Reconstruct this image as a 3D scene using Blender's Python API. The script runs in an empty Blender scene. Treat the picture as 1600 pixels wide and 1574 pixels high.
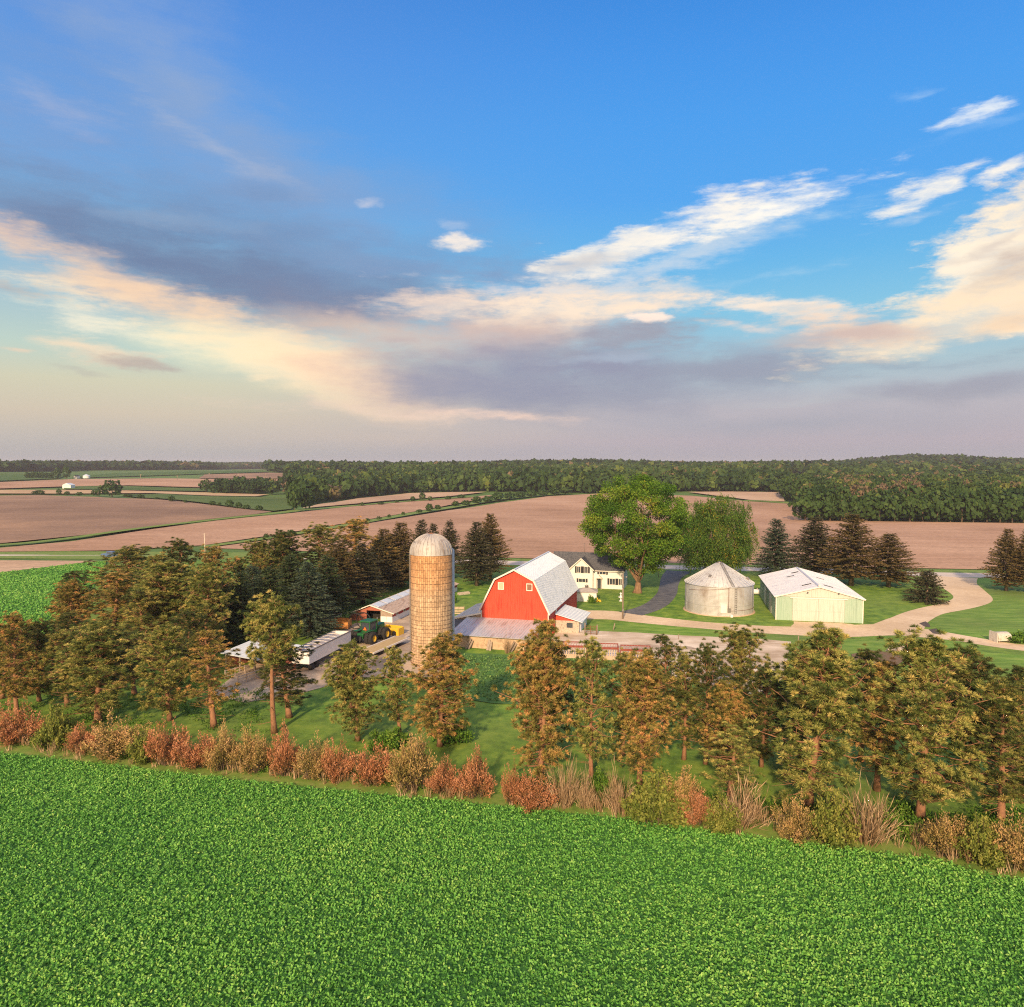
import bpy, bmesh, math, random
import numpy as np
from mathutils import Vector, Matrix
from mathutils.geometry import tessellate_polygon

SC = bpy.context.scene
COL = SC.collection
R = math.radians
# ------------------------------------------------------------------ camera model
F, CX, CY, HZ, CAMZ = 1150.0, 800.0, 787.0, 727.0, 28.0
PITCH = math.atan((CY - HZ) / F)
cp, sp = math.cos(PITCH), math.sin(PITCH)


def smooth(a, b, t):
    t = np.clip((t - a) / (b - a), 0, 1)
    return t * t * (3 - 2 * t)


def hgt(x, y):
    """terrain height: flat farm, rolling fields, wooded ridges on the horizon"""
    D = np.hypot(x, y)
    r = smooth(270, 520, D)
    z = r * (1.5 * np.sin(x / 95 + .6) * np.cos(y / 120) + 1.1 * np.sin((x + y) / 160 + 2))
    z = z + r * 3.5 * np.exp(-(((x + 270) / 110) ** 2 + ((y - 500) / 90) ** 2))
    z = z + 17 * smooth(480, 1500, D)
    z = z + 21 * np.exp(-(((x - 930) / 150) ** 2 + ((y - 1680) / 260) ** 2)) + 7 * np.exp(-(((x - 1350) / 300) ** 2 + ((y - 1780) / 260) ** 2))
    z = z + 2.5 * smooth(900, 1500, D) * np.sin(x / 210 + 1.0) + 1.2 * smooth(900, 1500, D) * np.sin(x / 83 + .4)
    return z


def ray(px, py):
    u, v = px - CX, py - CY
    return np.array([u, F * cp - v * sp, -(F * sp + v * cp)])


def G(px, py):
    """where the line of sight through a photo point meets the terrain"""
    d = ray(px, py)
    d = d / math.hypot(d[0], d[1])
    lo, t = 0.0, 15.0
    while t < 9000:
        if CAMZ + d[2] * t < hgt(d[0] * t, d[1] * t):
            break
        lo = t
        t *= 1.015
    hi = t
    for _ in range(30):
        m = (lo + hi) / 2
        if CAMZ + d[2] * m < hgt(d[0] * m, d[1] * m):
            hi = m
        else:
            lo = m
    return np.array([d[0] * hi, d[1] * hi])


def ZY(px, py, y):
    """height of the photo point (px, py) on the plane at depth y"""
    d = ray(px, py)
    return CAMZ + d[2] * y / d[1]


def proj(x, y, z):
    dz = z - CAMZ
    f = y * cp - dz * sp
    w = y * sp + dz * cp
    return CX + F * x / f, CY - F * w / f


def lin(r, g, b):
    def c(v):
        v /= 255.0
        return v / 12.92 if v <= .04045 else ((v + .055) / 1.055) ** 2.4
    return (c(r), c(g), c(b), 1)


# ------------------------------------------------------------------ materials
def nodes(m):
    m.use_nodes = True
    nt = m.node_tree
    nt.nodes.clear()
    return nt, nt.nodes, nt.links


def ramp(nd, cols, interp='LINEAR'):
    r = nd.new('ShaderNodeValToRGB')
    r.color_ramp.interpolation = interp
    e = r.color_ramp.elements
    while len(e) < len(cols):
        e.new(.5)
    for i, (p, c) in enumerate(cols):
        e[i].position = p
        e[i].color = tuple(c[:3]) + (1,)
    return r


def mat(name, c1, c2=None, scale=1.0, rough=.8, metal=0.0, bump=0.0, stretch=(1, 1, 1), spec=.3, c3=None, detail=8, lo=.35, hi=.65, big=None, rot=0):
    """weathered surface: two or three real colours mottled by noise"""
    m = bpy.data.materials.new(name)
    nt, nd, lk = nodes(m)
    out = nd.new('ShaderNodeOutputMaterial')
    b = nd.new('ShaderNodeBsdfPrincipled')
    lk.new(b.outputs[0], out.inputs[0])
    b.inputs['Roughness'].default_value = rough
    b.inputs['Metallic'].default_value = metal
    b.inputs['Specular IOR Level'].default_value = spec
    if c2 is None:
        c2 = tuple(v * .8 for v in c1[:3])
    tc = nd.new('ShaderNodeTexCoord')
    mp = nd.new('ShaderNodeMapping')
    mp.inputs['Scale'].default_value = stretch
    mp.inputs['Rotation'].default_value = (0, 0, rot)
    lk.new(tc.outputs['Object'], mp.inputs[0])
    n = nd.new('ShaderNodeTexNoise')
    n.inputs['Scale'].default_value = scale
    n.inputs['Detail'].default_value = detail
    n.inputs['Roughness'].default_value = .65
    lk.new(mp.outputs[0], n.inputs['Vector'])
    cols = [(lo, c1), (hi, c2)]
    if c3 is not None:
        cols = [(lo, c1), ((lo + hi) / 2, c2), (hi, c3)]
    r = ramp(nd, cols)
    lk.new(n.outputs[0], r.inputs[0])
    colour = r.outputs[0]
    if big:
        n2 = nd.new('ShaderNodeTexNoise')
        n2.inputs['Scale'].default_value = big[0]
        n2.inputs['Detail'].default_value = 4
        lk.new(tc.outputs['Object'], n2.inputs['Vector'])
        r2 = ramp(nd, [(.35, (0, 0, 0)), (.65, (1, 1, 1))])
        lk.new(n2.outputs[0], r2.inputs[0])
        mx = nd.new('ShaderNodeMix')
        mx.data_type = 'RGBA'
        mx.inputs[0].default_value = 0
        ml = nd.new('ShaderNodeMath')
        ml.operation = 'MULTIPLY'
        ml.inputs[1].default_value = big[2]
        lk.new(r2.outputs[0], ml.inputs[0])
        lk.new(ml.outputs[0], mx.inputs[0])
        lk.new(colour, mx.inputs[6])
        mx.inputs[7].default_value = tuple(big[1][:3]) + (1,)
        colour = mx.outputs[2]
    lk.new(colour, b.inputs['Base Color'])
    if bump:
        bp = nd.new('ShaderNodeBump')
        bp.inputs['Strength'].default_value = bump
        bp.inputs['Distance'].default_value = .1
        lk.new(n.outputs[0], bp.inputs['Height'])
        lk.new(bp.outputs[0], b.inputs['Normal'])
    return m


def leafmat(name, cols, trans=.25, rough=.6, spec=.15, patch=None):
    """foliage: colour per leaf from the 'tint' attribute, some light passing through"""
    m = bpy.data.materials.new(name)
    nt, nd, lk = nodes(m)
    out = nd.new('ShaderNodeOutputMaterial')
    at = nd.new('ShaderNodeAttribute')
    at.attribute_name = 'tint'
    r = ramp(nd, cols)
    lk.new(at.outputs['Fac'], r.inputs[0])
    b = nd.new('ShaderNodeBsdfPrincipled')
    b.inputs['Roughness'].default_value = rough
    b.inputs['Specular IOR Level'].default_value = spec
    colour = r.outputs[0]
    if patch:
        tc = nd.new('ShaderNodeTexCoord')
        n = nd.new('ShaderNodeTexNoise')
        n.inputs['Scale'].default_value = patch[0]
        n.inputs['Detail'].default_value = 3
        lk.new(tc.outputs['Object'], n.inputs['Vector'])
        rr = ramp(nd, [(.4, (1, 1, 1)), (.62, patch[1])])
        lk.new(n.outputs[0], rr.inputs[0])
        mx = nd.new('ShaderNodeMix')
        mx.data_type = 'RGBA'
        mx.blend_type = 'MULTIPLY'
        mx.inputs[0].default_value = 1
        lk.new(colour, mx.inputs[6])
        lk.new(rr.outputs[0], mx.inputs[7])
        colour = mx.outputs[2]
    lk.new(colour, b.inputs['Base Color'])
    t = nd.new('ShaderNodeBsdfTranslucent')
    lk.new(colour, t.inputs['Color'])
    mix = nd.new('ShaderNodeMixShader')
    mix.inputs[0].default_value = trans
    lk.new(b.outputs[0], mix.inputs[1])
    lk.new(t.outputs[0], mix.inputs[2])
    lk.new(mix.outputs[0], out.inputs[0])
    return m


def fieldmat(name, c1, c2, c3, ang, period, rowstr=.35, big=.012):
    """bare or stubble field: worked rows, soil mottling, damp patches"""
    m = bpy.data.materials.new(name)
    nt, nd, lk = nodes(m)
    out = nd.new('ShaderNodeOutputMaterial')
    b = nd.new('ShaderNodeBsdfPrincipled')
    b.inputs['Roughness'].default_value = .95
    b.inputs['Specular IOR Level'].default_value = .1
    lk.new(b.outputs[0], out.inputs[0])
    tc = nd.new('ShaderNodeTexCoord')
    mp = nd.new('ShaderNodeMapping')
    mp.inputs['Rotation'].default_value = (0, 0, ang)
    lk.new(tc.outputs['Object'], mp.inputs[0])
    n1 = nd.new('ShaderNodeTexNoise')
    n1.inputs['Scale'].default_value = big
    n1.inputs['Detail'].default_value = 6
    n1.inputs['Roughness'].default_value = .6
    lk.new(mp.outputs[0], n1.inputs['Vector'])
    r1 = ramp(nd, [(.3, c1), (.5, c2), (.68, c3)])
    lk.new(n1.outputs[0], r1.inputs[0])
    ms = nd.new('ShaderNodeMapping')
    ms.inputs['Scale'].default_value = (.015, 1, 1)
    lk.new(mp.outputs[0], ms.inputs[0])
    n2 = nd.new('ShaderNodeTexNoise')
    n2.inputs['Scale'].default_value = 1.0 / period
    n2.inputs['Detail'].default_value = 5
    n2.inputs['Roughness'].default_value = .75
    lk.new(ms.outputs[0], n2.inputs['Vector'])
    n3 = nd.new('ShaderNodeTexNoise')
    n3.inputs['Scale'].default_value = .6
    n3.inputs['Detail'].default_value = 6
    n3.inputs['Roughness'].default_value = .8
    lk.new(mp.outputs[0], n3.inputs['Vector'])
    ad = nd.new('ShaderNodeMath')
    ad.operation = 'ADD'
    lk.new(n2.outputs[0], ad.inputs[0])
    lk.new(n3.outputs[0], ad.inputs[1])
    r2 = ramp(nd, [(.36, (1 - rowstr * 1.3,) * 3), (.64, (1 + rowstr * .7,) * 3)])
    hf = nd.new('ShaderNodeMath')
    hf.operation = 'MULTIPLY'
    hf.inputs[1].default_value = .5
    lk.new(ad.outputs[0], hf.inputs[0])
    lk.new(hf.outputs[0], r2.inputs[0])
    mx = nd.new('ShaderNodeMix')
    mx.data_type = 'RGBA'
    mx.blend_type = 'MULTIPLY'
    mx.inputs[0].default_value = 1
    lk.new(r1.outputs[0], mx.inputs[6])
    lk.new(r2.outputs[0], mx.inputs[7])
    lk.new(mx.outputs[2], b.inputs['Base Color'])
    bp = nd.new('ShaderNodeBump')
    bp.inputs['Strength'].default_value = .5
    bp.inputs['Distance'].default_value = .12
    lk.new(hf.outputs[0], bp.inputs['Height'])
    lk.new(bp.outputs[0], b.inputs['Normal'])
    return m


# ------------------------------------------------------------------ mesh helpers
def np_mesh(name, V, Fq, material, tint=None, smooth_=False):
    V = np.asarray(V, dtype=np.float32)
    Fq = np.asarray(Fq, dtype=np.int32)
    m_, k = Fq.shape
    me = bpy.data.meshes.new(name)
    me.vertices.add(len(V))
    me.vertices.foreach_set('co', V.ravel())
    me.loops.add(m_ * k)
    me.loops.foreach_set('vertex_index', Fq.ravel())
    me.polygons.add(m_)
    me.polygons.foreach_set('loop_start', np.arange(0, m_ * k, k, dtype=np.int32))
    if smooth_:
        me.polygons.foreach_set('use_smooth', np.ones(m_, dtype=bool))
    if tint is not None:
        a = me.attributes.new('tint', 'FLOAT', 'POINT')
        a.data.foreach_set('value', np.asarray(tint, dtype=np.float32))
    me.update(calc_edges=True)
    me.materials.append(material)
    return me


def link(name, me, parent=None):
    o = bpy.data.objects.new(name, me)
    COL.objects.link(o)
    if parent is not None:
        o.parent = parent
    return o


def tag(o, label=None, cat=None, group=None, kind=None):
    if label:
        o['label'] = label
    if cat:
        o['category'] = cat
    if group:
        o['group'] = group
    if kind:
        o['kind'] = kind
    return o


def thing(name, label, cat, loc=(0, 0, 0), rz=0.0, group=None):
    o = bpy.data.objects.new(name, None)
    o.empty_display_size = .5
    COL.objects.link(o)
    o.location = loc
    o.rotation_euler = (0, 0, rz)
    return tag(o, label, cat, group)


class MB:
    """collects shapes and links them as one mesh object"""

    def __init__(self):
        self.v, self.f, self.sm = [], [], []

    def add(self, vs, fs, sm=False):
        o = len(self.v)
        self.v += [tuple(p) for p in vs]
        self.f += [tuple(i + o for i in q) for q in fs]
        self.sm += [sm] * len(fs)
        return self

    def box(self, x0, x1, y0, y1, z0, z1):
        vs = [(x, y, z) for z in (z0, z1) for y in (y0, y1) for x in (x0, x1)]
        return self.add(vs, [(0, 2, 3, 1), (4, 5, 7, 6), (0, 1, 5, 4), (2, 6, 7, 3), (0, 4, 6, 2), (1, 3, 7, 5)])

    def slab(self, quad, t):
        """a plate: four corners (counter-clockwise from above) given thickness t downward along its normal"""
        q = [Vector(p) for p in quad]
        n = (q[1] - q[0]).cross(q[2] - q[0]).normalized()
        vs = [p for p in q] + [p - n * t for p in q]
        return self.add(vs, [(0, 1, 2, 3), (7, 6, 5, 4), (0, 4, 5, 1), (1, 5, 6, 2), (2, 6, 7, 3), (3, 7, 4, 0)])

    def bar(self, a, b, w, h=None):
        a, b = Vector(a), Vector(b)
        h = h or w
        d = (b - a).normalized()
        up = Vector((0, 0, 1)) if abs(d.z) < .9 else Vector((0, 1, 0))
        s = d.cross(up).normalized()
        u = s.cross(d).normalized()
        vs = []
        for p in (a, b):
            for i, j in ((-1, -1), (1, -1), (1, 1), (-1, 1)):
                vs.append(p + s * (i * w / 2) + u * (j * h / 2))
        return self.add(vs, [(3, 2, 1, 0), (4, 5, 6, 7), (0, 1, 5, 4), (1, 2, 6, 5), (2, 3, 7, 6), (3, 0, 4, 7)])

    def tube(self, pts, rads, n=8, cap=True):
        pts = [Vector(p) for p in pts]
        if not hasattr(rads, '__len__'):
            rads = [rads] * len(pts)
        vs, fs = [], []
        for i, p in enumerate(pts):
            d = (pts[min(i + 1, len(pts) - 1)] - pts[max(i - 1, 0)]).normalized()
            up = Vector((0, 0, 1)) if abs(d.z) < .8 else Vector((0, 1, 0))
            s = d.cross(up).normalized()
            u = s.cross(d).normalized()
            for k in range(n):
                a = 2 * math.pi * k / n
                vs.append(p + (s * math.cos(a) + u * math.sin(a)) * rads[i])
        for i in range(len(pts) - 1):
            for k in range(n):
                k2 = (k + 1) % n
                fs.append((i * n + k, i * n + k2, (i + 1) * n + k2, (i + 1) * n + k))
        if cap:
            fs.append(tuple(range(n - 1, -1, -1)))
            fs.append(tuple(range((len(pts) - 1) * n, len(pts) * n)))
        return self.add(vs, fs, True)

    def lathe(self, prof, c=(0, 0, 0), n=48, ax='z', a0=0.0, a1=2 * math.pi, sm=True):
        """revolve (radius, height) pairs"""
        vs, fs = [], []
        full = abs(a1 - a0 - 2 * math.pi) < 1e-6
        cnt = n if full else n + 1
        for r, z in prof:
            for k in range(cnt):
                a = a0 + (a1 - a0) * k / n
                x, y = r * math.cos(a), r * math.sin(a)
                p = (x, y, z) if ax == 'z' else ((z, x, y) if ax == 'x' else (x, z, y))
                vs.append((p[0] + c[0], p[1] + c[1], p[2] + c[2]))
        for i in range(len(prof) - 1):
            for k in range(n):
                k2 = (k + 1) % cnt
                fs.append((i * cnt + k, i * cnt + k2, (i + 1) * cnt + k2, (i + 1) * cnt + k))
        return self.add(vs, fs, sm)

    def torus(self, c, r, t, ax='y', n=28, m=6):
        vs, fs = [], []
        for i in range(n):
            a = 2 * math.pi * i / n
            for j in range(m):
                b = 2 * math.pi * j / m
                q, h = r + t * math.cos(b), t * math.sin(b)
                x, y = q * math.cos(a), q * math.sin(a)
                p = (x, y, h) if ax == 'z' else ((h, x, y) if ax == 'x' else (x, h, y))
                vs.append((p[0] + c[0], p[1] + c[1], p[2] + c[2]))
        for i in range(n):
            for j in range(m):
                i2, j2 = (i + 1) % n, (j + 1) % m
                fs.append((i * m + j, i2 * m + j, i2 * m + j2, i * m + j2))
        return self.add(vs, fs, True)

    def prism(self, poly, y0, y1):
        """outline in (x, z) pushed along y"""
        n = len(poly)
        vs = [(p[0], y0, p[1]) for p in poly] + [(p[0], y1, p[1]) for p in poly]
        fs = [tuple(range(n)), tuple(range(2 * n - 1, n - 1, -1))]
        for i in range(n):
            j = (i + 1) % n
            fs.append((j, i, i + n, j + n))
        return self.add(vs, fs)

    def build(self, name, material, parent=None, bevel=0):
        me = bpy.data.meshes.new(name)
        me.from_pydata([tuple(p) for p in self.v], [], self.f)
        me.polygons.foreach_set('use_smooth', self.sm)
        bm = bmesh.new()
        bm.from_mesh(me)
        bmesh.ops.recalc_face_normals(bm, faces=bm.faces)
        bm.to_mesh(me)
        bm.free()
        me.update()
        me.materials.append(material)
        o = link(name, me, parent)
        if bevel:
            b = o.modifiers.new('edge', 'BEVEL')
            b.width = bevel
            b.segments = 2
            b.limit_method = 'ANGLE'
        return o


def ribbed(quad, t, spacing, rib=.05, rh=.035):
    """metal roof plate with raised ribs running from edge 0-1 to edge 3-2"""
    mb = MB()
    mb.slab(quad, t)
    q = [Vector(p) for p in quad]
    n = (q[1] - q[0]).cross(q[2] - q[0]).normalized()
    L = (q[1] - q[0]).length
    k = max(2, int(L / spacing))
    for i in range(k + 1):
        f = min(max(i / k, .004), .996)
        a = q[0].lerp(q[1], f) + n * (rh / 2)
        b = q[3].lerp(q[2], f) + n * (rh / 2)
        d = (b - a).normalized()
        s = d.cross(n).normalized() * rib / 2
        u = n * rh / 2
        vs = [a - s - u, a + s - u, a + s * .5 + u, a - s * .5 + u, b - s - u, b + s - u, b + s * .5 + u, b - s * .5 + u]
        mb.add(vs, [(0, 1, 2, 3), (7, 6, 5, 4), (1, 5, 6, 2), (2, 6, 7, 3), (3, 7, 4, 0)])
    return mb


# ------------------------------------------------------------------ foliage helpers
def unit(a):
    return a / (np.linalg.norm(a, axis=-1, keepdims=True) + 1e-9)


def kites(B, Dn, L, W, rng, fold=.25):
    """leaf-shaped quads: base, left, tip, right"""
    n = len(B)
    Dn = unit(Dn)
    side = unit(np.cross(Dn, unit(rng.normal(size=(n, 3)))))
    nor = np.cross(side, Dn)
    L = np.broadcast_to(np.asarray(L, float), (n,))[:, None]
    W = np.broadcast_to(np.asarray(W, float), (n,))[:, None]
    mid = B + Dn * L * .5 + nor * W * fold
    V = np.stack([B, mid - side * W * .5, B + Dn * L, mid + side * W * .5], 1).reshape(-1, 3)
    Fq = np.arange(4 * n, dtype=np.int32).reshape(n, 4)
    return V, Fq


def leaf_obj_mesh(name, parts, material):
    V = np.concatenate([p[0] for p in parts])
    Fq, o = [], 0
    for p in parts:
        Fq.append(p[1] + o)
        o += len(p[0])
    T = np.concatenate([np.repeat(p[2], 4) for p in parts])
    return np_mesh(name, V, np.concatenate(Fq), material, T)

SKY_N, SKY_C, HAZE, EXPO = 0.01, 0.73, 0.0001, 0.44
# ------------------------------------------------------------------ foliage colours
LEAF = {
    'pine_gold': leafmat('pine_needles_gold', [(0, (.045, .075, .02)), (.35, (.17, .21, .05)), (.7, (.40, .39, .11)), (1, (.60, .47, .16))], .14),
    'pine_rust': leafmat('pine_needles_rust', [(0, (.055, .075, .02)), (.35, (.22, .205, .05)), (.7, (.50, .35, .11)), (1, (.68, .34, .14))], .14),
    'pine_olive': leafmat('pine_needles_olive', [(0, (.042, .068, .02)), (.4, (.15, .18, .045)), (.75, (.34, .31, .085)), (1, (.50, .38, .12))], .14),
    'pine_dark': leafmat('pine_needles_dark', [(0, (.035, .058, .019)), (.5, (.085, .115, .034)), (.85, (.18, .18, .05)), (1, (.28, .22, .07))], .14),
    'spruce_green': leafmat('spruce_needles', [(0, (.024, .046, .02)), (.6, (.052, .085, .034)), (1, (.11, .13, .045))]),
    'spruce_blue': leafmat('spruce_needles_blue', [(0, (.028, .048, .032)), (.6, (.06, .094, .06)), (1, (.11, .14, .085))]),
    'spruce_brown': leafmat('spruce_needles_brown', [(0, (.045, .047, .02)), (.5, (.105, .09, .036)), (1, (.21, .13, .05))]),
    'spruce_dim': leafmat('spruce_needles_dim', [(0, (.03, .038, .021)), (.6, (.063, .067, .035)), (1, (.12, .10, .045))]),
    'leaf_tree': leafmat('broad_leaves', [(0, (.035, .10, .010)), (.5, (.10, .21, .02)), (.85, (.20, .28, .032)), (1, (.32, .28, .03))], .22),
    'leaf_willow': leafmat('willow_leaves', [(0, (.03, .085, .014)), (.5, (.08, .165, .025)), (.85, (.16, .22, .034)), (1, (.36, .27, .03))], .22),
    'wood': leafmat('woodland_leaves', [(0, (.018, .045, .012)), (.45, (.046, .092, .022)), (.7, (.10, .15, .03)), (.84, (.17, .19, .04)), (.9, (.13, .11, .055)), (1, (.19, .135, .08))], .2),
    'bush_red': leafmat('rust_red_leaves', [(0, (.09, .07, .024)), (.3, (.24, .15, .055)), (.62, (.50, .21, .10)), (1, (.68, .36, .20))], .3),
    'bush_olive': leafmat('olive_leaves', [(0, (.07, .085, .024)), (.35, (.24, .21, .06)), (.7, (.52, .36, .14)), (1, (.66, .42, .21))], .3),
    'bush_green': leafmat('bright_green_leaves', [(0, (.06, .10, .018)), (.5, (.17, .22, .04)), (1, (.34, .34, .08))], .3),
    'straw': leafmat('dry_stems', [(0, (.22, .14, .075)), (.5, (.46, .32, .19)), (1, (.64, .48, .32))], .15),
    'under': leafmat('undergrowth_leaves', [(0, (.03, .085, .012)), (.5, (.09, .21, .024)), (1, (.22, .34, .05))], .3),
    'crop': leafmat('crop_leaves', [(0, (.055, .18, .035)), (.45, (.135, .40, .07)), (.8, (.28, .57, .11)), (1, (.42, .64, .16))], .3, .5, .25),
    'clover': leafmat('clover_leaves', [(0, (.06, .15, .045)), (.5, (.14, .28, .08)), (1, (.25, .40, .12))], .3),
}
BARK = mat('pine_bark', (.20, .095, .05), (.33, .17, .095), 6, .95, bump=.6, stretch=(1, 1, .3), c3=(.16, .09, .06))
BARK_GREY = mat('grey_bark', (.12, .085, .06), (.21, .15, .11), 6, .95, bump=.6, stretch=(1, 1, .3))
BARK_BIG = mat('furrowed_bark', (.14, .085, .05), (.30, .19, .11), 3, .95, bump=.9, stretch=(1, 1, .25))


def pine(seed, H=12.5, Rm=3.2, start=.22, nb=44, dens=1.0, lean=.3, fork=False, top_heavy=0.0, bare=6):
    """open-grown pine: limbs carrying round tufts of needles"""
    rng = np.random.default_rng(seed)
    mb = MB()
    ns = 11
    ph = rng.uniform(0, 6.28)
    P = []
    for i in range(ns):
        t = i / (ns - 1)
        P.append(np.array([lean * t * math.cos(ph) + .22 * math.sin(3.1 * t + ph), lean * t * math.sin(ph) + .22 * math.sin(2.3 * t + ph * 2) - .22 * math.sin(ph * 2), H * .96 * t]))
    rad = [.24 * (1 - .82 * i / (ns - 1)) + (.07 if i == 0 else 0) for i in range(ns)]
    mb.tube(P, rad, 8)
    stems = [(P, 1.0)]
    if fork:
        b = P[3]
        a2 = ph + 2.2
        Q = [b + np.array([math.cos(a2) * (1.5 * u ** .7), math.sin(a2) * (1.5 * u ** .7), u * H * .55]) for u in np.linspace(0, 1, 7)]
        mb.tube(Q, [.16 * (1 - .8 * i / 6) for i in range(7)], 6)
        stems.append((Q, .7))
    tc, ta, tt = [], [], []
    ga = rng.uniform(0, 6.28)

    def at(P, t):
        q = t * (len(P) - 1)
        i = min(int(q), len(P) - 2)
        return P[i] + (P[i + 1] - P[i]) * (q - i)
    for P_, sc in stems:
        n_ = int(nb * sc * 2.1)
        s0 = start if sc == 1 else .3
        for i in range(n_):
            t = s0 + (1 - s0) * ((i + rng.uniform(.1, .9)) / n_)
            u = (t - s0) / (1 - s0)
            prof = max(.30, math.sqrt(max(0, 1 - u ** 3.2))) * (.66 + .34 * min(1, u * 2.6)) * (.9 + .27 * u)
            L = Rm * sc * prof * rng.uniform(.45, 1.14) * (1 + .16 * math.sin(3 * ga + seed + 5 * u))
            ga += 2.4 + rng.normal() * .35
            b = at(P_, t)
            el = -.15 + 1.0 * u ** 1.5 + rng.normal() * .30
            pts = []
            for k in range(6):
                s = k / 5
                e = el + .35 * s
                pts.append(b + np.array([math.cos(ga) * math.cos(e), math.sin(ga) * math.cos(e), math.sin(e)]) * L * s + np.array([rng.normal(), rng.normal(), 0]) * .06 * L * s)
            r0 = .022 + .013 * L
            mb.tube(pts, [r0 * (1 - .75 * k / 5) for k in range(6)], 5, cap=False)
            nt = int((L * 3.1 + 2) * dens)
            br = rng.uniform(-.2, .2)
            for k in range(nt):
                s = rng.uniform(.18, 1.0) ** .65
                c = at(pts, s)
                sp_ = .14 + .36 * L * .45 * (1.15 - s)
                off = rng.normal(size=3) * np.array([sp_, sp_, sp_ * .85]) + np.array([0, 0, .12])
                c2 = c + off
                if rng.random() < .35:
                    mb.tube([c, c2], [.018, .010], 3, cap=False)
                tc.append(c2)
                ax = unit(unit(pts[-1] - pts[0]) * .7 + unit(off + 1e-6) * .4 + np.array([0, 0, .75]))
                ta.append(ax)
                tt.append(np.clip(.40 + br + rng.normal() * .26, 0, 1))
    for i in range(bare):
        t = rng.uniform(.10, start + .12)
        b = at(P, t)
        a = rng.uniform(0, 6.28)
        L = rng.uniform(.8, 2.0)
        e = rng.uniform(-.35, .5)
        m1 = b + np.array([math.cos(a), math.sin(a), math.sin(e)]) * L * .55
        m2 = m1 + np.array([math.cos(a + .3), math.sin(a + .3), math.sin(e) + .2]) * L * .45
        m3 = m1 + np.array([math.cos(a - .6), math.sin(a - .6), .4]) * L * .3
        mb.tube([b, m1, m2], [.03, .02, .006], 4, cap=False)
        mb.tube([m1, m3], [.015, .005], 3, cap=False)
    tc, ta, tt = np.array(tc), np.array(ta), np.array(tt)
    nbld = 54
    n = len(tc)
    D = unit(unit(rng.normal(size=(n, nbld, 3))) + ta[:, None, :] * .9)
    base = tc[:, None, :] + D * .03
    L = rng.uniform(.20, .35, (n, nbld))
    W = rng.uniform(.028, .044, (n, nbld))
    tint = np.clip(tt[:, None] + rng.normal(size=(n, nbld)) * .12, 0, 1)
    V, Fq = kites(base.reshape(-1, 3), D.reshape(-1, 3), L.ravel(), W.ravel(), rng, .1)
    crown = leaf_obj_mesh('crown', [(V, Fq, tint.ravel())], LEAF['pine_olive'])
    return mb, crown, H, Rm


def spruce(seed, H=12.0, Rm=2.9, start=.07, droop=.25, gap=.33, power=.85, ragged=.2, top=.0):
    """conical spruce: tiers of drooping sprays"""
    rng = np.random.default_rng(seed)
    mb = MB()
    mb.tube([(0, 0, 0), (.05, 0, H * .3), (0, .05, H * .65), (0, 0, H * .985)], [.26, .2, .11, .02], 8)
    Bs, Ds, Ls, Ws, Ts = [], [], [], [], []
    z = start * H
    a0 = 0
    while z < H * .985:
        u = (z / H - start) / (1 - start)
        prof = max(.05, (1 - u) ** power) if top == 0 else max(.10, min(1, (1 - u) ** power * (1 + top)))
        prof *= min(1, .55 + u * 4)
        nbr = 9 if u < .8 else 6
        for k in range(nbr):
            a = a0 + 6.283 * k / nbr + rng.normal() * .22
            L = Rm * prof * (1 + rng.normal() * ragged) + .12
            zz = z + rng.normal() * gap * .35
            e0 = -.05 - droop * (1 - u) + .5 * u + rng.normal() * .08
            d = np.array([math.cos(a), math.sin(a), 0])
            st = max(3, int(L / .2))
            tw = rng.uniform(-.16, .16)
            if L > .8 and rng.random() < .6:
                mb.tube([(0, 0, zz), tuple(d * L * .5 + np.array([0, 0, zz + L * .5 * e0])), tuple(d * L * .93 + np.array([0, 0, zz + L * e0 * .93 + .08 * L]))], [.035, .02, .006], 3, cap=False)
            for s in np.linspace(.18, 1, st):
                p = d * L * s + np.array([0, 0, zz + L * s * e0 + .10 * L * s * s])
                for sgn in (-1, 0, 1):
                    da = a + sgn * rng.uniform(.5, 1.0)
                    Bs.append(p + rng.normal(size=3) * .05)
                    Ds.append(np.array([math.cos(da), math.sin(da), -.28 - .35 * (1 - u) + rng.normal() * .18 + (.25 if s > .9 else 0)]))
                    Ls.append(rng.uniform(.26, .48) * (.75 + .45 * (1 - s) * min(1, L)))
                    Ws.append(rng.uniform(.10, .19))
                    Ts.append(np.clip(.30 + .45 * s * rng.uniform(.5, 1.2) + tw + rng.normal() * .10, 0, 1))
        z += gap * rng.uniform(.75, 1.2) * (1 - .35 * u)
        a0 += .9
    rngk = np.random.default_rng(seed + 1)
    V, Fq = kites(np.array(Bs), np.array(Ds), np.array(Ls), np.array(Ws), rngk, .12)
    crown = leaf_obj_mesh('crown', [(V, Fq, np.array(Ts))], LEAF['spruce_green'])
    return mb, crown, H, Rm


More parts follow.
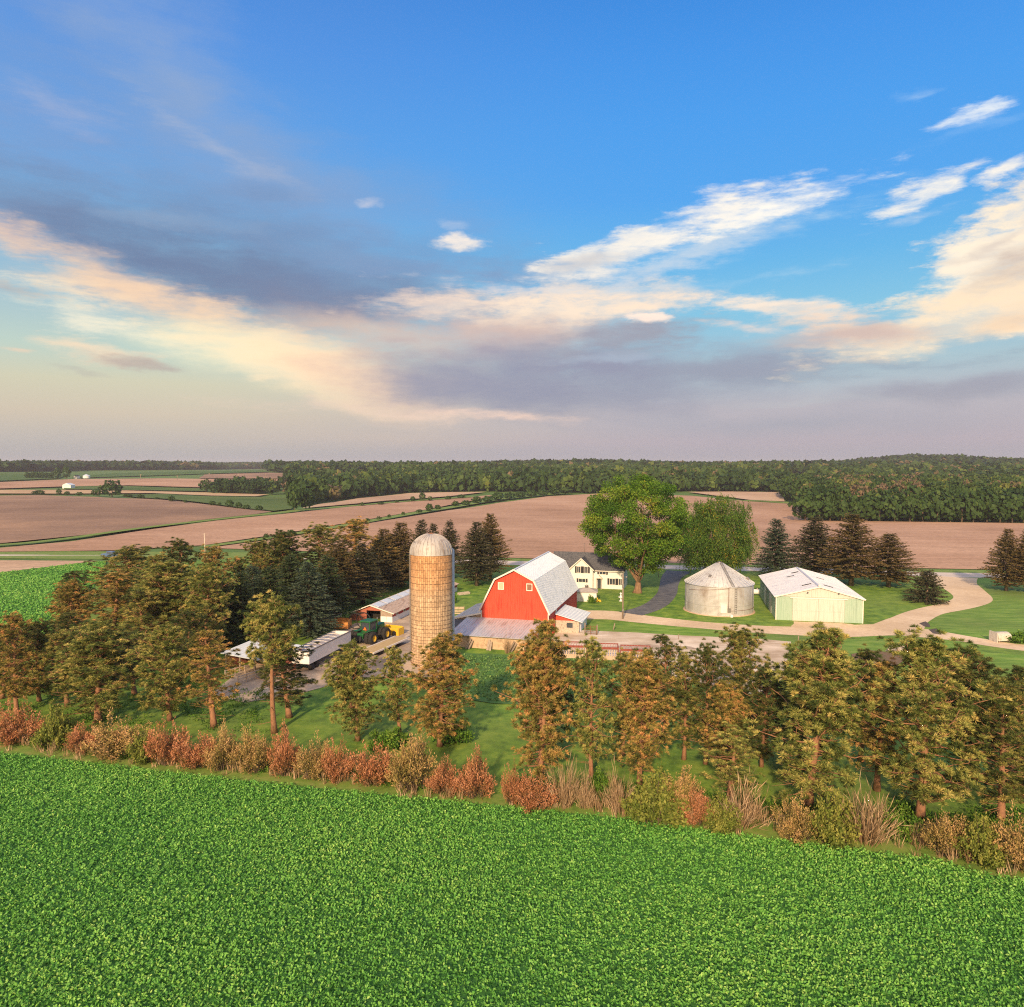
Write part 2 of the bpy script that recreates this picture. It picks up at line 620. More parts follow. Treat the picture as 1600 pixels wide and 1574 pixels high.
def broadleaf(seed, H, Rm, z0, nclump, nleaf, weep=False, limbs=6):
    """large broad-leaved tree: forked limbs and leaf clumps through the crown"""
    rng = np.random.default_rng(seed)
    mb = MB()
    clumps = []
    hc = (H + z0) / 2
    for i in range(nclump):
        d = unit(rng.normal(size=3))
        r = rng.uniform(.25, 1.0) ** .45
        c = np.array([d[0] * Rm * r * .9, d[1] * Rm * r * .9, hc + d[2] * (H - z0) / 2 * r * .93])
        # broad shoulders above, open skirts below
        q = (c[2] - z0) / (H - z0)
        w = (.72 + .5 * math.sin(min(1, max(0, q)) * 2.3)) if not weep else (1.02 - .25 * q)
        c[0] *= w
        c[1] *= w
        clumps.append((c, rng.uniform(.6, 1.35) * Rm / 8.5))
    fork = np.array([0.2, 0, z0 * .62])
    mb.tube([(0, 0, 0), (.08, 0, .6), (.15, 0, z0 * .3), fork], [1.25, .92, .80, .62], 12)
    cl = sorted(clumps, key=lambda q: math.atan2(q[0][1], q[0][0]))
    for i in range(limbs):
        a = 6.283 * i / limbs + rng.normal() * .2
        e = rng.uniform(.75, 1.35)
        L = (H - z0) * rng.uniform(.55, .8)
        pts = [fork + np.array([math.cos(a) * math.cos(e) * L * s, math.sin(a) * math.cos(e) * L * s, math.sin(e) * L * s]) + rng.normal(size=3) * .25 * s for s in np.linspace(0, 1, 6)]
        mb.tube(pts, [.38 * (1 - .8 * k / 5) for k in range(6)], 7, cap=False)
        for c, r in cl[i::limbs * 2][:6]:
            q = pts[min(4, 1 + int(4 * rng.random()))]
            m_ = (q + c) / 2 + np.array([0, 0, .6])
            mb.tube([q, m_, c], [.13, .08, .03], 5, cap=False)
    parts = []
    for c, r in clumps:
        n = int(nleaf * r * r / (Rm / 8.5) ** 2 * .7)
        if weep:
            ns = max(6, n // 16)
            o = c + rng.normal(size=(ns, 3)) * np.array([r, r, r * .6]) * .55
            ln = rng.uniform(1.2, 3.4, ns)
            k = 16
            s = np.tile(np.linspace(0, 1, k), (ns, 1))
            out = unit(o - np.array([0, 0, hc])) * np.array([1, 1, 0])
            p = o[:, None, :] + out[:, None, :] * (s[..., None] * .8) - np.array([0, 0, 1]) * (s[..., None] ** 1.4 * ln[:, None, None])
            p = p.reshape(-1, 3) + rng.normal(size=(ns * k, 3)) * .13
            n = len(p)
            D = rng.normal(size=(n, 3)) * .6 + np.array([0, 0, -.9])
            br = rng.normal() * .12
            t = np.clip(.5 + br + rng.normal(size=n) * .2, 0, 1)
            V, Fq = kites(p, D, rng.uniform(.28, .5, n), rng.uniform(.12, .22, n), rng)
        else:
            d = unit(rng.normal(size=(n, 3)))
            p = c + d * (rng.uniform(0, 1, (n, 1)) ** .4) * r * np.array([1.15, 1.15, .8])
            D = d * .6 + rng.normal(size=(n, 3)) * .7 + np.array([0, 0, -.15])
            br = rng.normal() * .17
            t = np.clip(.48 + br + rng.normal(size=n) * .13, 0, 1)
            V, Fq = kites(p, D, rng.uniform(.26, .5, n), rng.uniform(.17, .32, n), rng)
        parts.append((V, Fq, t))
    crown = leaf_obj_mesh('crown', parts, LEAF['leaf_willow' if weep else 'leaf_tree'])
    return mb, crown, H, Rm


def bush(seed, kind, H=2.6, Rm=1.7, n_stem=105, per=50):
    """multi-stemmed shrub; returns stems and leaf mesh"""
    rng = np.random.default_rng(seed)
    mb = MB()
    B, D, L, W, T = [], [], [], [], []
    for i in range(n_stem):
        a = rng.uniform(0, 6.283)
        sp_ = rng.uniform(0, 1) ** .6
        h = H * (1 - .45 * sp_ ** 2) * (.80 + .22 * math.sin(a * 2 + seed) + .14 * math.sin(a * 5 + 2 * seed)) * rng.uniform(.6, 1.12)
        b = np.array([math.cos(a), math.sin(a), 0]) * Rm * .35 * sp_
        tip = np.array([math.cos(a) * Rm * sp_, math.sin(a) * Rm * sp_, h])
        mid = (b + tip) / 2 + np.array([0, 0, .1 * h])
        mb.tube([b, mid, tip], [.022, .014, .004], 3, cap=False)
        br = rng.normal() * .16
        ax = unit(tip - b)
        if kind == 'straw':
            for k in range(per):
                s = rng.uniform(.15, 1)
                p = b + (tip - b) * s + rng.normal(size=3) * .05
                B.append(p)
                D.append(ax + rng.normal(size=3) * .28)
                L.append(rng.uniform(.4, .9))
                W.append(rng.uniform(.02, .04))
                T.append(np.clip(.5 + br + rng.normal() * .2, 0, 1))
            continue
        for k in range(per):
            s = rng.uniform(.18, 1.0) ** .65
            q = (b * (1 - s) + mid * s) * (1 - s) + (mid * (1 - s) + tip * s) * s
            wd = .05 + .15 * (1.15 - s)
            p = q + rng.normal(size=3) * wd
            B.append(p)
            if kind in ('red', 'olive'):
                D.append(ax * .9 + rng.normal(size=3) * .5)
                L.append(rng.uniform(.10, .21))
                W.append(rng.uniform(.045, .075))
            else:
                D.append(rng.normal(size=3) + np.array([0, 0, .25]))
                L.append(rng.uniform(.13, .23))
                W.append(rng.uniform(.08, .14))
            # leaf colour goes from dark near the stem foot to strongest at the tips
            T.append(np.clip(.12 + .62 * s + br + rng.normal() * .13, 0, 1))
    V, Fq = kites(np.array(B), np.array(D), np.array(L), np.array(W), rng, .15)
    key = {'red': 'bush_red', 'olive': 'bush_olive', 'green': 'bush_green', 'straw': 'straw', 'dark': 'under'}[kind]
    crown = leaf_obj_mesh('foliage', [(V, Fq, np.array(T))], LEAF[key])
    return mb, crown, H, Rm


def proto_mesh(mb, name, material):
    o = mb.build(name, material)
    me = o.data
    bpy.data.objects.remove(o)
    return me


class Plant:
    def __init__(self, made, trunk_name, bark, crown_name):
        mb, self.crown, self.H, self.R = made
        self.trunk = proto_mesh(mb, trunk_name, bark)
        self.tn, self.cn = trunk_name, crown_name

    def put(self, name, label, cat, x, y, h, r, rz, tone=None, group=None, z=None, bark=None):
        z = float(hgt(x, y)) if z is None else z
        root = thing(name, label, cat, (x, y, z), rz, group)
        root.scale = (r / self.R, r / self.R, h / self.H)
        t = link(self.tn, self.trunk, root)
        c = link(self.cn, self.crown, root)
        if tone:
            c.material_slots[0].link = 'OBJECT'
            c.material_slots[0].material = LEAF[tone]
        if bark:
            t.material_slots[0].link = 'OBJECT'
            t.material_slots[0].material = bark
        return root


def place_px(px, base, top, half):
    """size and spot of a plant from where it stands in the photograph"""
    x, y = G(px, base)
    z0 = float(hgt(x, y))
    h = ZY(px, top, y) - z0
    r = half * math.hypot(x, y) / F * 1.0
    return x, y, h, r


PINES = [Plant(pine(*a[0], **a[1]), 'trunk', BARK, 'crown') for a in [
    ((11,), dict(Rm=3.0, start=.17)),
    ((12,), dict(Rm=3.3, start=.13, nb=50, fork=True)),
    ((13,), dict(Rm=2.6, start=.18, nb=42, lean=.6)),
    ((14,), dict(Rm=3.4, start=.12, nb=54, dens=1.1)),
    ((15,), dict(Rm=3.0, start=.55, nb=34, lean=.9, top_heavy=.1, bare=14, dens=1.25)),
    ((16,), dict(Rm=2.7, start=.24, nb=32, dens=.8, bare=12, lean=.5)),
    ((17,), dict(Rm=3.2, start=.10, nb=54, fork=True)),
]]
SPRUCES = [Plant(spruce(*a[0], **a[1]), 'trunk', BARK_GREY, 'crown') for a in [
    ((21,), dict()),
    ((22,), dict(Rm=2.7, start=.14, ragged=.26, gap=.38)),
    ((23,), dict(Rm=2.8, start=.15, ragged=.17, gap=.30, top=.25, power=.85, droop=.16)),
    ((24,), dict(H=5.0, Rm=2.9, start=.03, gap=.26, power=.75, ragged=.12)),
    ((25,), dict(Rm=2.5, start=.13, ragged=.15, gap=.29, top=.4, power=.95)),
]]
BUSH = {
    'red': [Plant(bush(31, 'red'), 'stems', BARK_GREY, 'foliage'), Plant(bush(32, 'red', Rm=1.9, n_stem=120), 'stems', BARK_GREY, 'foliage')],
    'olive': [Plant(bush(33, 'olive', H=3.0), 'stems', BARK_GREY, 'foliage'), Plant(bush(34, 'olive', H=3.2, Rm=1.8, n_stem=120), 'stems', BARK_GREY, 'foliage')],
    'green': [Plant(bush(35, 'green', H=2.4, Rm=1.9, n_stem=110), 'stems', BARK_GREY, 'foliage')],
    'straw': [Plant(bush(36, 'straw', H=2.6, Rm=1.5, n_stem=60, per=10), 'stems', mat('dry_stem', (.30, .19, .10), (.44, .30, .18), 5), 'foliage')],
    'dark': [Plant(bush(37, 'dark', H=1.5, Rm=1.6, n_stem=50), 'stems', BARK_GREY, 'foliage')],
}
rnd = random.Random(5)

# ------------------------------------------------------------------ the pine windbreak along the crop field
# px, base, top, half width (photo pixels), which build, tone, label
pine_rows = [
    (30, 1118, 968, 36, 0, 'pine_rust', 'rust tinged pine cut off by the left edge behind a red bush'),
    (157, 1128, 985, 66, 1, 'pine_gold', 'wide golden pine with two dark trunks at the left end of the hedge'),
    (105, 1105, 992, 36, 2, 'pine_olive', 'olive pine squeezed between the leftmost pine and the wide twin trunked pine'),
    (212, 1088, 990, 40, 5, 'pine_dark', 'dim green pine just behind the twin trunked golden pine'),
    (264, 1128, 985, 50, 3, 'pine_gold', 'golden pine with short dark trunk before the small clearing'),
    (336, 1138, 990, 50, 5, 'pine_rust', 'sparse pine with pale reddish trunk in front of the white roofed shed'),
    (433, 1146, 947, 52, 4, 'pine_gold', 'tall leaning pine with long bare pink trunk and tuft of crown on top'),
    (449, 1122, 1002, 48, 2, 'pine_dark', 'dark green pine right behind the tall leaning bare trunked pine'),
    (556, 1158, 1015, 50, 1, 'pine_gold', 'forked golden pine standing in front of the flatbed wagon'),
    (624, 1152, 1018, 32, 2, 'pine_gold', 'narrow golden pine left of the silo foot'),
    (690, 1168, 1003, 60, 3, 'pine_rust', 'broad rust gold pine directly below the silo'),
    (846, 1218, 990, 64, 6, 'pine_rust', 'big orange gold pine in front of the right end of the barn'),
    (927, 1222, 1012, 46, 0, 'pine_gold', 'slim gold pine with bare lower twigs in front of the red feeders'),
    (860, 1165, 1015, 44, 2, 'pine_dark', 'dark pine half hidden behind the big orange gold pine'),
    (1003, 1226, 1033, 58, 1, 'pine_rust', 'orange pine with two bare pink trunks in front of the pale barnyard'),
    (1035, 1160, 1000, 42, 5, 'pine_dark', 'dark green pine behind the twin trunk orange pine'),
    (1100, 1195, 1018, 40, 0, 'pine_dark', 'dark trunked green pine in the back row before the pale barnyard'),
    (1155, 1166, 994, 52, 3, 'pine_olive', 'tall olive pine in the back row in front of the grain bin lawn'),
    (1138, 1252, 1140, 52, 5, 'pine_gold', 'small crooked thin pine beside the dead straw coloured shrub'),
    (1268, 1265, 1000, 88, 6, 'pine_gold', 'largest gold green pine in front of the metal machine shed'),
    (1372, 1238, 1040, 46, 2, 'pine_rust', 'orange browned pine squeezed between the two largest right hand pines'),
    (1437, 1282, 1012, 82, 3, 'pine_gold', 'large gold pine with bright orange trunk base beside the dirt path'),
    (1515, 1215, 1030, 62, 1, 'pine_dark', 'dark green pine in the back row below the curving driveway'),
    (1345, 1190, 1025, 40, 2, 'pine_dark', 'dim pine in the back row between two big gold pines'),
    (1565, 1290, 1075, 62, 0, 'pine_olive', 'drooping olive pine at the right edge above the rusty bushes'),
    (1600, 1245, 1060, 56, 6, 'pine_dark', 'dark pine cut off by the right edge of the photo'),
    (1230, 1195, 1060, 40, 2, 'pine_dark', 'small dark pine tucked behind the largest gold green pine'),
    (62, 1098, 978, 36, 3, 'pine_olive', 'olive pine between the two pines at the left end of the hedge'),
    (5, 1092, 985, 34, 2, 'pine_dark', 'dim pine at the left edge behind the rust tinged pine'),
    (972, 1180, 1030, 40, 2, 'pine_olive', 'olive pine filling the back row between the slim gold pine and the orange pine'),
    (1066, 1188, 1030, 40, 0, 'pine_olive', 'olive pine in the back row right of the twin trunk orange pine'),
    (1192, 1200, 1050, 42, 3, 'pine_dark', 'dark pine in the back row left of the largest gold green pine'),
    (1130, 1210, 1075, 40, 1, 'pine_rust', 'rusty pine behind the small crooked thin pine'),
    # left grove, pines
    (200, 962, 862, 54, 3, 'pine_olive', 'round headed dark olive pine at the top left end of the grove beside the road'),
    (285, 968, 851, 40, 0, 'pine_dark', 'rounded dark pine beside the pale utility pole'),
    (112, 1012, 915, 34, 1, 'pine_rust', 'browned pine at the left tip of the grove against the crop'),
    (175, 1010, 902, 42, 2, 'pine_rust', 'orange pine in the middle of the left grove front'),
    (255, 1018, 888, 62, 6, 'pine_gold', 'big loose gold green pine in the middle of the left grove'),
    (325, 1030, 893, 42, 1, 'pine_gold', 'gold tipped pine with soft blue green lower boughs in the grove'),
    (128, 985, 895, 34, 5, 'pine_dark', 'dark pine on the crop side of the grove tip'),
    (245, 985, 872, 36, 2, 'pine_olive', 'olive pine behind the big loose gold green pine'),
    (335, 985, 862, 36, 0, 'pine_rust', 'brown topped pine to the right of the pale utility pole'),
    (408, 958, 852, 38, 3, 'pine_olive', 'olive pine in the back row of the grove'),
    (445, 948, 838, 42, 1, 'pine_dark', 'dark round pine standing highest in the back row left of centre'),
    (497, 935, 827, 42, 0, 'pine_olive', 'olive brown pine in the back row behind the pointed grey spruce'),
    (546, 925, 817, 42, 2, 'pine_rust', 'orange brown pine with the highest crown in the back row'),
    (370, 968, 875, 32, 5, 'pine_olive', 'thin olive pine between the brown topped pine and the dark spruces'),
    (215, 1032, 935, 40, 5, 'pine_olive', 'low olive pine at the foot of the left grove'),
    (100, 1048, 962, 32, 2, 'pine_dark', 'low dark pine behind the golden twin trunked pine'),
    (300, 1050, 960, 40, 0, 'pine_dark', 'dark low pine under the gold tipped pine in the grove'),
]
for px, ba, to, hw, k, tone, lab in pine_rows:
    x, y, h, r = place_px(px, ba, to, hw)
    PINES[k].put('pine_tree', lab, 'pine tree', x, y, h * 1.02, r * 1.07, rnd.uniform(0, 6.28), tone,
                 'pines of the windbreak' if ba > 1040 else 'trees of the left grove')

spruce_rows = [
    (397, 985, 884, 36, 0, 'spruce_blue', 'dark blue green spruce left of the board fence'),
    (424, 996, 886, 42, 1, 'spruce_green', 'feathery green spruce in front of the blue green spruce'),
    (455, 972, 868, 34, 2, 'spruce_green', 'dense dark spruce behind the board fence'),
    (484, 996, 878, 42, 0, 'spruce_blue', 'pointed grey green spruce with bare trunk foot by the board fence'),
    (512, 975, 868, 38, 1, 'spruce_green', 'green spruce to the right of the pointed grey green spruce'),
    (530, 955, 848, 36, 4, 'spruce_brown', 'tall brownish spruce behind the black hoop'),
    (567, 945, 848, 36, 1, 'spruce_dim', 'grey needled spruce with bare trunk above the cattle shed'),
    (600, 924, 826, 30, 4, 'spruce_brown', 'brown blunt topped spruce in the row left of the silo'),
    (592, 926, 840, 26, 2, 'spruce_dim', 'dark narrow spruce beside the brown blunt topped spruce'),
    (627, 918, 816, 32, 4, 'spruce_brown', 'tall brownish spruce nearest to the left of the silo'),
    (612, 915, 835, 26, 0, 'spruce_green', 'green spruce behind the tall brownish spruce left of the silo'),
    (350, 1012, 905, 34, 1, 'spruce_green', 'dark spruce in the middle of the grove beside the gold tipped pine'),
    (378, 1010, 893, 34, 0, 'spruce_green', 'green spruce between the middle grove spruce and the feathery one'),
    (659, 905, 812, 26, 0, 'spruce_dim', 'pointed spruce whose tip shows just left above the silo dome'),
    (678, 902, 818, 22, 0, 'spruce_dim', 'spruce directly behind the silo dome'),
    (703, 905, 814, 24, 1, 'spruce_dim', 'spruce showing to the right of the silo dome'),
    (745, 916, 815, 26, 4, 'spruce_dim', 'thin grey brown spruce, left one of the pair between silo and barn'),
    (766, 906, 803, 26, 2, 'spruce_brown', 'taller grey brown spruce, right one of the pair between silo and barn'),
    (1212, 902, 811, 32, 0, 'spruce_blue', 'neat dark conical spruce between the grain bin and the machine shed'),
    (1273, 903, 808, 31, 4, 'spruce_dim', 'dense dark blunt spruce rising behind the machine shed roof'),
    (1330, 916, 803, 38, 2, 'spruce_brown', 'rust brown open spruce behind the right side of the machine shed'),
    (1388, 918, 834, 34, 2, 'spruce_brown', 'shorter brown green spruce right of the rust brown open spruce'),
    (1448, 942, 891, 26, 3, 'spruce_dim', 'low dense dark spruce on the lawn by the driveway bend'),
    (1572, 924, 826, 20, 4, 'spruce_brown', 'brown green spruce beside the right edge above the lawn'),
    (1604, 926, 828, 22, 2, 'spruce_brown', 'brown spruce cut off by the right edge of the photo'),
]
for px, ba, to, hw, k, tone, lab in spruce_rows:
    x, y, h, r = place_px(px, ba, to, hw)
    SPRUCES[k].put('spruce_tree', lab, 'spruce tree', x, y, h * 1.0, r * 1.1, rnd.uniform(0, 6.28), tone, 'spruces round the farmyard')

x, y, h, r = place_px(996, 927, 738, 80)
Plant(broadleaf(41, h, r * 1.08, 3.8, 300, 330), 'trunk', BARK_BIG, 'crown').put('cottonwood_tree', 'huge bright green tree with thick forked trunk beside the white house', 'tree', x, y, h, r, .4)
x, y, h, r = place_px(1120, 903, 766, 70)
Plant(broadleaf(42, h, r * 1.05, 1.2, 260, 420, True), 'trunk', BARK_BIG, 'crown').put('willow_tree', 'wide drooping green tree behind the round grain bin', 'tree', x, y, h, r, .4)

# ------------------------------------------------------------------ the shrubs along the field edge
bush_rows = [
    (28, 1160, 1106, 33, 'red', 'rust red bush at the left end of the hedge'),
    (88, 1168, 1112, 30, 'green', 'yellow green bush between two red bushes at the left end'),
    (136, 1176, 1122, 24, 'red', 'rust bush below the twin trunked pine'),
    (184, 1182, 1110, 34, 'olive', 'tan olive bush fanning up below the short trunked golden pine'),
    (228, 1192, 1140, 22, 'green', 'yellow green bush touching the brightest red hedge stretch'),
    (262, 1195, 1128, 28, 'red', 'bright red bush, left half of the brightest red stretch'),
    (308, 1199, 1134, 30, 'red', 'bright red bush, right half of the brightest red stretch'),
    (352, 1203, 1118, 27, 'olive', 'tall tan bush right of the brightest red stretch'),
    (398, 1207, 1130, 28, 'olive', 'olive tan bush under the tall leaning pine'),
    (446, 1212, 1138, 26, 'red', 'orange red bush right of the leaning pine trunk'),
    (490, 1217, 1152, 26, 'olive', 'olive rust bush left of the paired red bushes'),
    (528, 1221, 1152, 28, 'red', 'red brown bush below the forked golden pine'),
    (582, 1225, 1158, 30, 'red', 'red brown bush left of the fanning tan bush below the silo'),
    (645, 1234, 1146, 36, 'olive', 'large fanning tan bush below the broad rust gold pine'),
    (692, 1240, 1180, 26, 'red', 'dull red brown bush beside the large fanning tan bush'),
    (742, 1246, 1180, 30, 'red', 'dull red brown bush at the grassy gap in the hedge'),
    (800, 1257, 1202, 18, 'red', 'small rust bush just right of the grassy gap'),
    (838, 1263, 1196, 32, 'red', 'red brown bush below the big orange gold pine'),
    (880, 1264, 1186, 26, 'straw', 'dry straw clump below the big orange gold pine'),
    (914, 1266, 1206, 18, 'straw', 'small upright straw tuft by the slim gold pine'),
    (968, 1272, 1206, 22, 'straw', 'tan straw clump under the twin trunk orange pine'),
    (1022, 1285, 1204, 44, 'green', 'rounded yellow green bush under the orange twin trunk pine'),
    (1060, 1268, 1190, 30, 'olive', 'olive bush behind the rounded yellow green bush'),
    (1090, 1287, 1228, 28, 'red', 'compact rust brown bush right of the rounded yellow green bush'),
    (1156, 1294, 1206, 34, 'straw', 'bare pale dead shrub under the small crooked pine'),
    (1130, 1300, 1252, 24, 'green', 'low green bush at the foot of the dead shrub'),
    (1245, 1312, 1230, 34, 'olive', 'rust olive bush under the largest gold green pine'),
    (1300, 1318, 1240, 32, 'green', 'yellow green bush with straw stems between the two big right hand pines'),
    (1352, 1318, 1222, 34, 'straw', 'tall straw coloured shrub leaning toward the dirt path'),
    (1400, 1305, 1258, 30, 'dark', 'low dark green plants at the foot of the orange trunked pine'),
    (1480, 1338, 1264, 34, 'olive', 'rust tan bush right of the dirt path'),
    (1532, 1348, 1276, 36, 'green', 'yellow green bush in the right end of the hedge'),
    (1588, 1356, 1268, 36, 'olive', 'rust olive bush at the right edge of the hedge'),
    (608, 1168, 1132, 30, 'dark', 'dark green shrub at the foot of the narrow pine'),
    (705, 1160, 1122, 30, 'dark', 'dark green shrub in the shade behind the broad rust gold pine'),
    (940, 1240, 1200, 24, 'dark', 'bright green weeds at the foot of the slim gold pine'),
    (1590, 1004, 985, 20, 'dark', 'round dark shrub beside the pale tank on the right lawn'),
    (925, 943, 930, 6, 'dark', 'little shrub at the corner of the small white shed'),
    (708, 943, 927, 6, 'dark', 'little dark shrub against the foot of the silo chute'),
]
for px, ba, to, hw, kind, lab in bush_rows:
    x, y, h, r = place_px(px, ba, to, hw)
    ps = BUSH[kind]
    ps[rnd.randrange(len(ps))].put('shrub', lab, 'shrub', x, y, h * rnd.uniform(.75, 1.12), r * rnd.uniform(1.0, 1.35), rnd.uniform(0, 6.28), None, 'shrubs' if ba < 1100 or kind == 'dark' else 'shrubs of the field edge hedge')
# ------------------------------------------------------------------ ground
M_LAWN = mat('lawn_grass', (.045, .125, .014), (.12, .245, .026), .5, .9, bump=1.0, c3=(.24, .35, .045), detail=14, lo=.34, hi=.66, big=(.05, (.19, .25, .05), .5))
M_MOWN = mat('mown_grass', (.075, .18, .02), (.16, .30, .038), .5, .9, bump=.8, c3=(.28, .38, .08), detail=12, lo=.3, hi=.7, big=(.06, (.11, .15, .04), .6), stretch=(.5, 1.4, 1))
M_VERGE = mat('verge_grass', (.085, .17, .026), (.16, .25, .045), .8, .9, bump=.6, c3=(.25, .26, .085), detail=12, lo=.3, hi=.7)
M_GRAVEL = mat('gravel', (.60, .46, .31), (.72, .57, .40), 1.2, .95, bump=.5, c3=(.80, .66, .48), detail=14, lo=.3, hi=.7, big=(.10, (.44, .32, .20), .5))
M_YARD = mat('barnyard_concrete', (.56, .45, .34), (.72, .61, .49), .5, .9, bump=.3, c3=(.80, .71, .60), detail=14, lo=.36, hi=.62, stretch=(.35, 1.5, 1), big=(.20, (.34, .25, .16), .7), rot=.25)
M_DIRT = mat('farmyard_dirt', (.42, .32, .22), (.58, .46, .34), .7, .95, bump=.4, c3=(.68, .57, .44), detail=14, lo=.3, hi=.68, big=(.16, (.16, .11, .08), .6))
M_ROAD = mat('road_surface', (.50, .44, .38), (.58, .51, .45), .3, .9, c3=(.62, .55, .49), stretch=(.15, 1, 1))
M_ASPHALT = mat('drive_asphalt', (.085, .09, .105), (.13, .135, .15), .6, .85, bump=.2, c3=(.17, .17, .18))
M_CROPSOIL = mat('crop_ground', (.022, .09, .018), (.04, .15, .028), 1.5, .95)
M_CLOVER = mat('clover_ground', (.045, .11, .025), (.09, .19, .045), .8, .95, bump=.6, c3=(.05, .17, .04), detail=12)
M_PATH = mat('bare_earth', (.12, .075, .05), (.20, .13, .085), 1.5, .95, bump=.4, c3=(.10, .10, .04))
M_MUD = mat('wheel_mud', (.07, .055, .045), (.13, .10, .08), 1.5, .8)
M_STAIN = mat('damp_dirt', (.26, .19, .14), (.44, .35, .27), 1.6, .9, bump=.4, c3=(.52, .43, .35), detail=12)
M_GROUND = mat('country_grass', (.045, .11, .022), (.085, .17, .034), .05, .95, c3=(.11, .17, .045), detail=12, lo=.3, hi=.7, bump=.3)

nr, na = 108, 180
rr = np.concatenate([[0.0], 14 * (5000 / 14.0) ** (np.arange(nr) / (nr - 1))])
aa = np.arange(na) * 2 * math.pi / na
gx = rr[:, None] * np.sin(aa)[None, :]
gy = rr[:, None] * np.cos(aa)[None, :]
gz = hgt(gx, gy) - .9 * smooth(235, 420, np.hypot(gx, gy))
V = np.stack([gx, gy, gz], -1).reshape(-1, 3)
ii, jj = np.meshgrid(np.arange(nr), np.arange(na), indexing='ij')
j2 = (jj + 1) % na
Fq = np.stack([ii * na + jj, (ii + 1) * na + jj, (ii + 1) * na + j2, ii * na + j2], -1).reshape(-1, 4)
tag(link('ground', np_mesh('ground', V, Fq, M_GROUND, smooth_=True)), 'green country ground under the farm and fields', 'ground', kind='structure')

LAYER = [0]


def sheet(name, pts, material, label, world=False, far=False, step=14.0, kind='structure', jag=0.0):
    """a surface lying on the terrain, its outline given by photo points (or world points)"""
    LAYER[0] += 1
    w = [np.array(p, float) for p in pts] if world else [G(*p) for p in pts]
    out = []
    r_ = random.Random(LAYER[0])
    for i, p in enumerate(w):
        q = w[(i + 1) % len(w)]
        L = np.linalg.norm(q - p)
        n = max(1, min(60, int(L / (step if far else 2.0))))
        for k in range(n):
            m_ = p + (q - p) * k / n
            if jag and 0 < k:
                m_ = m_ + np.array([r_.gauss(0, jag), r_.gauss(0, jag)])
            out.append(Vector((m_[0], m_[1], 0)))
    tris = tessellate_polygon([out])
    bm = bmesh.new()
    vs = [bm.verts.new(p) for p in out]
    for t in tris:
        try:
            bm.faces.new([vs[i] for i in t])
        except ValueError:
            pass
    if far:
        for ax in (0, 1):
            lo_ = min(p[ax] for p in out)
            hi_ = max(p[ax] for p in out)
            n = int((hi_ - lo_) / step)
            n = min(n, 90)
            for k in range(1, n):
                co = Vector((0, 0, 0))
                co[ax] = lo_ + (hi_ - lo_) * k / n
                no = Vector((0, 0, 0))
                no[ax] = 1
                bmesh.ops.bisect_plane(bm, geom=bm.verts[:] + bm.edges[:] + bm.faces[:], plane_co=co, plane_no=no, dist=1e-4)
    off = .004 * LAYER[0] + (.12 + .02 * LAYER[0] if far else .0)
    for v in bm.verts:
        v.co.z = float(hgt(v.co.x, v.co.y)) + off
    for f in bm.faces:
        if f.normal.z < 0:
            f.normal_flip()
    bm.normal_update()
    for f in bm.faces:
        if f.normal.z < 0:
            f.normal_flip()
    me = bpy.data.meshes.new(name)
    bm.to_mesh(me)
    bm.free()
    me.materials.append(material)
    return tag(link(name, me), label, name.replace('_', ' '), kind=kind)


def ribbon(name, line, width, material, label, far=False, jag=0.0):
    """a road or strip of constant width along a smoothed world line"""
    P = [np.array(p, float) for p in line]
    C = []
    for i in range(len(P) - 1):
        p0, p1, p2, p3 = P[max(i - 1, 0)], P[i], P[i + 1], P[min(i + 2, len(P) - 1)]
        for t in np.linspace(0, 1, 8, endpoint=False):
            C.append(.5 * (2 * p1 + (p2 - p0) * t + (2 * p0 - 5 * p1 + 4 * p2 - p3) * t * t + (3 * p1 - p0 - 3 * p2 + p3) * t ** 3))
    C.append(P[-1])
    W = width if hasattr(width, '__len__') else [width] * len(P)
    Lp, Rp = [], []
    for i, c in enumerate(C):
        d = C[min(i + 1, len(C) - 1)] - C[max(i - 1, 0)]
        d = d / (np.linalg.norm(d) + 1e-9)
        q = i / (len(C) - 1) * (len(W) - 1)
        k = min(int(q), len(W) - 2)
        w = W[k] + (W[k + 1] - W[k]) * (q - k)
        s = np.array([-d[1], d[0]]) * w / 2
        Lp.append(c + s)
        Rp.append(c - s)
    return sheet(name, Lp + Rp[::-1], material, label, world=True, far=far, jag=jag)


# soils and crops of the far fields
C1, C2, C3 = (.36, .22, .145), (.47, .295, .20), (.56, .37, .26)
F_TILL = fieldmat('tilled_soil', C1, C2, C3, R(7), 1.3)
F_TILL2 = fieldmat('tilled_soil_pale', (.43, .29, .20), (.54, .38, .26), (.62, .46, .33), R(-22), 1.6)
F_DARK = fieldmat('tilled_soil_dark', (.21, .14, .105), (.30, .20, .145), (.43, .275, .18), R(-14), 1.8, .3, .010)
F_STUB = fieldmat('stubble', (.40, .27, .16), (.50, .36, .22), (.56, .42, .27), R(-10), 2.0, .2)
F_GREEN = fieldmat('young_grain', (.045, .11, .03), (.07, .14, .038), (.10, .165, .05), R(-8), 2.5, .2)
F_PAST = fieldmat('pasture', (.065, .125, .035), (.10, .16, .045), (.14, .19, .065), R(-8), 3.0, .25)

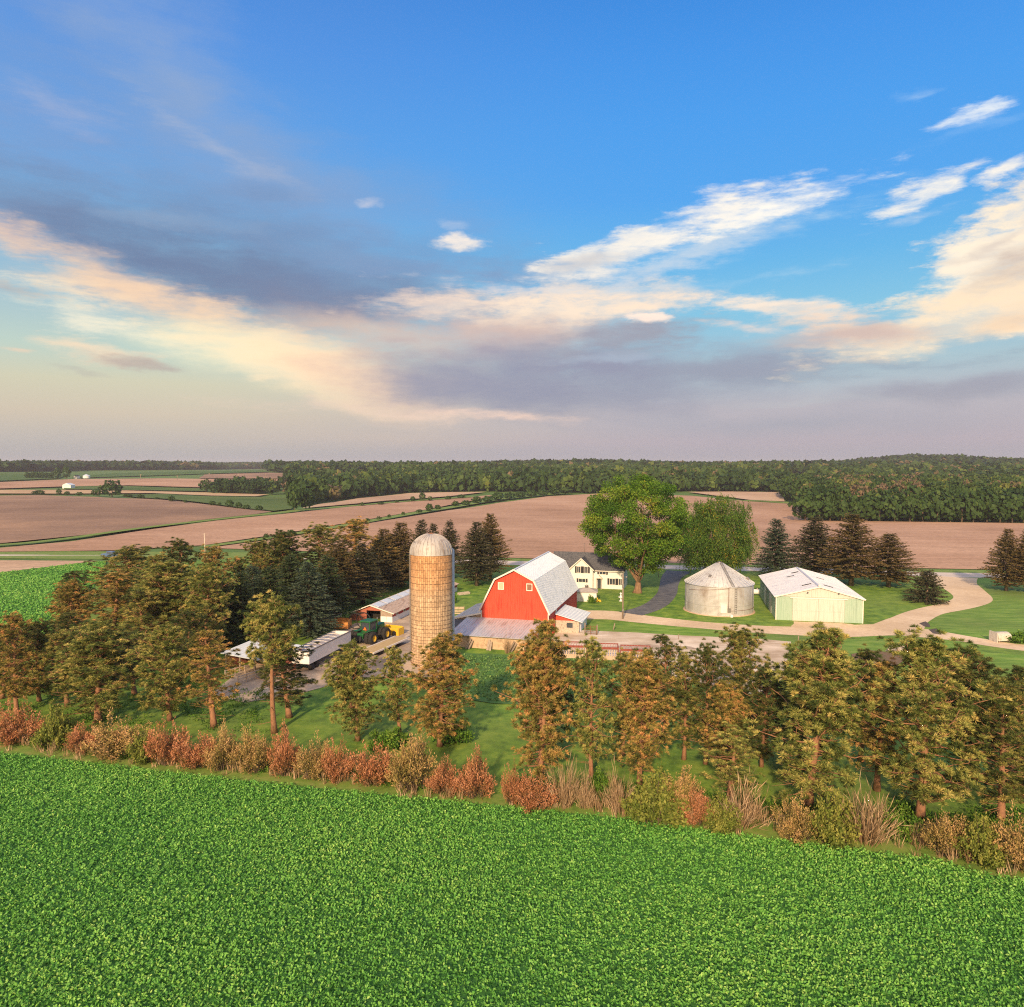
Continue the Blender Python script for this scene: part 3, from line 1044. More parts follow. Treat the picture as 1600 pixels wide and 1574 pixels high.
sheet('tilled_field', [(322, 857), (440, 842), (560, 821), (700, 798), (780, 786), (855, 776), (940, 771.5), (1080, 775), (1172, 784), (1240, 788), (1262, 800), (1262, 814), (1440, 816), (1600, 818), (1800, 820), (1900, 898), (1600, 892), (1300, 886), (1030, 880), (725, 870)], F_TILL, 'broad tilled brown field beyond the road behind the farm', far=True)
sheet('tilled_field', [(1074, 769), (1140, 768.5), (1222, 769.5), (1226, 784), (1172, 781.5), (1120, 775)], F_TILL2, 'small tilled field beyond the big trees up against the wood', far=True)
sheet('tilled_field', [(-200, 866), (-200, 862), (0, 857), (110, 847), (235, 828), (340, 814), (450, 803), (610, 785), (720, 778), (780, 773), (700, 790), (560, 815), (440, 835), (318, 853), (180, 861), (0, 863)], F_TILL, 'long tilled field sloping up on the left past the road', far=True)
sheet('tilled_field', [(-200, 776), (0, 775), (60, 774), (150, 777), (280, 784), (390, 797), (425, 800), (400, 804), (300, 815), (200, 830), (100, 840), (0, 850), (-200, 858)], F_DARK, 'dark tilled mound field at the left', far=True)
sheet('tilled_field', [(500, 788), (560, 779), (640, 771), (700, 769.5), (760, 769), (700, 776), (600, 783), (470, 795)], F_TILL2, 'narrow tilled field against the middle wood', far=True)
sheet('pasture', [(190, 774), (250, 772), (330, 776), (420, 777), (470, 780), (455, 796), (428, 799), (390, 796), (290, 783)], F_PAST, 'green pasture on the left between hedgerows', far=True)
sheet('stubble_field', [(-200, 772), (-200, 765), (0, 766), (100, 766), (200, 767), (320, 770), (420, 773), (400, 776), (330, 775), (240, 771), (100, 772)], F_STUB, 'pale stubble strip in the left distance', far=True)
sheet('pasture', [(100, 765), (100, 760.5), (200, 760), (310, 764), (330, 768), (190, 766)], F_PAST, 'green strip in the left distance', far=True)
sheet('tilled_field', [(-200, 764), (-200, 756), (0, 754), (120, 749), (250, 748), (330, 749), (480, 750), (560, 748), (600, 747), (520, 755), (430, 758), (310, 762), (200, 759), (90, 761), (0, 764)], F_TILL, 'distant tilled field low on the left', far=True, step=25)
sheet('grain_field', [(110, 746), (200, 739), (310, 736.5), (410, 735.5), (420, 738), (310, 741), (190, 745), (130, 747)], F_GREEN, 'bright green far field under the left ridge', far=True, step=25)
sheet('tilled_field', [(310, 748), (320, 742), (420, 739), (520, 742), (600, 741), (580, 746), (480, 749)], F_DARK, 'brown far field under the left ridge', far=True, step=25)
sheet('grain_field', [(-200, 752), (-200, 742), (-50, 740), (30, 740), (110, 741), (90, 748), (0, 752)], F_GREEN, 'green far field at the left edge', far=True, step=25)
ribbon('grass_strip', [G(-150, 858.5), G(0, 853), (G(100, 843.5)), G(230, 825.5), G(400, 806), G(460, 799.5)], [4, 4, 4.5, 5, 6, 8], M_VERGE, 'curving green waterway strip between tilled fields', far=True)
ribbon('grass_strip', [G(320, 856), G(440, 839), G(560, 818.5), G(690, 796), G(780, 781), G(880, 771)], [5, 5, 6, 8, 9, 9], M_VERGE, 'hedgerow grass strip dividing the tilled fields', far=True)
ribbon('grass_strip', [G(455, 799.5), G(560, 790.5), G(640, 784), G(740, 777)], [7, 6, 6, 8], M_VERGE, 'upper hedgerow grass strip', far=True)
ribbon('grass_strip', [G(1160, 783), G(1200, 784.5), G(1250, 788)], 7, M_VERGE, 'green strip between the two right hand tilled fields', far=True)

# county road
RD = [G(-160, 866.5), G(0, 867), G(180, 868), G(400, 870), G(725, 878), G(1030, 886.5), G(1300, 892.5), G(1450, 898), G(1600, 900.5), G(1800, 904)]
ribbon('grass_verge', RD, 19, M_VERGE, 'grassy verges on both sides of the road')
ribbon('road', RD, 8.2, M_ROAD, 'pale county road crossing behind the farm')
sheet('tilled_field', [(-160, 876), (0, 876), (80, 876.5), (150, 877), (120, 881), (60, 888), (0, 895), (-160, 908)], F_TILL2, 'small pale tilled wedge below the road at the left')

# lawns, drives and yards
sheet('lawn', [(-300, 1180), (-200, 1060), (60, 1000), (130, 930), (180, 880), (400, 874), (730, 882), (1030, 891), (1300, 897), (1450, 903), (1600, 906), (1900, 912), (2100, 1100), (2000, 1420), (1600, 1364), (1380, 1322), (1160, 1295), (980, 1270), (770, 1249), (400, 1212), (0, 1166)], M_LAWN, 'shaded green lawn round the farmyard and under the pines')
sheet('mown_lawn', [(1000, 975), (1110, 978), (1300, 1000), (1420, 1001), (1500, 1003), (1520, 1012), (1400, 1045), (1240, 1045), (1180, 1003), (1050, 995), (930, 988), (920, 975)], M_MOWN, 'bright mown grass strip between the gravel drive and the barnyard')
sheet('mown_lawn', [(1500, 905), (1600, 908), (1800, 912), (1900, 1030), (1600, 1010), (1500, 1000), (1448, 968), (1470, 952), (1540, 942), (1534, 930)], M_MOWN, 'mown lawn inside the driveway bend at the right')
sheet('mown_lawn', [(1480, 1018), (1560, 1022), (1700, 1034), (1800, 1070), (1600, 1058), (1480, 1032)], M_MOWN, 'mown grass below the drive at the right edge')
ribbon('driveway', [G(893, 962), G(950, 962), G(1010, 969), G(1100, 978), G(1200, 985), G(1300, 988), G(1380, 985), G(1440, 990), G(1500, 998), G(1560, 1008), G(1640, 1018), G(1760, 1032)], [8, 8, 6.5, 5.5, 6, 7.5, 8.5, 7.5, 5, 4.6, 4.6, 4.6], M_GRAVEL, 'tan gravel drive running along the farm buildings', jag=.2)
ribbon('driveway', [G(1395, 987), G(1420, 970), G(1450, 957), G(1500, 946), G(1520, 936), G(1506, 922), G(1490, 911), G(1484, 902)], [9, 6, 5.2, 6, 7, 8, 9.5, 12], M_GRAVEL, 'curving tan gravel driveway leading out to the road', jag=.2)
sheet('gravel_apron', [(1240, 972), (1300, 974), (1330, 976), (1345, 980), (1345, 992), (1230, 990)], M_GRAVEL, 'worn gravel apron in front of the machine shed doors', jag=.12)
sheet('mud_patch', [(1436, 975), (1446, 972), (1452, 976), (1454, 981), (1444, 980)], M_MUD, 'dark puddle patch at the fork of the gravel drive', jag=.08)
sheet('mud_patch', [(1451, 985), (1462, 983), (1471, 989), (1470, 993), (1458, 991)], M_MUD, 'second dark puddle patch beside the fork of the drive', jag=.08)
ribbon('asphalt_drive', [G(1062, 893), G(1050, 902), G(1045, 916), G(1042, 928), G(1030, 942), G(1012, 952), G(985, 960)], [7, 5, 4.2, 4.2, 4.4, 4.6, 5], M_ASPHALT, 'dark asphalt drive from the road past the big green tree')
sheet('barnyard', [(872, 984), (930, 987), (1000, 990), (1060, 994), (1180, 999), (1236, 1004), (1232, 1024), (1224, 1060), (1190, 1090), (1000, 1048), (870, 1040), (862, 1000)], M_YARD, 'pale streaked concrete barnyard behind the red feeders')
sheet('farmyard', [(500, 1005), (555, 975), (600, 972), (636, 960), (700, 962), (712, 985), (704, 1040), (690, 1060), (560, 1060), (470, 1085), (380, 1100), (330, 1085), (400, 1030)], M_DIRT, 'bare dirt farmyard round the green tractor')
for pts_, lab_ in (([(585, 997), (600, 993), (625, 988), (640, 990), (632, 996), (606, 1000)], 'dark damp streak on the dirt left of the silo'), ([(486, 1046), (500, 1040), (520, 1036), (522, 1040), (500, 1050)], 'dark damp patch under the end of the grain trailer'), ([(610, 1030), (628, 1022), (642, 1020), (640, 1028), (622, 1034)], 'dark oily patch at the foot of the silo'), ([(540, 1060), (580, 1040), (586, 1042), (548, 1064)], 'worn wheel track across the farmyard'), ([(520, 1056), (566, 1036), (570, 1038), (526, 1060)], 'second worn wheel track across the farmyard'), ([(950, 1012), (1010, 1008), (1080, 1012), (1090, 1016), (1020, 1017), (960, 1018)], 'manure stain along the barnyard'), ([(1090, 1030), (1150, 1022), (1200, 1030), (1190, 1038), (1120, 1040)], 'dark trodden patch in the barnyard'), ([(1060, 1044), (1120, 1050), (1160, 1046), (1150, 1058), (1090, 1058)], 'second dark trodden patch in the barnyard')):
    sheet('mud_patch', pts_, M_STAIN, lab_, jag=.22)
sheet('clover_patch', [(700, 1050), (712, 1022), (770, 1024), (830, 1026), (1000, 1032), (1050, 1045), (1040, 1100), (900, 1108), (770, 1101), (700, 1090)], M_CLOVER, 'dark green clover patch in front of the barn lean-to')
sheet('grass_verge', [(-260, 1128), (0, 1160), (200, 1184), (400, 1206), (600, 1226), (770, 1243), (980, 1264), (1160, 1287), (1380, 1308), (1440, 1318), (1520, 1340), (1600, 1356), (1900, 1395), (1900, 1424), (1600, 1384), (1520, 1371), (1480, 1355), (1380, 1341), (1160, 1313), (980, 1287), (770, 1266), (600, 1249), (400, 1229), (200, 1207), (0, 1183), (-260, 1152)], M_VERGE, 'mown verge between the shrub hedge and the green crop')
sheet('dirt_path', [(1372, 1266), (1384, 1272), (1396, 1284), (1420, 1292), (1452, 1306), (1462, 1318), (1440, 1320), (1410, 1306), (1390, 1292), (1376, 1280)], M_PATH, 'worn earth path slipping between the shrubs', jag=.06)
sheet('bare_earth', [(1330, 1024), (1360, 1018), (1400, 1022), (1420, 1030), (1400, 1042), (1340, 1040)], M_PATH, 'bare brown earth behind the right hand pines', jag=.15)
CROP_EDGE = [(-260, 1148), (0, 1179), (200, 1203), (400, 1225), (600, 1245), (770, 1262), (980, 1283), (1160, 1309), (1380, 1337), (1480, 1351), (1520, 1367), (1600, 1380), (1900, 1420)]
CROP = CROP_EDGE + [(2150, 1700), (800, 1740), (-550, 1700)]
sheet('crop_field', CROP, M_CROPSOIL, 'ground of the green crop field in the foreground')
CROP_L = [(-150, 912), (0, 897), (60, 890), (110, 884), (166, 879), (160, 900), (130, 940), (90, 985), (60, 1010), (-60, 1040), (-200, 1050)]
sheet('crop_field', CROP_L, M_CROPSOIL, 'ground of the green crop field left of the grove')


def inside(pts, poly):
    x, y = pts[:, 0], pts[:, 1]
    c = np.zeros(len(pts), bool)
    n = len(poly)
    for i in range(n):
        x1, y1 = poly[i]
        x2, y2 = poly[(i + 1) % n]
        k = ((y1 > y) != (y2 > y)) & (x < (x2 - x1) * (y - y1) / (y2 - y1 + 1e-12) + x1)
        c ^= k
    return c


def crop(name, polypx, spacing, nl, ll, lw, hh, seed, label, key='crop', kind='stuff', cat='crop plants'):
    rng = np.random.default_rng(seed)
    poly = [G(*p) for p in polypx]
    P = np.array(poly)
    x0, y0 = P.min(0)
    x1, y1 = P.max(0)
    xs = np.arange(x0, x1, spacing)
    ys = np.arange(y0, y1, spacing)
    X, Y = np.meshgrid(xs, ys)
    pts = np.stack([X.ravel(), Y.ravel()], 1) + rng.uniform(-.5, .5, (X.size, 2)) * spacing * 1.1
    pts = pts[inside(pts, poly)]
    n = len(pts)
    # uneven stand: patches of taller and shorter plants
    w = np.sin(pts[:, 0] * .9 + 1.3 * np.sin(pts[:, 1] * .7)) * np.sin(pts[:, 1] * 1.1 + 1.7 * np.sin(pts[:, 0] * .5))
    w2 = np.sin(pts[:, 0] * .17 + np.sin(pts[:, 1] * .13)) * np.sin(pts[:, 1] * .21)
    ht = hh * (1 + .16 * w + .10 * w2 + rng.normal(size=n) * .17)
    ht = np.clip(ht, hh * .5, hh * 1.6)
    a = rng.uniform(0, 6.283, (n, nl))
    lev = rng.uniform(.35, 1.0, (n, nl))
    rad = rng.uniform(.0, .10, (n, nl))
    B = np.stack([pts[:, None, 0] + np.cos(a) * rad, pts[:, None, 1] + np.sin(a) * rad, ht[:, None] * lev * .8], -1)
    e = rng.uniform(-.25, .95, (n, nl))
    D = np.stack([np.cos(a) * np.cos(e), np.sin(a) * np.cos(e), np.sin(e)], -1)
    L = rng.uniform(.7, 1.25, (n, nl)) * ll
    W = rng.uniform(.8, 1.2, (n, nl)) * lw
    pt = rng.normal(size=n) * .10 + .09 * w2
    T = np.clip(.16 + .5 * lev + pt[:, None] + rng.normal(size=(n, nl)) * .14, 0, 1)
    V, Fq = kites(B.reshape(-1, 3), D.reshape(-1, 3), L.ravel(), W.ravel(), rng, .25)
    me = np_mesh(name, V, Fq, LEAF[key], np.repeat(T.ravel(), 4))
    return tag(link(name, me), label, cat, kind=kind)


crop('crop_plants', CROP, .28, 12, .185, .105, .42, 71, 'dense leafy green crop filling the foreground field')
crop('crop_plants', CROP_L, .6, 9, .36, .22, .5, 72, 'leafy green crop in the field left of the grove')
crop('clover_plants', [(704, 1052), (714, 1026), (770, 1028), (830, 1030), (1000, 1036), (1045, 1047), (1036, 1096), (900, 1104), (772, 1097), (704, 1086)], .6, 7, .30, .2, .28, 73, 'thick clover growing in front of the barn', 'clover', cat='clover')


# low weeds under the hedge and between the trees
def weeds(name, polypx, n, seed, label, size=1.0, key='under'):
    rng = np.random.default_rng(seed)
    poly = [G(*p) for p in polypx]
    P = np.array(poly)
    c = np.array([]).reshape(0, 2)
    while len(c) < n:
        q = rng.uniform(P.min(0), P.max(0), (n * 2, 2))
        q = q[inside(q, poly)]
        k = np.sin(q[:, 0] * .55 + 2 * np.sin(q[:, 1] * .4)) + np.sin(q[:, 1] * .8 + q[:, 0] * .23) > rng.uniform(-1.6, 1.0, len(q))
        c = np.concatenate([c, q[k]])
    c = c[:n]
    nl = 26
    h = rng.uniform(.25, .8, n) * size
    B = np.stack([c[:, None, 0] + rng.normal(size=(n, nl)) * .28 * size, c[:, None, 1] + rng.normal(size=(n, nl)) * .28 * size, rng.uniform(.02, 1, (n, nl)) * h[:, None]], -1)
    D = rng.normal(size=(n, nl, 3)) + np.array([0, 0, .5])
    T = np.clip(.45 + rng.normal(size=(n, 1)) * .2 + rng.normal(size=(n, nl)) * .15, 0, 1)
    V, Fq = kites(B.reshape(-1, 3), D.reshape(-1, 3), rng.uniform(.14, .30, n * nl) * size, rng.uniform(.08, .16, n * nl) * size, rng)
    return tag(link(name, np_mesh(name, V, Fq, LEAF[key], np.repeat(T.ravel(), 4))), label, 'undergrowth', kind='stuff')


weeds('undergrowth', [(-120, 1150), (0, 1163), (200, 1188), (400, 1210), (600, 1231), (760, 1248), (760, 1242), (600, 1214), (400, 1192), (200, 1168), (0, 1144), (-120, 1130)], 900, 81, 'bright weeds along the foot of the left hedge', .8)
weeds('undergrowth', [(780, 1250), (980, 1270), (1160, 1294), (1380, 1314), (1380, 1270), (1160, 1250), (980, 1232), (800, 1222)], 900, 82, 'bright weeds along the foot of the middle hedge', .9)
weeds('undergrowth', [(1400, 1300), (1470, 1330), (1530, 1350), (1610, 1364), (1750, 1385), (1740, 1290), (1400, 1250)], 800, 83, 'leafy weeds at the right end of the hedge', 1.0)
weeds('undergrowth', [(-100, 1110), (0, 1122), (240, 1140), (420, 1150), (420, 1085), (240, 1060), (0, 1060)], 420, 84, 'dark weeds under the left pines', 1.0)


# ------------------------------------------------------------------ woodland
def crown_proto(n, size, seed):
    """leaf clumps on a lumpy unit crown, z from 0 to 1"""
    rng = np.random.default_rng(seed)
    d = unit(rng.normal(size=(n, 3)))
    d[:, 2] = np.abs(d[:, 2]) * np.where(rng.random(n) < .33, -.9, 1)
    lump = 1 + .17 * np.sin(d[:, 0] * 6 + seed) * np.sin(d[:, 1] * 6 + 2 * seed) + .1 * np.sin(d[:, 2] * 9)
    p = d * lump[:, None] * rng.uniform(.8, 1.03, (n, 1))
    p = p * np.array([.5, .5, .47]) + np.array([0, 0, .5])
    D = unit(rng.normal(size=(n, 3)) + d * .2)
    nn = d + rng.normal(size=(n, 3)) * .55
    u_ = unit(np.cross(nn, D))
    v_ = unit(np.cross(nn, u_))
    s1 = rng.uniform(.7, 1.3, (n, 1)) * size
    s2 = rng.uniform(.7, 1.3, (n, 1)) * size
    V = np.stack([p - u_ * s1, p - v_ * s2, p + u_ * s1, p + v_ * s2], 1)
    return V, rng.normal(size=n) * .10


def wood(name, xy, wid, hei, protos, seed, label, tshift=0.0, rus=0.0):
    rng = np.random.default_rng(seed)
    n = len(xy)
    which = rng.integers(0, len(protos), n)
    Vs, Ts = [], []
    patch = .5 + .5 * np.sin(xy[:, 0] / 41 + 2 * np.sin(xy[:, 1] / 67)) * np.sin(xy[:, 1] / 53)
    tr = .18 + .28 * patch + rng.normal(size=n) * .17 + tshift + rus
    tr = np.where(rng.random(n) < .045, rng.uniform(.86, 1.0, n), np.clip(tr, 0, np.where(np.asarray(rus) > .3, 1.0, .84)))
    z = hgt(xy[:, 0], xy[:, 1])
    for k, (pv, pt) in enumerate(protos):
        m_ = which == k
        if not m_.any():
            continue
        a = rng.uniform(0, 6.283, m_.sum())
        c, s = np.cos(a)[:, None, None], np.sin(a)[:, None, None]
        X, Y, Z = pv[None, ..., 0], pv[None, ..., 1], pv[None, ..., 2]
        w = wid[m_][:, None, None]
        h = hei[m_][:, None, None]
        V = np.stack([(X * c - Y * s) * w + xy[m_, 0][:, None, None], (X * s + Y * c) * w + xy[m_, 1][:, None, None], Z * h + z[m_][:, None, None] - .4], -1)
        Vs.append(V.reshape(-1, 3))
        t = np.clip(tr[m_][:, None] + pt[None, :] * .6, 0, 1)
        Ts.append(np.repeat(t.ravel(), 4))
    V = np.concatenate(Vs)
    Fq = np.arange(len(V), dtype=np.int32).reshape(-1, 4)
    return tag(link(name, np_mesh(name, V, Fq, LEAF['wood'], np.concatenate(Ts))), label, 'woods', kind='stuff')


def scatter(d0, d1, az0, az1, spacing, seed, keep):
    """jittered tree spots between two distances, kept where keep(px, py of the foot) holds"""
    rng = np.random.default_rng(seed)
    x0, x1 = d1 * math.sin(R(az0)), d1 * math.sin(R(az1))
    xs = np.arange(min(x0, -10), x1, spacing)
    ys = np.arange(d0 * .7, d1, spacing)
    X, Y = np.meshgrid(xs, ys)
    p = np.stack([X.ravel(), Y.ravel()], 1) + rng.uniform(-.45, .45, (X.size, 2)) * spacing
    D = np.hypot(p[:, 0], p[:, 1])
    A = np.degrees(np.arctan2(p[:, 0], p[:, 1]))
    p = p[(D > d0) & (D < d1) & (A > az0) & (A < az1)]
    px, py = proj(p[:, 0], p[:, 1], hgt(p[:, 0], p[:, 1]))
    return p[keep(px, py)]


def near_right(px, py):
    front = np.interp(px, [1222, 1226, 1258, 1262, 1440, 1600, 1900], [700, 783, 786, 812, 814, 815, 817])
    return (px > 1224) & (py < front - .8)


def middle(px, py):
    front = np.interp(px, [440, 452, 470, 500, 560, 640, 700, 760, 880, 940, 1075, 1225], [600, 775, 790, 785, 777, 769.5, 768, 767.5, 770, 770, 767.5, 768])
    hole = inside(np.stack([px, py], 1), [(505, 745), (570, 739), (640, 740), (610, 750), (520, 757)]) 
    return (py < front) & (px > 440) & (px < 1230) & ~hole


def ridge(px, py):
    front = np.interp(px, [-300, 0, 100, 140, 300, 410, 430, 500, 560, 700, 2000], [737, 737, 736.5, 735, 734, 733, 738, 740.5, 739, 760, 790])
    return py < front


PA = [crown_proto(260, .085, s) for s in range(6)]
PB = [crown_proto(64, .17, s + 10) for s in range(6)]
PC = [crown_proto(20, .28, s + 20) for s in range(6)]
rng = np.random.default_rng(3)
p = scatter(340, 800, 20, 44, 7.0, 91, near_right)
px_, py_ = proj(p[:, 0], p[:, 1], hgt(p[:, 0], p[:, 1]))
wood('woods', p, rng.uniform(8, 13, len(p)), rng.uniform(11, 17, len(p)), PA, 92, 'leafy wood behind the tilled field on the right', .10, np.where((np.abs(px_ - 1365) < 70) & (py_ > 765) & (rng.random(len(p)) < .4), .6, 0.0))
p = scatter(470, 1250, -20, 23, 9.0, 93, middle)
wood('woods', p, rng.uniform(9, 15, len(p)), rng.uniform(11, 18, len(p)), PB, 94, 'mixed wood stretching across the middle distance', .03)
p = scatter(800, 1250, 22, 44, 10.0, 95, lambda a, b: a > 1228)
wood('woods', p, rng.uniform(11, 16, len(p)), rng.uniform(11, 17, len(p)), PB, 96, 'wooded slopes in the right distance', .06)
p = scatter(1000, 3600, -44, 44, 19.0, 97, lambda a, b: ridge(a, b) & ((np.abs(a - 800) > -1)))
p = p[np.hypot(p[:, 0], p[:, 1]) > np.where(proj(p[:, 0], p[:, 1], hgt(p[:, 0], p[:, 1]))[0] > 480, 1240, 0)]
wood('woods', p, rng.uniform(17, 26, len(p)), rng.uniform(12, 19, len(p)), PC, 98, 'wooded ridges along the whole horizon', -.2)
p = scatter(480, 900, -27, -16, 8.0, 99, lambda a, b: inside(np.stack([a, b], 1), [(335, 771), (350, 766), (450, 764), (500, 760), (520, 770), (470, 780), (452, 775), (400, 773)]))
wood('woods', p, rng.uniform(8, 13, len(p)), rng.uniform(9, 14, len(p)), PA, 100, 'dark spinney running into the middle wood on the left', -.06)

# trees one can tell apart in the fields and along the wood edge
TREE_FAR = []
for s in range(5):
    pv, pt = crown_proto(260, .085, 40 + s)
    pv = pv.reshape(-1, 3) * np.array([1, 1, 1])
    t = np.clip(.36 + np.repeat(pt, 4), 0, .8)
    TREE_FAR.append(np_mesh('crown', pv, np.arange(len(pv)).reshape(-1, 4), LEAF['wood'], t))
mbt = MB()
mbt.tube([(0, 0, -.02), (.01, 0, .3), (0, .01, .6)], [.035, .024, .01], 6)
FAR_TRUNK = proto_mesh(mbt, 'trunk', BARK_GREY)


def far_tree(name, label, cat, px, base, top, half, group=None):
    x, y = G(px, base)
    z = float(hgt(x, y))
    h = ZY(px, top, y) - z
    w = 2 * half * y / F
    root = thing(name, label, cat, (x, y, z - .05), rnd.uniform(0, 6.28), group)
    root.scale = (w, w, h)
    link('trunk', FAR_TRUNK, root)
    link('crown', TREE_FAR[rnd.randrange(5)], root)


x0 = 1258
while x0 < 1700:
    far_tree('woodland_tree', 'green tree in the front row of the right hand wood facing the tilled field', 'tree', x0, 814.5 + (x0 - 1258) * .004 + rnd.uniform(-1, .5), rnd.uniform(763, 776), rnd.uniform(15, 22), 'front row of the right hand wood')
    x0 += rnd.uniform(15, 24)
for px, ba, to, hw, lab in [
    (175, 776, 751, 15, 'large dark round tree in the hedgerow of the left fields'),
    (152, 775, 765, 9, 'lower tree joined to the large dark hedgerow tree on its left'),
    (322, 768, 750, 10, 'round tree at the left end of the dark spinney'),
    (374, 770, 744, 15, 'tallest round tree of the dark spinney'),
    (400, 771, 751, 12, 'dark tree right of the tallest tree in the spinney'),
    (425, 772, 752, 13, 'rounded tree in the right part of the spinney'),
    (460, 798, 757, 11, 'pale tall grey green tree at the bottom corner of the pasture'),
    (478, 796, 765, 14, 'green tree next to the pale tall tree at the pasture corner'),
    (90, 748, 731, 5, 'tall dark tree of the left distant farmstead'),
    (104, 748, 729, 6, 'tallest dark tree of the far farmstead beside the small white bin'),
    (660, 782, 770, 5, 'small round tree on the upper hedgerow between tilled fields'),
    (671, 800, 787, 6, 'bright green round bush tree on the lower hedgerow above the spruce tips'),
]:
    far_tree('field_tree', lab, 'tree', px, ba, to, hw)
for k in range(9):
    far_tree('conifer', 'dark tree in the dense row at the far left farmstead', 'tree', 42 + k * 5, 747.5, 738 + rnd.uniform(-1, 1.5), 3.6, 'dark tree row at the far left farmstead')
for px, ba, to, hw in [(62, 773, 766, 7), (55, 773, 767.5, 5), (92, 774, 764, 4), (105, 774, 768, 4), (124, 775, 769, 5), (200, 777, 772, 6), (220, 779, 773, 6), (245, 781, 777, 4), (268, 784, 775, 5), (290, 786, 781, 3), (332, 790, 783, 5), (343, 791, 785, 3), (359, 793, 781, 6), (373, 795, 785, 5), (385, 796, 789, 6), (405, 798, 790, 6),
                       (645, 784, 776, 4), (672, 783, 776, 4), (566, 791, 785, 3), (595, 789, 784, 5), (620, 786, 781, 3), (700, 781, 775, 5), (720, 779, 773, 6),
                       (684, 797, 789, 5), (655, 802, 796, 5), (630, 806, 800, 3), (608, 810, 804, 3), (592, 813, 807, 4), (574, 816, 810, 4), (712, 792, 783, 6), (728, 790, 782, 7), (745, 787, 776, 8), (762, 785, 775, 8), (778, 783, 770, 10), (796, 780, 770, 9), (812, 778, 768, 9), (830, 776, 766, 10), (848, 775, 765, 9), (866, 773, 763, 9), (884, 772, 761, 10), (416, 842, 834, 4), (455, 838, 828, 7)]:
    far_tree('hedgerow_bush', 'small green bush in a hedgerow between the far fields', 'bush', px, ba, to, hw, 'hedgerow bushes of the far fields')


def stalks(name, line, n, seed, label):
    """tall dry grass and weed stalks tangled along the hedge"""
    rng = np.random.default_rng(seed)
    P = np.array([G(*p) for p in line])
    seg = rng.integers(0, len(P) - 1, n)
    f = rng.random((n, 1))
    c = P[seg] * (1 - f) + P[seg + 1] * f + rng.normal(size=(n, 2)) * np.array([1.2, .9])
    k = np.sin(c[:, 0] * .7 + np.sin(c[:, 1]) * 2) + np.sin(c[:, 0] * 1.9) > rng.uniform(-1.6, 1.2, n)
    c = c[k]
    n = len(c)
    nl = 14
    hh = rng.uniform(.5, 1.7, (n, 1)) * rng.uniform(.6, 1.1, (n, nl))
    B = np.stack([c[:, None, 0] + rng.normal(size=(n, nl)) * .12, c[:, None, 1] + rng.normal(size=(n, nl)) * .12, np.zeros((n, nl))], -1)
    D = rng.normal(size=(n, nl, 3)) * .22 + np.array([0, 0, 1])
    T = np.clip(.45 + rng.normal(size=(n, 1)) * .2 + rng.normal(size=(n, nl)) * .12, 0, 1)
    V, Fq = kites(B.reshape(-1, 3), D.reshape(-1, 3), hh.ravel(), np.full(n * nl, .05), rng)
    return tag(link(name, np_mesh(name, V, Fq, LEAF['straw'], np.repeat(T.ravel(), 4))), label, 'dry grass', kind='stuff')


stalks('dry_grass', [(-100, 1150), (0, 1161), (200, 1186), (400, 1208), (600, 1228), (765, 1244)], 420, 86, 'dry grass stalks along the left hedge')
stalks('dry_grass', [(790, 1250), (980, 1266), (1160, 1290), (1380, 1312)], 260, 87, 'dry grass stalks along the middle hedge')
stalks('dry_grass', [(1420, 1310), (1480, 1330), (1600, 1352), (1720, 1372)], 260, 88, 'dry grass stalks at the right end of the hedge')
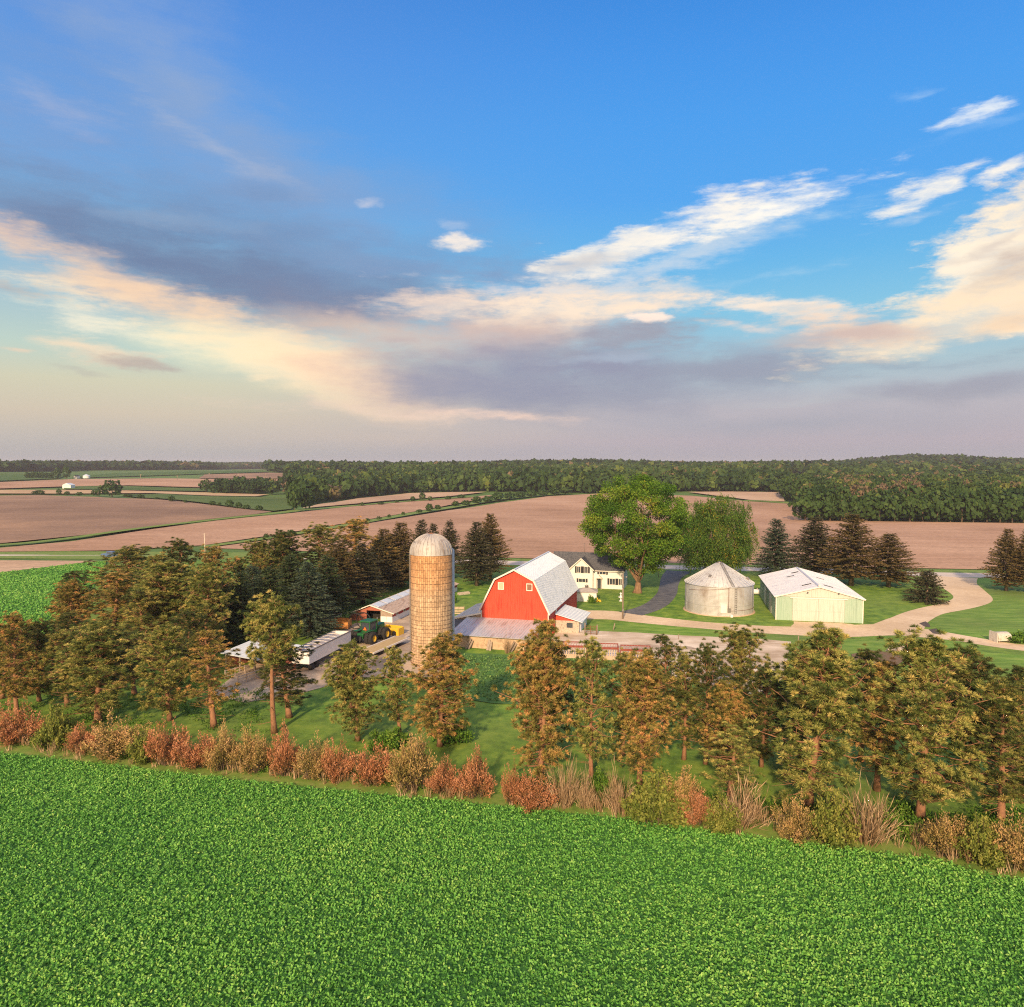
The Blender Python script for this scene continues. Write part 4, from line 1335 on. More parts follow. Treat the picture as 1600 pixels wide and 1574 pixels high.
# ------------------------------------------------------------------ building materials
def staves():
    """concrete staves laid in offset columns round the silo"""
    m = bpy.data.materials.new('concrete_staves')
    nt, nd, lk = nodes(m)
    out = nd.new('ShaderNodeOutputMaterial')
    b = nd.new('ShaderNodeBsdfPrincipled')
    b.inputs['Roughness'].default_value = .9
    b.inputs['Specular IOR Level'].default_value = .15
    lk.new(b.outputs[0], out.inputs[0])
    tc = nd.new('ShaderNodeTexCoord')
    sx = nd.new('ShaderNodeSeparateXYZ')
    lk.new(tc.outputs['Object'], sx.inputs[0])
    at = nd.new('ShaderNodeMath')
    at.operation = 'ARCTAN2'
    lk.new(sx.outputs[1], at.inputs[0])
    lk.new(sx.outputs[0], at.inputs[1])
    mu = nd.new('ShaderNodeMath')
    mu.operation = 'MULTIPLY'
    mu.inputs[1].default_value = 2.93
    lk.new(at.outputs[0], mu.inputs[0])
    cb = nd.new('ShaderNodeCombineXYZ')
    lk.new(sx.outputs[2], cb.inputs[0])
    lk.new(mu.outputs[0], cb.inputs[1])
    br = nd.new('ShaderNodeTexBrick')
    br.inputs['Color1'].default_value = (.47, .33, .21, 1)
    br.inputs['Color2'].default_value = (.66, .49, .33, 1)
    br.inputs['Mortar'].default_value = (.20, .145, .105, 1)
    br.inputs['Scale'].default_value = 1
    br.inputs['Brick Width'].default_value = .78
    br.inputs['Row Height'].default_value = .30
    br.inputs['Mortar Size'].default_value = .022
    br.inputs['Bias'].default_value = -.1
    lk.new(cb.outputs[0], br.inputs['Vector'])
    n = nd.new('ShaderNodeTexNoise')
    n.inputs['Scale'].default_value = 1.3
    n.inputs['Detail'].default_value = 8
    n.inputs['Roughness'].default_value = .7
    mp = nd.new('ShaderNodeMapping')
    mp.inputs['Scale'].default_value = (1.6, 1.6, .35)
    lk.new(tc.outputs['Object'], mp.inputs[0])
    lk.new(mp.outputs[0], n.inputs['Vector'])
    r = ramp(nd, [(.3, (.60, .56, .52)), (.52, (1, 1, 1)), (.75, (1.12, 1.05, .95))])
    lk.new(n.outputs[0], r.inputs[0])
    mx = nd.new('ShaderNodeMix')
    mx.data_type = 'RGBA'
    mx.blend_type = 'MULTIPLY'
    mx.inputs[0].default_value = 1
    lk.new(br.outputs[0], mx.inputs[6])
    lk.new(r.outputs[0], mx.inputs[7])
    # warm sunlight painted into the colour of the upper courses
    r2 = ramp(nd, [(.62, (1, 1, 1)), (.75, (1.03, .85, .70)), (1, (1.02, .80, .62))])
    dv = nd.new('ShaderNodeMath')
    dv.operation = 'DIVIDE'
    dv.inputs[1].default_value = 15.7
    lk.new(sx.outputs[2], dv.inputs[0])
    lk.new(dv.outputs[0], r2.inputs[0])
    m2 = nd.new('ShaderNodeMix')
    m2.data_type = 'RGBA'
    m2.blend_type = 'MULTIPLY'
    m2.inputs[0].default_value = 1
    lk.new(mx.outputs[2], m2.inputs[6])
    lk.new(r2.outputs[0], m2.inputs[7])
    lk.new(m2.outputs[2], b.inputs['Base Color'])
    bp = nd.new('ShaderNodeBump')
    bp.inputs['Strength'].default_value = .6
    bp.inputs['Distance'].default_value = .03
    lk.new(br.outputs['Fac'], bp.inputs['Height'])
    bp.invert = True
    lk.new(bp.outputs[0], b.inputs['Normal'])
    return m


M_STAVE = staves()
M_DOME = mat('dome_metal', (.37, .35, .34), (.48, .46, .45), 1.2, .6, .2, c3=(.29, .25, .23), stretch=(1, 1, .4))
M_HOOP = mat('steel_hoop', (.14, .09, .065), (.22, .15, .11), 4, .7, .3)
M_CHUTE = mat('galvanised_chute', (.36, .42, .48), (.46, .51, .56), 2, .55, .2)
M_RED = mat('red_barn_siding', (.58, .060, .034), (.68, .085, .048), 1.0, .55, spec=.25, stretch=(2, 2, .3), c3=(.56, .05, .028))
M_RED2 = mat('red_boards', (.36, .045, .04), (.44, .065, .055), 2.0, .7, stretch=(2, 2, .4))
M_REDOLD = mat('old_red_boards', (.30, .10, .07), (.42, .13, .08), 2, .9, stretch=(3, 3, .4), c3=(.28, .16, .12))
M_TRIM = mat('white_trim', (.72, .66, .58), (.80, .76, .69), 3, .6)
M_ROOF = mat('white_metal_roof', (.58, .65, .72), (.66, .72, .78), .5, .42, .05, spec=.4, stretch=(1, 1, 1), c3=(.54, .61, .68))
M_ROOFG = mat('grey_metal_roof', (.42, .44, .47), (.53, .55, .58), .8, .45, .15, spec=.4, c3=(.36, .35, .35), stretch=(2, .3, 1))
M_ROOFOLD = mat('weathered_roof', (.34, .25, .20), (.46, .38, .33), 1.0, .8, c3=(.28, .2, .16), stretch=(2, .4, 1))
M_ROOFSHED = mat('shed_metal_roof', (.46, .50, .58), (.58, .60, .66), .4, .5, .1, spec=.4, c3=(.43, .46, .53), stretch=(.4, 2, 1))
M_DARKROOF = mat('tar_roof', (.055, .055, .06), (.10, .10, .105), 1.5, .85)
M_SHINGLE = mat('slate_shingles', (.050, .055, .068), (.095, .10, .115), 2.5, .85, c3=(.13, .13, .14), bump=.3)
M_SHINGLE2 = mat('patched_shingles', (.16, .14, .13), (.23, .21, .20), 2.5, .85)
M_CONC = mat('weathered_concrete', (.45, .32, .21), (.57, .42, .29), .9, .9, bump=.3, c3=(.36, .25, .17), detail=12)
M_STONE = mat('field_stone', (.33, .28, .23), (.55, .48, .40), 3.2, .9, bump=.8, c3=(.24, .2, .17), detail=3)
M_WHITE = mat('white_siding', (.66, .66, .64), (.73, .73, .71), 1.5, .65)
M_WHITEP = mat('white_paint', (.72, .71, .70), (.80, .79, .77), 2, .5)
M_BLACK = mat('black_shutters', (.02, .02, .024), (.035, .035, .04), 3, .6)
M_GLASS = mat('window_glass', (.035, .045, .06), (.06, .075, .095), 3, .12, spec=.8)
M_CREAM = mat('cream_steel', (.50, .49, .45), (.56, .55, .51), .8, .6, stretch=(3, 3, .25), c3=(.43, .42, .38))
M_MINT = mat('mint_steel', (.28, .41, .33), (.34, .46, .38), .8, .6, stretch=(3, 3, .25), c3=(.25, .36, .29))
M_BIN = mat('bin_steel', (.33, .335, .345), (.50, .505, .51), .35, .5, .25, c3=(.32, .28, .25), stretch=(1, 1, .5), detail=10, lo=.3, hi=.7)
M_BINROOF = mat('bin_roof', (.40, .42, .45), (.52, .54, .57), 1, .48, .3, c3=(.35, .34, .35))
M_STEEL = mat('dull_steel', (.20, .19, .18), (.30, .28, .27), 4, .5, .6)
M_RUST = mat('rusty_iron', (.16, .07, .04), (.25, .12, .07), 5, .85)
M_WOOD = mat('grey_boards', (.26, .205, .16), (.40, .33, .27), 3, .95, stretch=(3, 3, .4), c3=(.20, .15, .12), bump=.3)
M_PALE = mat('pale_boards', (.44, .33, .24), (.58, .46, .35), 3, .9, stretch=(3, 3, .4), c3=(.34, .24, .18), bump=.3)
M_PALE2 = mat('chalky_paint', (.48, .44, .38), (.58, .54, .48), 2, .7, c3=(.38, .34, .29))
M_POLE = mat('pole_wood', (.22, .17, .13), (.32, .26, .21), 4, .95, stretch=(2, 2, .3))
M_TGREEN = mat('tractor_green', (.012, .10, .028), (.018, .13, .038), 3, .35, spec=.5)
M_YELLOW = mat('machine_yellow', (.66, .40, .025), (.72, .46, .04), 3, .45, spec=.4)
M_TYRE = mat('tyre_rubber', (.020, .020, .021), (.035, .033, .032), 6, .85, bump=.4)
M_ORANGE = mat('rusty_orange_paint', (.50, .20, .05), (.60, .28, .08), 2, .7, c3=(.40, .15, .05))
M_SIGN = mat('safety_orange', (.85, .16, .02), (.9, .2, .03), 2, .4)
M_BLACKP = mat('black_plastic', (.012, .012, .013), (.022, .022, .023), 4, .6)
M_FEED = mat('red_steel', (.21, .045, .038), (.29, .08, .06), 3, .5)
M_DECK = mat('yellowed_planks', (.42, .30, .14), (.55, .42, .22), 2, .8, stretch=(3, .3, 1))
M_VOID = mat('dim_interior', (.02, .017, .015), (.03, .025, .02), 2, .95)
M_COVER = mat('grey_tarp', (.30, .32, .36), (.44, .44, .46), 1.0, .5, c3=(.36, .24, .18), stretch=(.6, 2, 1))

AX = R(-15.5)

# ------------------------------------------------------------------ silo
bx_, by_ = G(672, 1043)
by_ += 2.2
t = thing('silo', 'tall cylindrical concrete silo with ribbed metal dome beside the red barn', 'silo', (bx_, by_, 0))
SR = 2.93
top = ZY(672, 864, by_)
domez = ZY(672, 834, by_)
MB().lathe([(SR, 0), (SR, top)], n=72).build('wall', M_STAVE, t)
hp = MB()
z = .35
while z < top - .2:
    hp.lathe([(SR + .005, z - .022), (SR + .035, z - .016), (SR + .035, z + .016), (SR + .005, z + .022)], n=72)
    f = z / top
    z += .34 + .85 * f ** 1.3
hp.build('hoops', M_HOOP, t)
dm = MB()
nrib = 30
prof = [(SR * 1.02 * math.cos(a), (domez - top) * math.sin(a)) for a in np.linspace(0, 1.53, 12)]
dm.lathe([(SR * 1.03, -.12)] + prof, (0, 0, top), n=72)
for k in range(nrib):
    a = 6.283 * k / nrib
    pts = [((r + .02) * math.cos(a), (r + .02) * math.sin(a), top + h + .02) for r, h in prof]
    dm.tube(pts, .035, 4, cap=False)
d_ = dm.build('dome', M_DOME, t)
MB().lathe([(.42, 0), (.42, .12), (.1, .22), (.0, .22)], (0, 0, domez - .08), n=20).build('cap', M_RUST, d_)
ch = MB()
ch.lathe([(.45, .9), (.45, top + .3), (.0, top + .7)], (SR * .93, 1.15, 0), n=20)
ch.build('chute', M_CHUTE, t)
ld = MB()
la = R(202)
for s in (-.2, .2):
    px_, py_ = (SR + .16) * math.cos(la) - s * math.sin(la), (SR + .16) * math.sin(la) + s * math.cos(la)
    ld.bar((px_, py_, 2.2), (px_, py_, top), .05)
for k in range(44):
    z = 2.4 + k * .3
    if z < top:
        a_ = ((SR + .16) * math.cos(la) + .2 * math.sin(la), (SR + .16) * math.sin(la) - .2 * math.cos(la), z)
        b_ = ((SR + .16) * math.cos(la) - .2 * math.sin(la), (SR + .16) * math.sin(la) + .2 * math.cos(la), z)
        ld.bar(a_, b_, .035)
ld.build('ladder', M_STEEL, t)

# ------------------------------------------------------------------ red barn
ox, oy = G(857, 999)
t = thing('barn', 'bright red gambrel barn with white metal roof and low grey lean-to', 'barn', (ox, oy, 0), AX)
W, L = 11.3, 25.0
ze, zk, zp = 4.4, 9.4, 11.05
kx = 2.36
MB().prism([(-W, 0), (0, 0), (0, ze), (-kx, zk), (-W / 2, zp), (-W + kx, zk), (-W, ze)], 0, L).build('wall', M_RED2, t)
# bright steel siding on the gable, with its ribs
sd = MB()
sd.prism([(-W, 2.2), (0, 2.2), (0, ze - .02), (-kx, zk - .05), (-W / 2, zp - .06), (-W + kx, zk - .05), (-W, ze - .02)], -.06, -.004)


def gable_z(x):
    u = min(-x, W + x)
    return ze + (zk - ze) * u / kx if u < kx else zk + (zp - zk) * (u - kx) / (W / 2 - kx)


x = -W + .15
while x < -.1:
    sd.box(x - .025, x + .025, -.095, -.06, 2.25, gable_z(x) - .12)
    x += .3
sd.build('gable_siding', M_RED, t)
OV = .45
lowR = [(0.28, -OV, ze - .35), (.28, L + OV, ze - .35), (-kx, L + OV, zk + .02), (-kx, -OV, zk + .02)]
ribbed([lowR[0], lowR[1], lowR[2], lowR[3]], .08, .62, .05, .03).build('roof', M_ROOF, t)
ribbed([(-kx + .03, -OV - .02, zk + .04), (-kx + .03, L + OV + .02, zk + .04), (-W / 2, L + OV + .02, zp + .06), (-W / 2, -OV - .02, zp + .06)], .08, .62, .05, .03).build('roof', M_ROOF, t)
ribbed([(-W + kx - .03, L + OV, zk + .04), (-W + kx - .03, -OV, zk + .04), (-W / 2 - .01, -OV, zp + .05), (-W / 2 - .01, L + OV, zp + .05)], .08, .62, .05, .03).build('roof', M_ROOF, t)
ribbed([(-W - .28, L + OV, ze - .35), (-W - .28, -OV, ze - .35), (-W + kx, -OV, zk + .02), (-W + kx, L + OV, zk + .02)], .08, .62, .05, .03).build('roof', M_ROOF, t)
MB().bar((-W / 2, -OV - .05, zp + .09), (-W / 2, L + OV + .05, zp + .09), .34, .05).build('ridge_cap', M_ROOF, t)
rk = MB()
for a_, b_ in (((.3, ze - .38), (-kx, zk)), ((-kx, zk), (-W / 2, zp + .02)), ((-W / 2, zp + .02), (-W + kx, zk)), ((-W + kx, zk), (-W - .3, ze - .38))):
    rk.bar((a_[0], -OV - .08, a_[1]), (b_[0], -OV - .08, b_[1]), .09, .24)
rk.build('rake_trim', M_TRIM, t)
cn = MB()
cn.box(-.10, .035, -.11, .0, .3, ze - .25)
cn.box(-W - .035, -W + .10, -.11, .0, 2.2, ze - .25)
cn.build('corner_trim', M_TRIM, t)
for cx in (-7.95, -3.15):
    fr = MB()
    for q in ((-.5, -.38, -.6, .6), (.38, .5, -.6, .6), (-.38, .38, .48, .6), (-.38, .38, -.6, -.48)):
        fr.box(cx + q[0], cx + q[1], -.15, -.096, 8.3 + q[2], 8.3 + q[3])
    f_ = fr.build('window', M_TRIM, t)
    MB().box(cx - .38, cx + .38, -.125, -.097, 7.82, 8.78).build('pane', mat('boarded_pane', (.50, .40, .28), (.58, .48, .36), 3) if cx < -5 else mat('dull_pane', (.20, .10, .07), (.30, .16, .11), 3), f_)
# right side wall fittings
for y0, z0 in ((1.5, 1.1), (5.2, 3.2)):
    fr = MB()
    fr.box(.02, .08, y0, y0 + .9, z0, z0 + .9)
    f_ = fr.build('window', M_TRIM, t)
    MB().box(.08, .10, y0 + .1, y0 + .8, z0 + .1, z0 + .8).build('pane', M_GLASS, f_)
dr = MB()
dr.box(.02, .1, 2.9, 4.4, 0, 2.3)
dr.build('door', M_RED, t)
MB().box(.02, .06, -.0, 13.5, 2.55, 2.66).build('belt_trim', M_RED, t)
# front lean-to
LW, LD = 13.7, 8.9
ribbed([(-LW, -LD - .5, 2.05), (-.25, -LD - .5, 2.05), (.0, -.10, 2.95), (-LW, -.10, 2.95)], .07, .42, .07, .05).build('lean_to_roof', M_ROOFG, t)
lw = MB()
lw.box(-LW + .2, -.4, -LD, -LD + .3, 0, 1.98)
lw.box(-LW + .2, -LW + .5, -LD + .3, -.15, 0, 2.0)
lw.box(-.7, -.4, -LD + .3, -.15, 0, 2.0)
lw.build('lean_to_wall', M_CONC, t)
cr = MB()
rr_ = random.Random(4)
for x_ in (-10.6, -7.9, -5.2, -2.9):
    p_ = (x_, 1.85)
    for k in range(5):
        q_ = (p_[0] + rr_.uniform(-.25, .35), p_[1] - rr_.uniform(.15, .4))
        cr.bar((p_[0], -LD - .004, p_[1]), (q_[0], -LD - .004, q_[1]), .03, .02)
        p_ = q_
cr.build('wall_cracks', M_PATH, t)
# side lean-to on the left, feed room against the silo
ribbed([(-W - 5.2, 13, 2.5), (-W - 5.2, -.3, 2.5), (-W - .02, -.3, 3.75), (-W - .02, 13, 3.75)], .07, .6, .05, .03).build('side_roof', M_ROOFG, t)
MB().bar((-W - 5.25, -.38, 2.42), (-W - .02, -.38, 3.68), .06, .25).build('fascia', M_TRIM, t)
sw = MB()
sw.prism([(-W - 5, 0), (-W - .01, 0), (-W - .01, 3.6), (-W - 5, 2.4)], -.02, .25)
sw.box(-W - 5, -W - 4.75, .26, 12.8, 0, 2.4)
sw.build('side_wall', M_CONC, t)
fr = MB()
fr.slab([(-LW - 3.0, -LD + .2, 1.85), (-LW + .15, -LD + .2, 1.95), (-LW + .15, -.6, 2.6), (-LW - 3.0, -.6, 2.45)], .1)
fr.build('feed_room_roof', M_DARKROOF, t)
MB().bar((-LW - 3.05, -LD + .1, 1.84), (-LW - 1.4, -LD + .1, 1.88), .14, .2).build('gutter', M_TRIM, t)
MB().box(-LW - 2.8, -LW + .15, -LD + .5, -.7, 0, 1.82).build('feed_room_wall', M_CONC, t)
# milk house on the right
mh = MB()
mh.box(.09, 4.1, 5.0, 5.28, 0, 2.1)
mh.build('milk_house_wall', M_STONE, t)
mw = MB()
mw.box(3.85, 4.1, 5.285, 12.3, 0, 2.25)
mw.box(.09, 3.84, 12.0, 12.3, 0, 2.2)
mw.build('milk_house_wall', M_WHITE, t)
MB().prism([(.09, 2.104), (4.1, 2.104), (4.1, 2.2), (.09, 3.12)], 5.0, 5.27).build('milk_house_gable', M_RED, t)
ribbed([(4.75, 4.4, 2.10), (4.75, 12.8, 2.10), (.06, 12.8, 3.30), (.06, 4.4, 3.30)], .1, .9, .04, .02).build('milk_house_roof', M_ROOF, t)
MB().box(2.0, 3.0, 4.93, 4.998, .95, 1.75).build('milk_house_window', M_GLASS, t)
dr = MB()
dr.box(4.103, 4.16, 6.2, 7.2, 0, 2.0)
dr.build('milk_house_door', M_WHITEP, t)

for k, (x_, lean) in enumerate(((-10.4, .55), (-7.2, .15), (-3.6, .7))):
    c = Vector((math.cos(AX) * x_ - math.sin(AX) * (-LD - .8) + ox, math.sin(AX) * x_ + math.cos(AX) * (-LD - .8) + oy, 0))
    mb = MB()
    mb.bar((-lean * .6, 0, 0), (lean * .6, .62, 1.55), .38, .10)
    mb.bar((-lean * .6 + .45, -.1, 0), (lean * .6 + .3, .62, 1.3), .30, .10)
    o = mb.build('board', M_WOOD)
    o.location = c
    o.rotation_euler = (0, 0, AX)
    tag(o, ['grey planks leaning steeply on the left part of the concrete lean-to wall', 'upright grey planks propped against the middle of the concrete lean-to wall', 'grey planks leaning on the right part of the concrete lean-to wall'][k], 'boards', 'boards leaning on the barn wall')
x, y, h, r = place_px(793, 1022, 992, 8)
BUSH['straw'][0].put('dead_bush', 'dead twiggy bush in front of the concrete lean-to wall', 'bush', x, y, h, r, 1.0)

# ------------------------------------------------------------------ farmhouse
hx, hy = G(974, 922)
t = thing('farmhouse', 'white two storey farmhouse with dark roof and black shutters', 'house', (hx, hy, 0), AX)
HW, HD, he, hr = 16.4, 7.5, 4.5, 7.75
MB().prism([(0, 0), (HD, 0), (HD, he), (HD / 2, hr), (0, he)], -HW, 0)
body = MB()
pv = [(0, 0), (HD, 0), (HD, he), (HD / 2, hr - .02), (0, he)]
vs = [(-HW, p[0], p[1]) for p in pv] + [(0, p[0], p[1]) for p in pv]
body.add(vs, [tuple(range(5)), tuple(range(9, 4, -1))] + [(i, (i + 1) % 5, (i + 1) % 5 + 5, i + 5) for i in range(5)])
body.build('wall', M_WHITE, t)
gx0, gx1 = -11.9, -6.75
gz = 6.9
MB().prism([(gx0, 0), (gx1, 0), (gx1, he + .1), ((gx0 + gx1) / 2, gz), (gx0, he + .1)], -1.3, 3.0).build('gable_wing', M_WHITE, t)
rf = MB()
rf.slab([(-HW - .35, -.4, he - .32), (.4, -.4, he - .32), (.4, HD / 2, hr + .05), (-HW - .35, HD / 2, hr + .05)], .14)
rf.slab([(.4, HD + .4, he - .32), (-HW - .35, HD + .4, he - .32), (-HW - .35, HD / 2 + .003, hr + .05), (.4, HD / 2 + .003, hr + .05)], .14)
r_ = rf.build('roof', M_SHINGLE, t)
mx_ = (gx0 + gx1) / 2
gr_ = MB()
gr_.slab([(gx0 - .35, 3.3, he - .12), (gx0 - .35, -1.65, he - .12), (mx_, -1.65, gz + .12), (mx_, 3.3, gz + .12)], .13)
gr_.slab([(gx1 + .35, -1.65, he - .12), (gx1 + .35, 3.3, he - .12), (mx_ + .003, 3.3, gz + .12), (mx_ + .003, -1.65, gz + .12)], .13)
gr_.build('gable_roof', M_SHINGLE, t)
MB().slab([(-4.6, .9, he + .80 - .0), (-1.6, .9, he + .80), (-1.4, 2.2, he + 1.95), (-5.0, 1.9, he + 1.69)], .05).build('roof_patch', M_SHINGLE2, t)
tr = MB()
tr.bar((gx0 - .35, -1.7, he - .2), (mx_, -1.7, gz + .04), .06, .2)
tr.bar((mx_, -1.7, gz + .04), (gx1 + .35, -1.7, he - .2), .06, .2)
tr.bar((gx1 + .3, -.44, he - .38), (.4, -.44, he - .38), .06, .16)
tr.build('eave_trim', M_TRIM, t)


def house_window(x0, x1, z0, z1, yf, shutters=True, par=t):
    fr = MB()
    fr.box(x0 - .08, x1 + .08, yf - .06, yf - .003, z1, z1 + .1)
    fr.box(x0 - .08, x1 + .08, yf - .08, yf - .003, z0 - .1, z0)
    fr.box(x0 - .08, x0, yf - .06, yf - .003, z0, z1)
    fr.box(x1, x1 + .08, yf - .06, yf - .003, z0, z1)
    fr.box((x0 + x1) / 2 - .03, (x0 + x1) / 2 + .03, yf - .05, yf - .025, z0, z1)
    f_ = fr.build('window', M_TRIM, par)
    MB().box(x0, x1, yf - .022, yf - .004, z0, z1).build('pane', M_GLASS, f_)
    if shutters:
        for a_, b_ in ((x0 - .5, x0 - .1), (x1 + .1, x1 + .5)):
            MB().box(a_, b_, yf - .06, yf - .004, z0 - .05, z1 + .05).build('shutter', M_BLACK, par)


house_window(-10.3, -9.55, 3.7, 5.1, -1.3)
house_window(-8.65, -7.9, 3.7, 5.1, -1.3)
house_window(-9.9, -8.4, 1.6, 2.35, -1.3)
house_window(-5.4, -4.0, 3.35, 4.0, 0)
house_window(-3.1, -1.9, 1.1, 2.45, 0)
house_window(-1.05, -.35, 1.1, 2.45, 0)
po = MB()
po.prism([(-6.1, 2.55), (-4.7, 2.55), (-5.4, 3.2)], -1.2, -.01)
po.box(-6.0, -5.9, -1.15, -1.05, 0, 2.55)
po.box(-4.9, -4.8, -1.15, -1.05, 0, 2.55)
po.build('porch', M_TRIM, t)
MB().box(-5.85, -4.95, -.07, -.004, .05, 2.15).build('door', M_GLASS, t)
an = MB()
an.tube([(-9.5, 3.6, hr), (-9.5, 3.6, hr + 2.2)], .03, 5)
an.tube([(-9.9, 3.6, hr + 2.0), (-9.1, 3.6, hr + 2.0)], .02, 4)
an.build('antenna', M_STEEL, t)
ck = MB()
ck.box(-6.3, -5.7, 3.9, 4.5, hr - .4, hr + .7)
ck.build('chimney', M_STONE, r_)

# ------------------------------------------------------------------ small white shed by the house
sx_, sy_ = G(900.5, 940.5)
t = thing('garden_shed', 'small white shed with pale hipped roof in front of the farmhouse', 'shed', (sx_, sy_, 0), R(-8))
MB().box(0, 4.1, 0, 3.6, 0, 2.0).build('wall', M_WHITEP, t)
hp = MB()
hp.add([(-.25, -.25, 1.95), (4.35, -.25, 1.95), (4.35, 3.85, 1.95), (-.25, 3.85, 1.95), (1.7, 1.8, 2.75), (2.4, 1.8, 2.75), (-.25, -.25, 2.06), (4.35, -.25, 2.06), (4.35, 3.85, 2.06), (-.25, 3.85, 2.06)],
       [(0, 3, 2, 1), (0, 1, 7, 6), (1, 2, 8, 7), (2, 3, 9, 8), (3, 0, 6, 9), (6, 7, 5, 4), (7, 8, 5), (8, 9, 4, 5), (9, 6, 4)])
r_ = hp.build('roof', mat('pale_shingles', (.34, .31, .29), (.46, .43, .40), 3, .9), t)
MB().lathe([(.35, 0), (.35, .3), (.5, .34), (0, .65)], (2.05, 1.8, 2.68), n=8).build('vent', M_STEEL, r_)
MB().box(2.6, 3.5, -.05, -.004, .05, 1.75).build('door', M_TRIM, t)

# ------------------------------------------------------------------ grain bin
cx_, cy_ = G(1123, 954)
RB = 52.0 * cy_ / F * .995
t = thing('grain_bin', 'squat round galvanised grain bin with conical ribbed roof', 'grain bin', (cx_, cy_, 0))
ezb = ZY(1072, 909, cy_)
pzb = ZY(1123, 878.5, cy_)
prof = []
zz = .12
while zz < ezb:
    prof.append((RB + .012 * math.sin(zz * 6.283 / .22), zz))
    zz += .055
prof.append((RB, ezb))
MB().lathe(prof, n=96).build('wall', M_BIN, t)
MB().lathe([(RB + .38, .0), (RB + .38, .14), (RB - .2, .15)], n=64).build('base_slab', M_CONC, t)
sm_ = MB()
for k in range(16):
    a = 6.283 * k / 16 + .1
    sm_.bar(((RB + .03) * math.cos(a), (RB + .03) * math.sin(a), .2), ((RB + .03) * math.cos(a), (RB + .03) * math.sin(a), ezb - .05), .035)
for zc in (ezb * .34, ezb * .67):
    sm_.lathe([(RB + .012, zc - .02), (RB + .03, zc - .02), (RB + .03, zc + .02), (RB + .012, zc + .02)], n=96)
sm_.build('seams', M_BIN, t)
rb = MB()
rb.lathe([(RB + .22, ezb - .10), (RB + .22, ezb - .04), (.55, pzb - .18)], n=96)
nrb = 44
for k in range(nrb):
    a = 6.283 * k / nrb
    rb.bar(((RB + .2) * math.cos(a), (RB + .2) * math.sin(a), ezb), (.6 * math.cos(a), .6 * math.sin(a), pzb - .16), .075, .11)
r_ = rb.build('roof', M_BINROOF, t)
MB().lathe([(.62, -.26), (.62, -.1), (.66, -.08), (.1, .12), (0, .12)], (0, 0, pzb), n=24).build('cap', M_STEEL, r_)
rd = MB()
la = R(-83)
cl_, sl_ = math.cos(la), math.sin(la)
for s in (-.22, .22):
    rd.bar(((RB + .3) * cl_ - s * sl_, (RB + .3) * sl_ + s * cl_, ezb + .12), (.8 * cl_ - s * sl_, .8 * sl_ + s * cl_, pzb - .02), .05)
for k in range(20):
    f = (k + .5) / 20
    rad_ = RB + .3 + (.8 - RB - .3) * f
    zc = ezb + .12 + (pzb - .14 - ezb) * f
    rd.bar((rad_ * cl_ + .22 * sl_, rad_ * sl_ - .22 * cl_, zc), (rad_ * cl_ - .22 * sl_, rad_ * sl_ + .22 * cl_, zc), .06)
rd.build('roof_ladder', M_STEEL, r_)
MB().box(-.3, .35, -.35, .3, 0, .3)
vt = MB()
vt.bar((RB * .86 * math.cos(R(-25)), RB * .86 * math.sin(R(-25)), ezb + .75), (RB * .80 * math.cos(R(-25)), RB * .80 * math.sin(R(-25)), ezb + 1.15), .6, .5)
vt.bar((RB * .66 * math.cos(R(-130)), RB * .66 * math.sin(R(-130)), ezb + 1.25), (RB * .6 * math.cos(R(-130)), RB * .6 * math.sin(R(-130)), ezb + 1.65), .5, .5)
vt.build('roof_hatch', M_STEEL, r_)
ll_ = MB()
la = R(-78)
cl_, sl_ = math.cos(la), math.sin(la)
for s in (-.2, .2):
    ll_.bar(((RB + .16) * cl_ - s * sl_, (RB + .16) * sl_ + s * cl_, .6), ((RB + .16) * cl_ - s * sl_, (RB + .16) * sl_ + s * cl_, ezb), .05)
k = .8
while k < ezb:
    ll_.bar(((RB + .16) * cl_ + .2 * sl_, (RB + .16) * sl_ - .2 * cl_, k), ((RB + .16) * cl_ - .2 * sl_, (RB + .16) * sl_ + .2 * cl_, k), .045)
    k += .34
ll_.build('ladder', M_STEEL, t)


def on_bin(ang, w, h, z0, d, material, name):
    mb = MB()
    mb.box(-w / 2, w / 2, -d, .06, z0, z0 + h)
    o = mb.build(name, material, t)
    o.location = (RB * math.cos(ang), RB * math.sin(ang), 0)
    o.rotation_euler = (0, 0, ang + math.pi / 2)
    return o


on_bin(R(-98), 1.05, 1.65, .75, .10, M_TRIM, 'door')
on_bin(R(-89), .55, .75, .9, .22, M_STEEL, 'control_box')
on_bin(R(-86.5), .45, .5, .0, .7, M_WHITEP, 'unloading_chute')
pp = MB()
pp.tube([((RB + .12) * math.cos(R(-90)), (RB + .12) * math.sin(R(-90)), 1.6), ((RB + .12) * math.cos(R(-90)), (RB + .12) * math.sin(R(-90)), ezb)], .05, 6)
pp.tube([((RB + .1) * math.cos(a), (RB + .1) * math.sin(a), ezb - .3 - .9 * (i / 9.0)) for i, a in enumerate(np.linspace(R(-90), R(-165), 10))], .025, 4)
pp.tube([((RB + .1) * math.cos(a), (RB + .1) * math.sin(a), 1.15) for a in np.linspace(R(-88), R(-12), 14)], .03, 4)
pp.build('conduit', M_RUST, t)

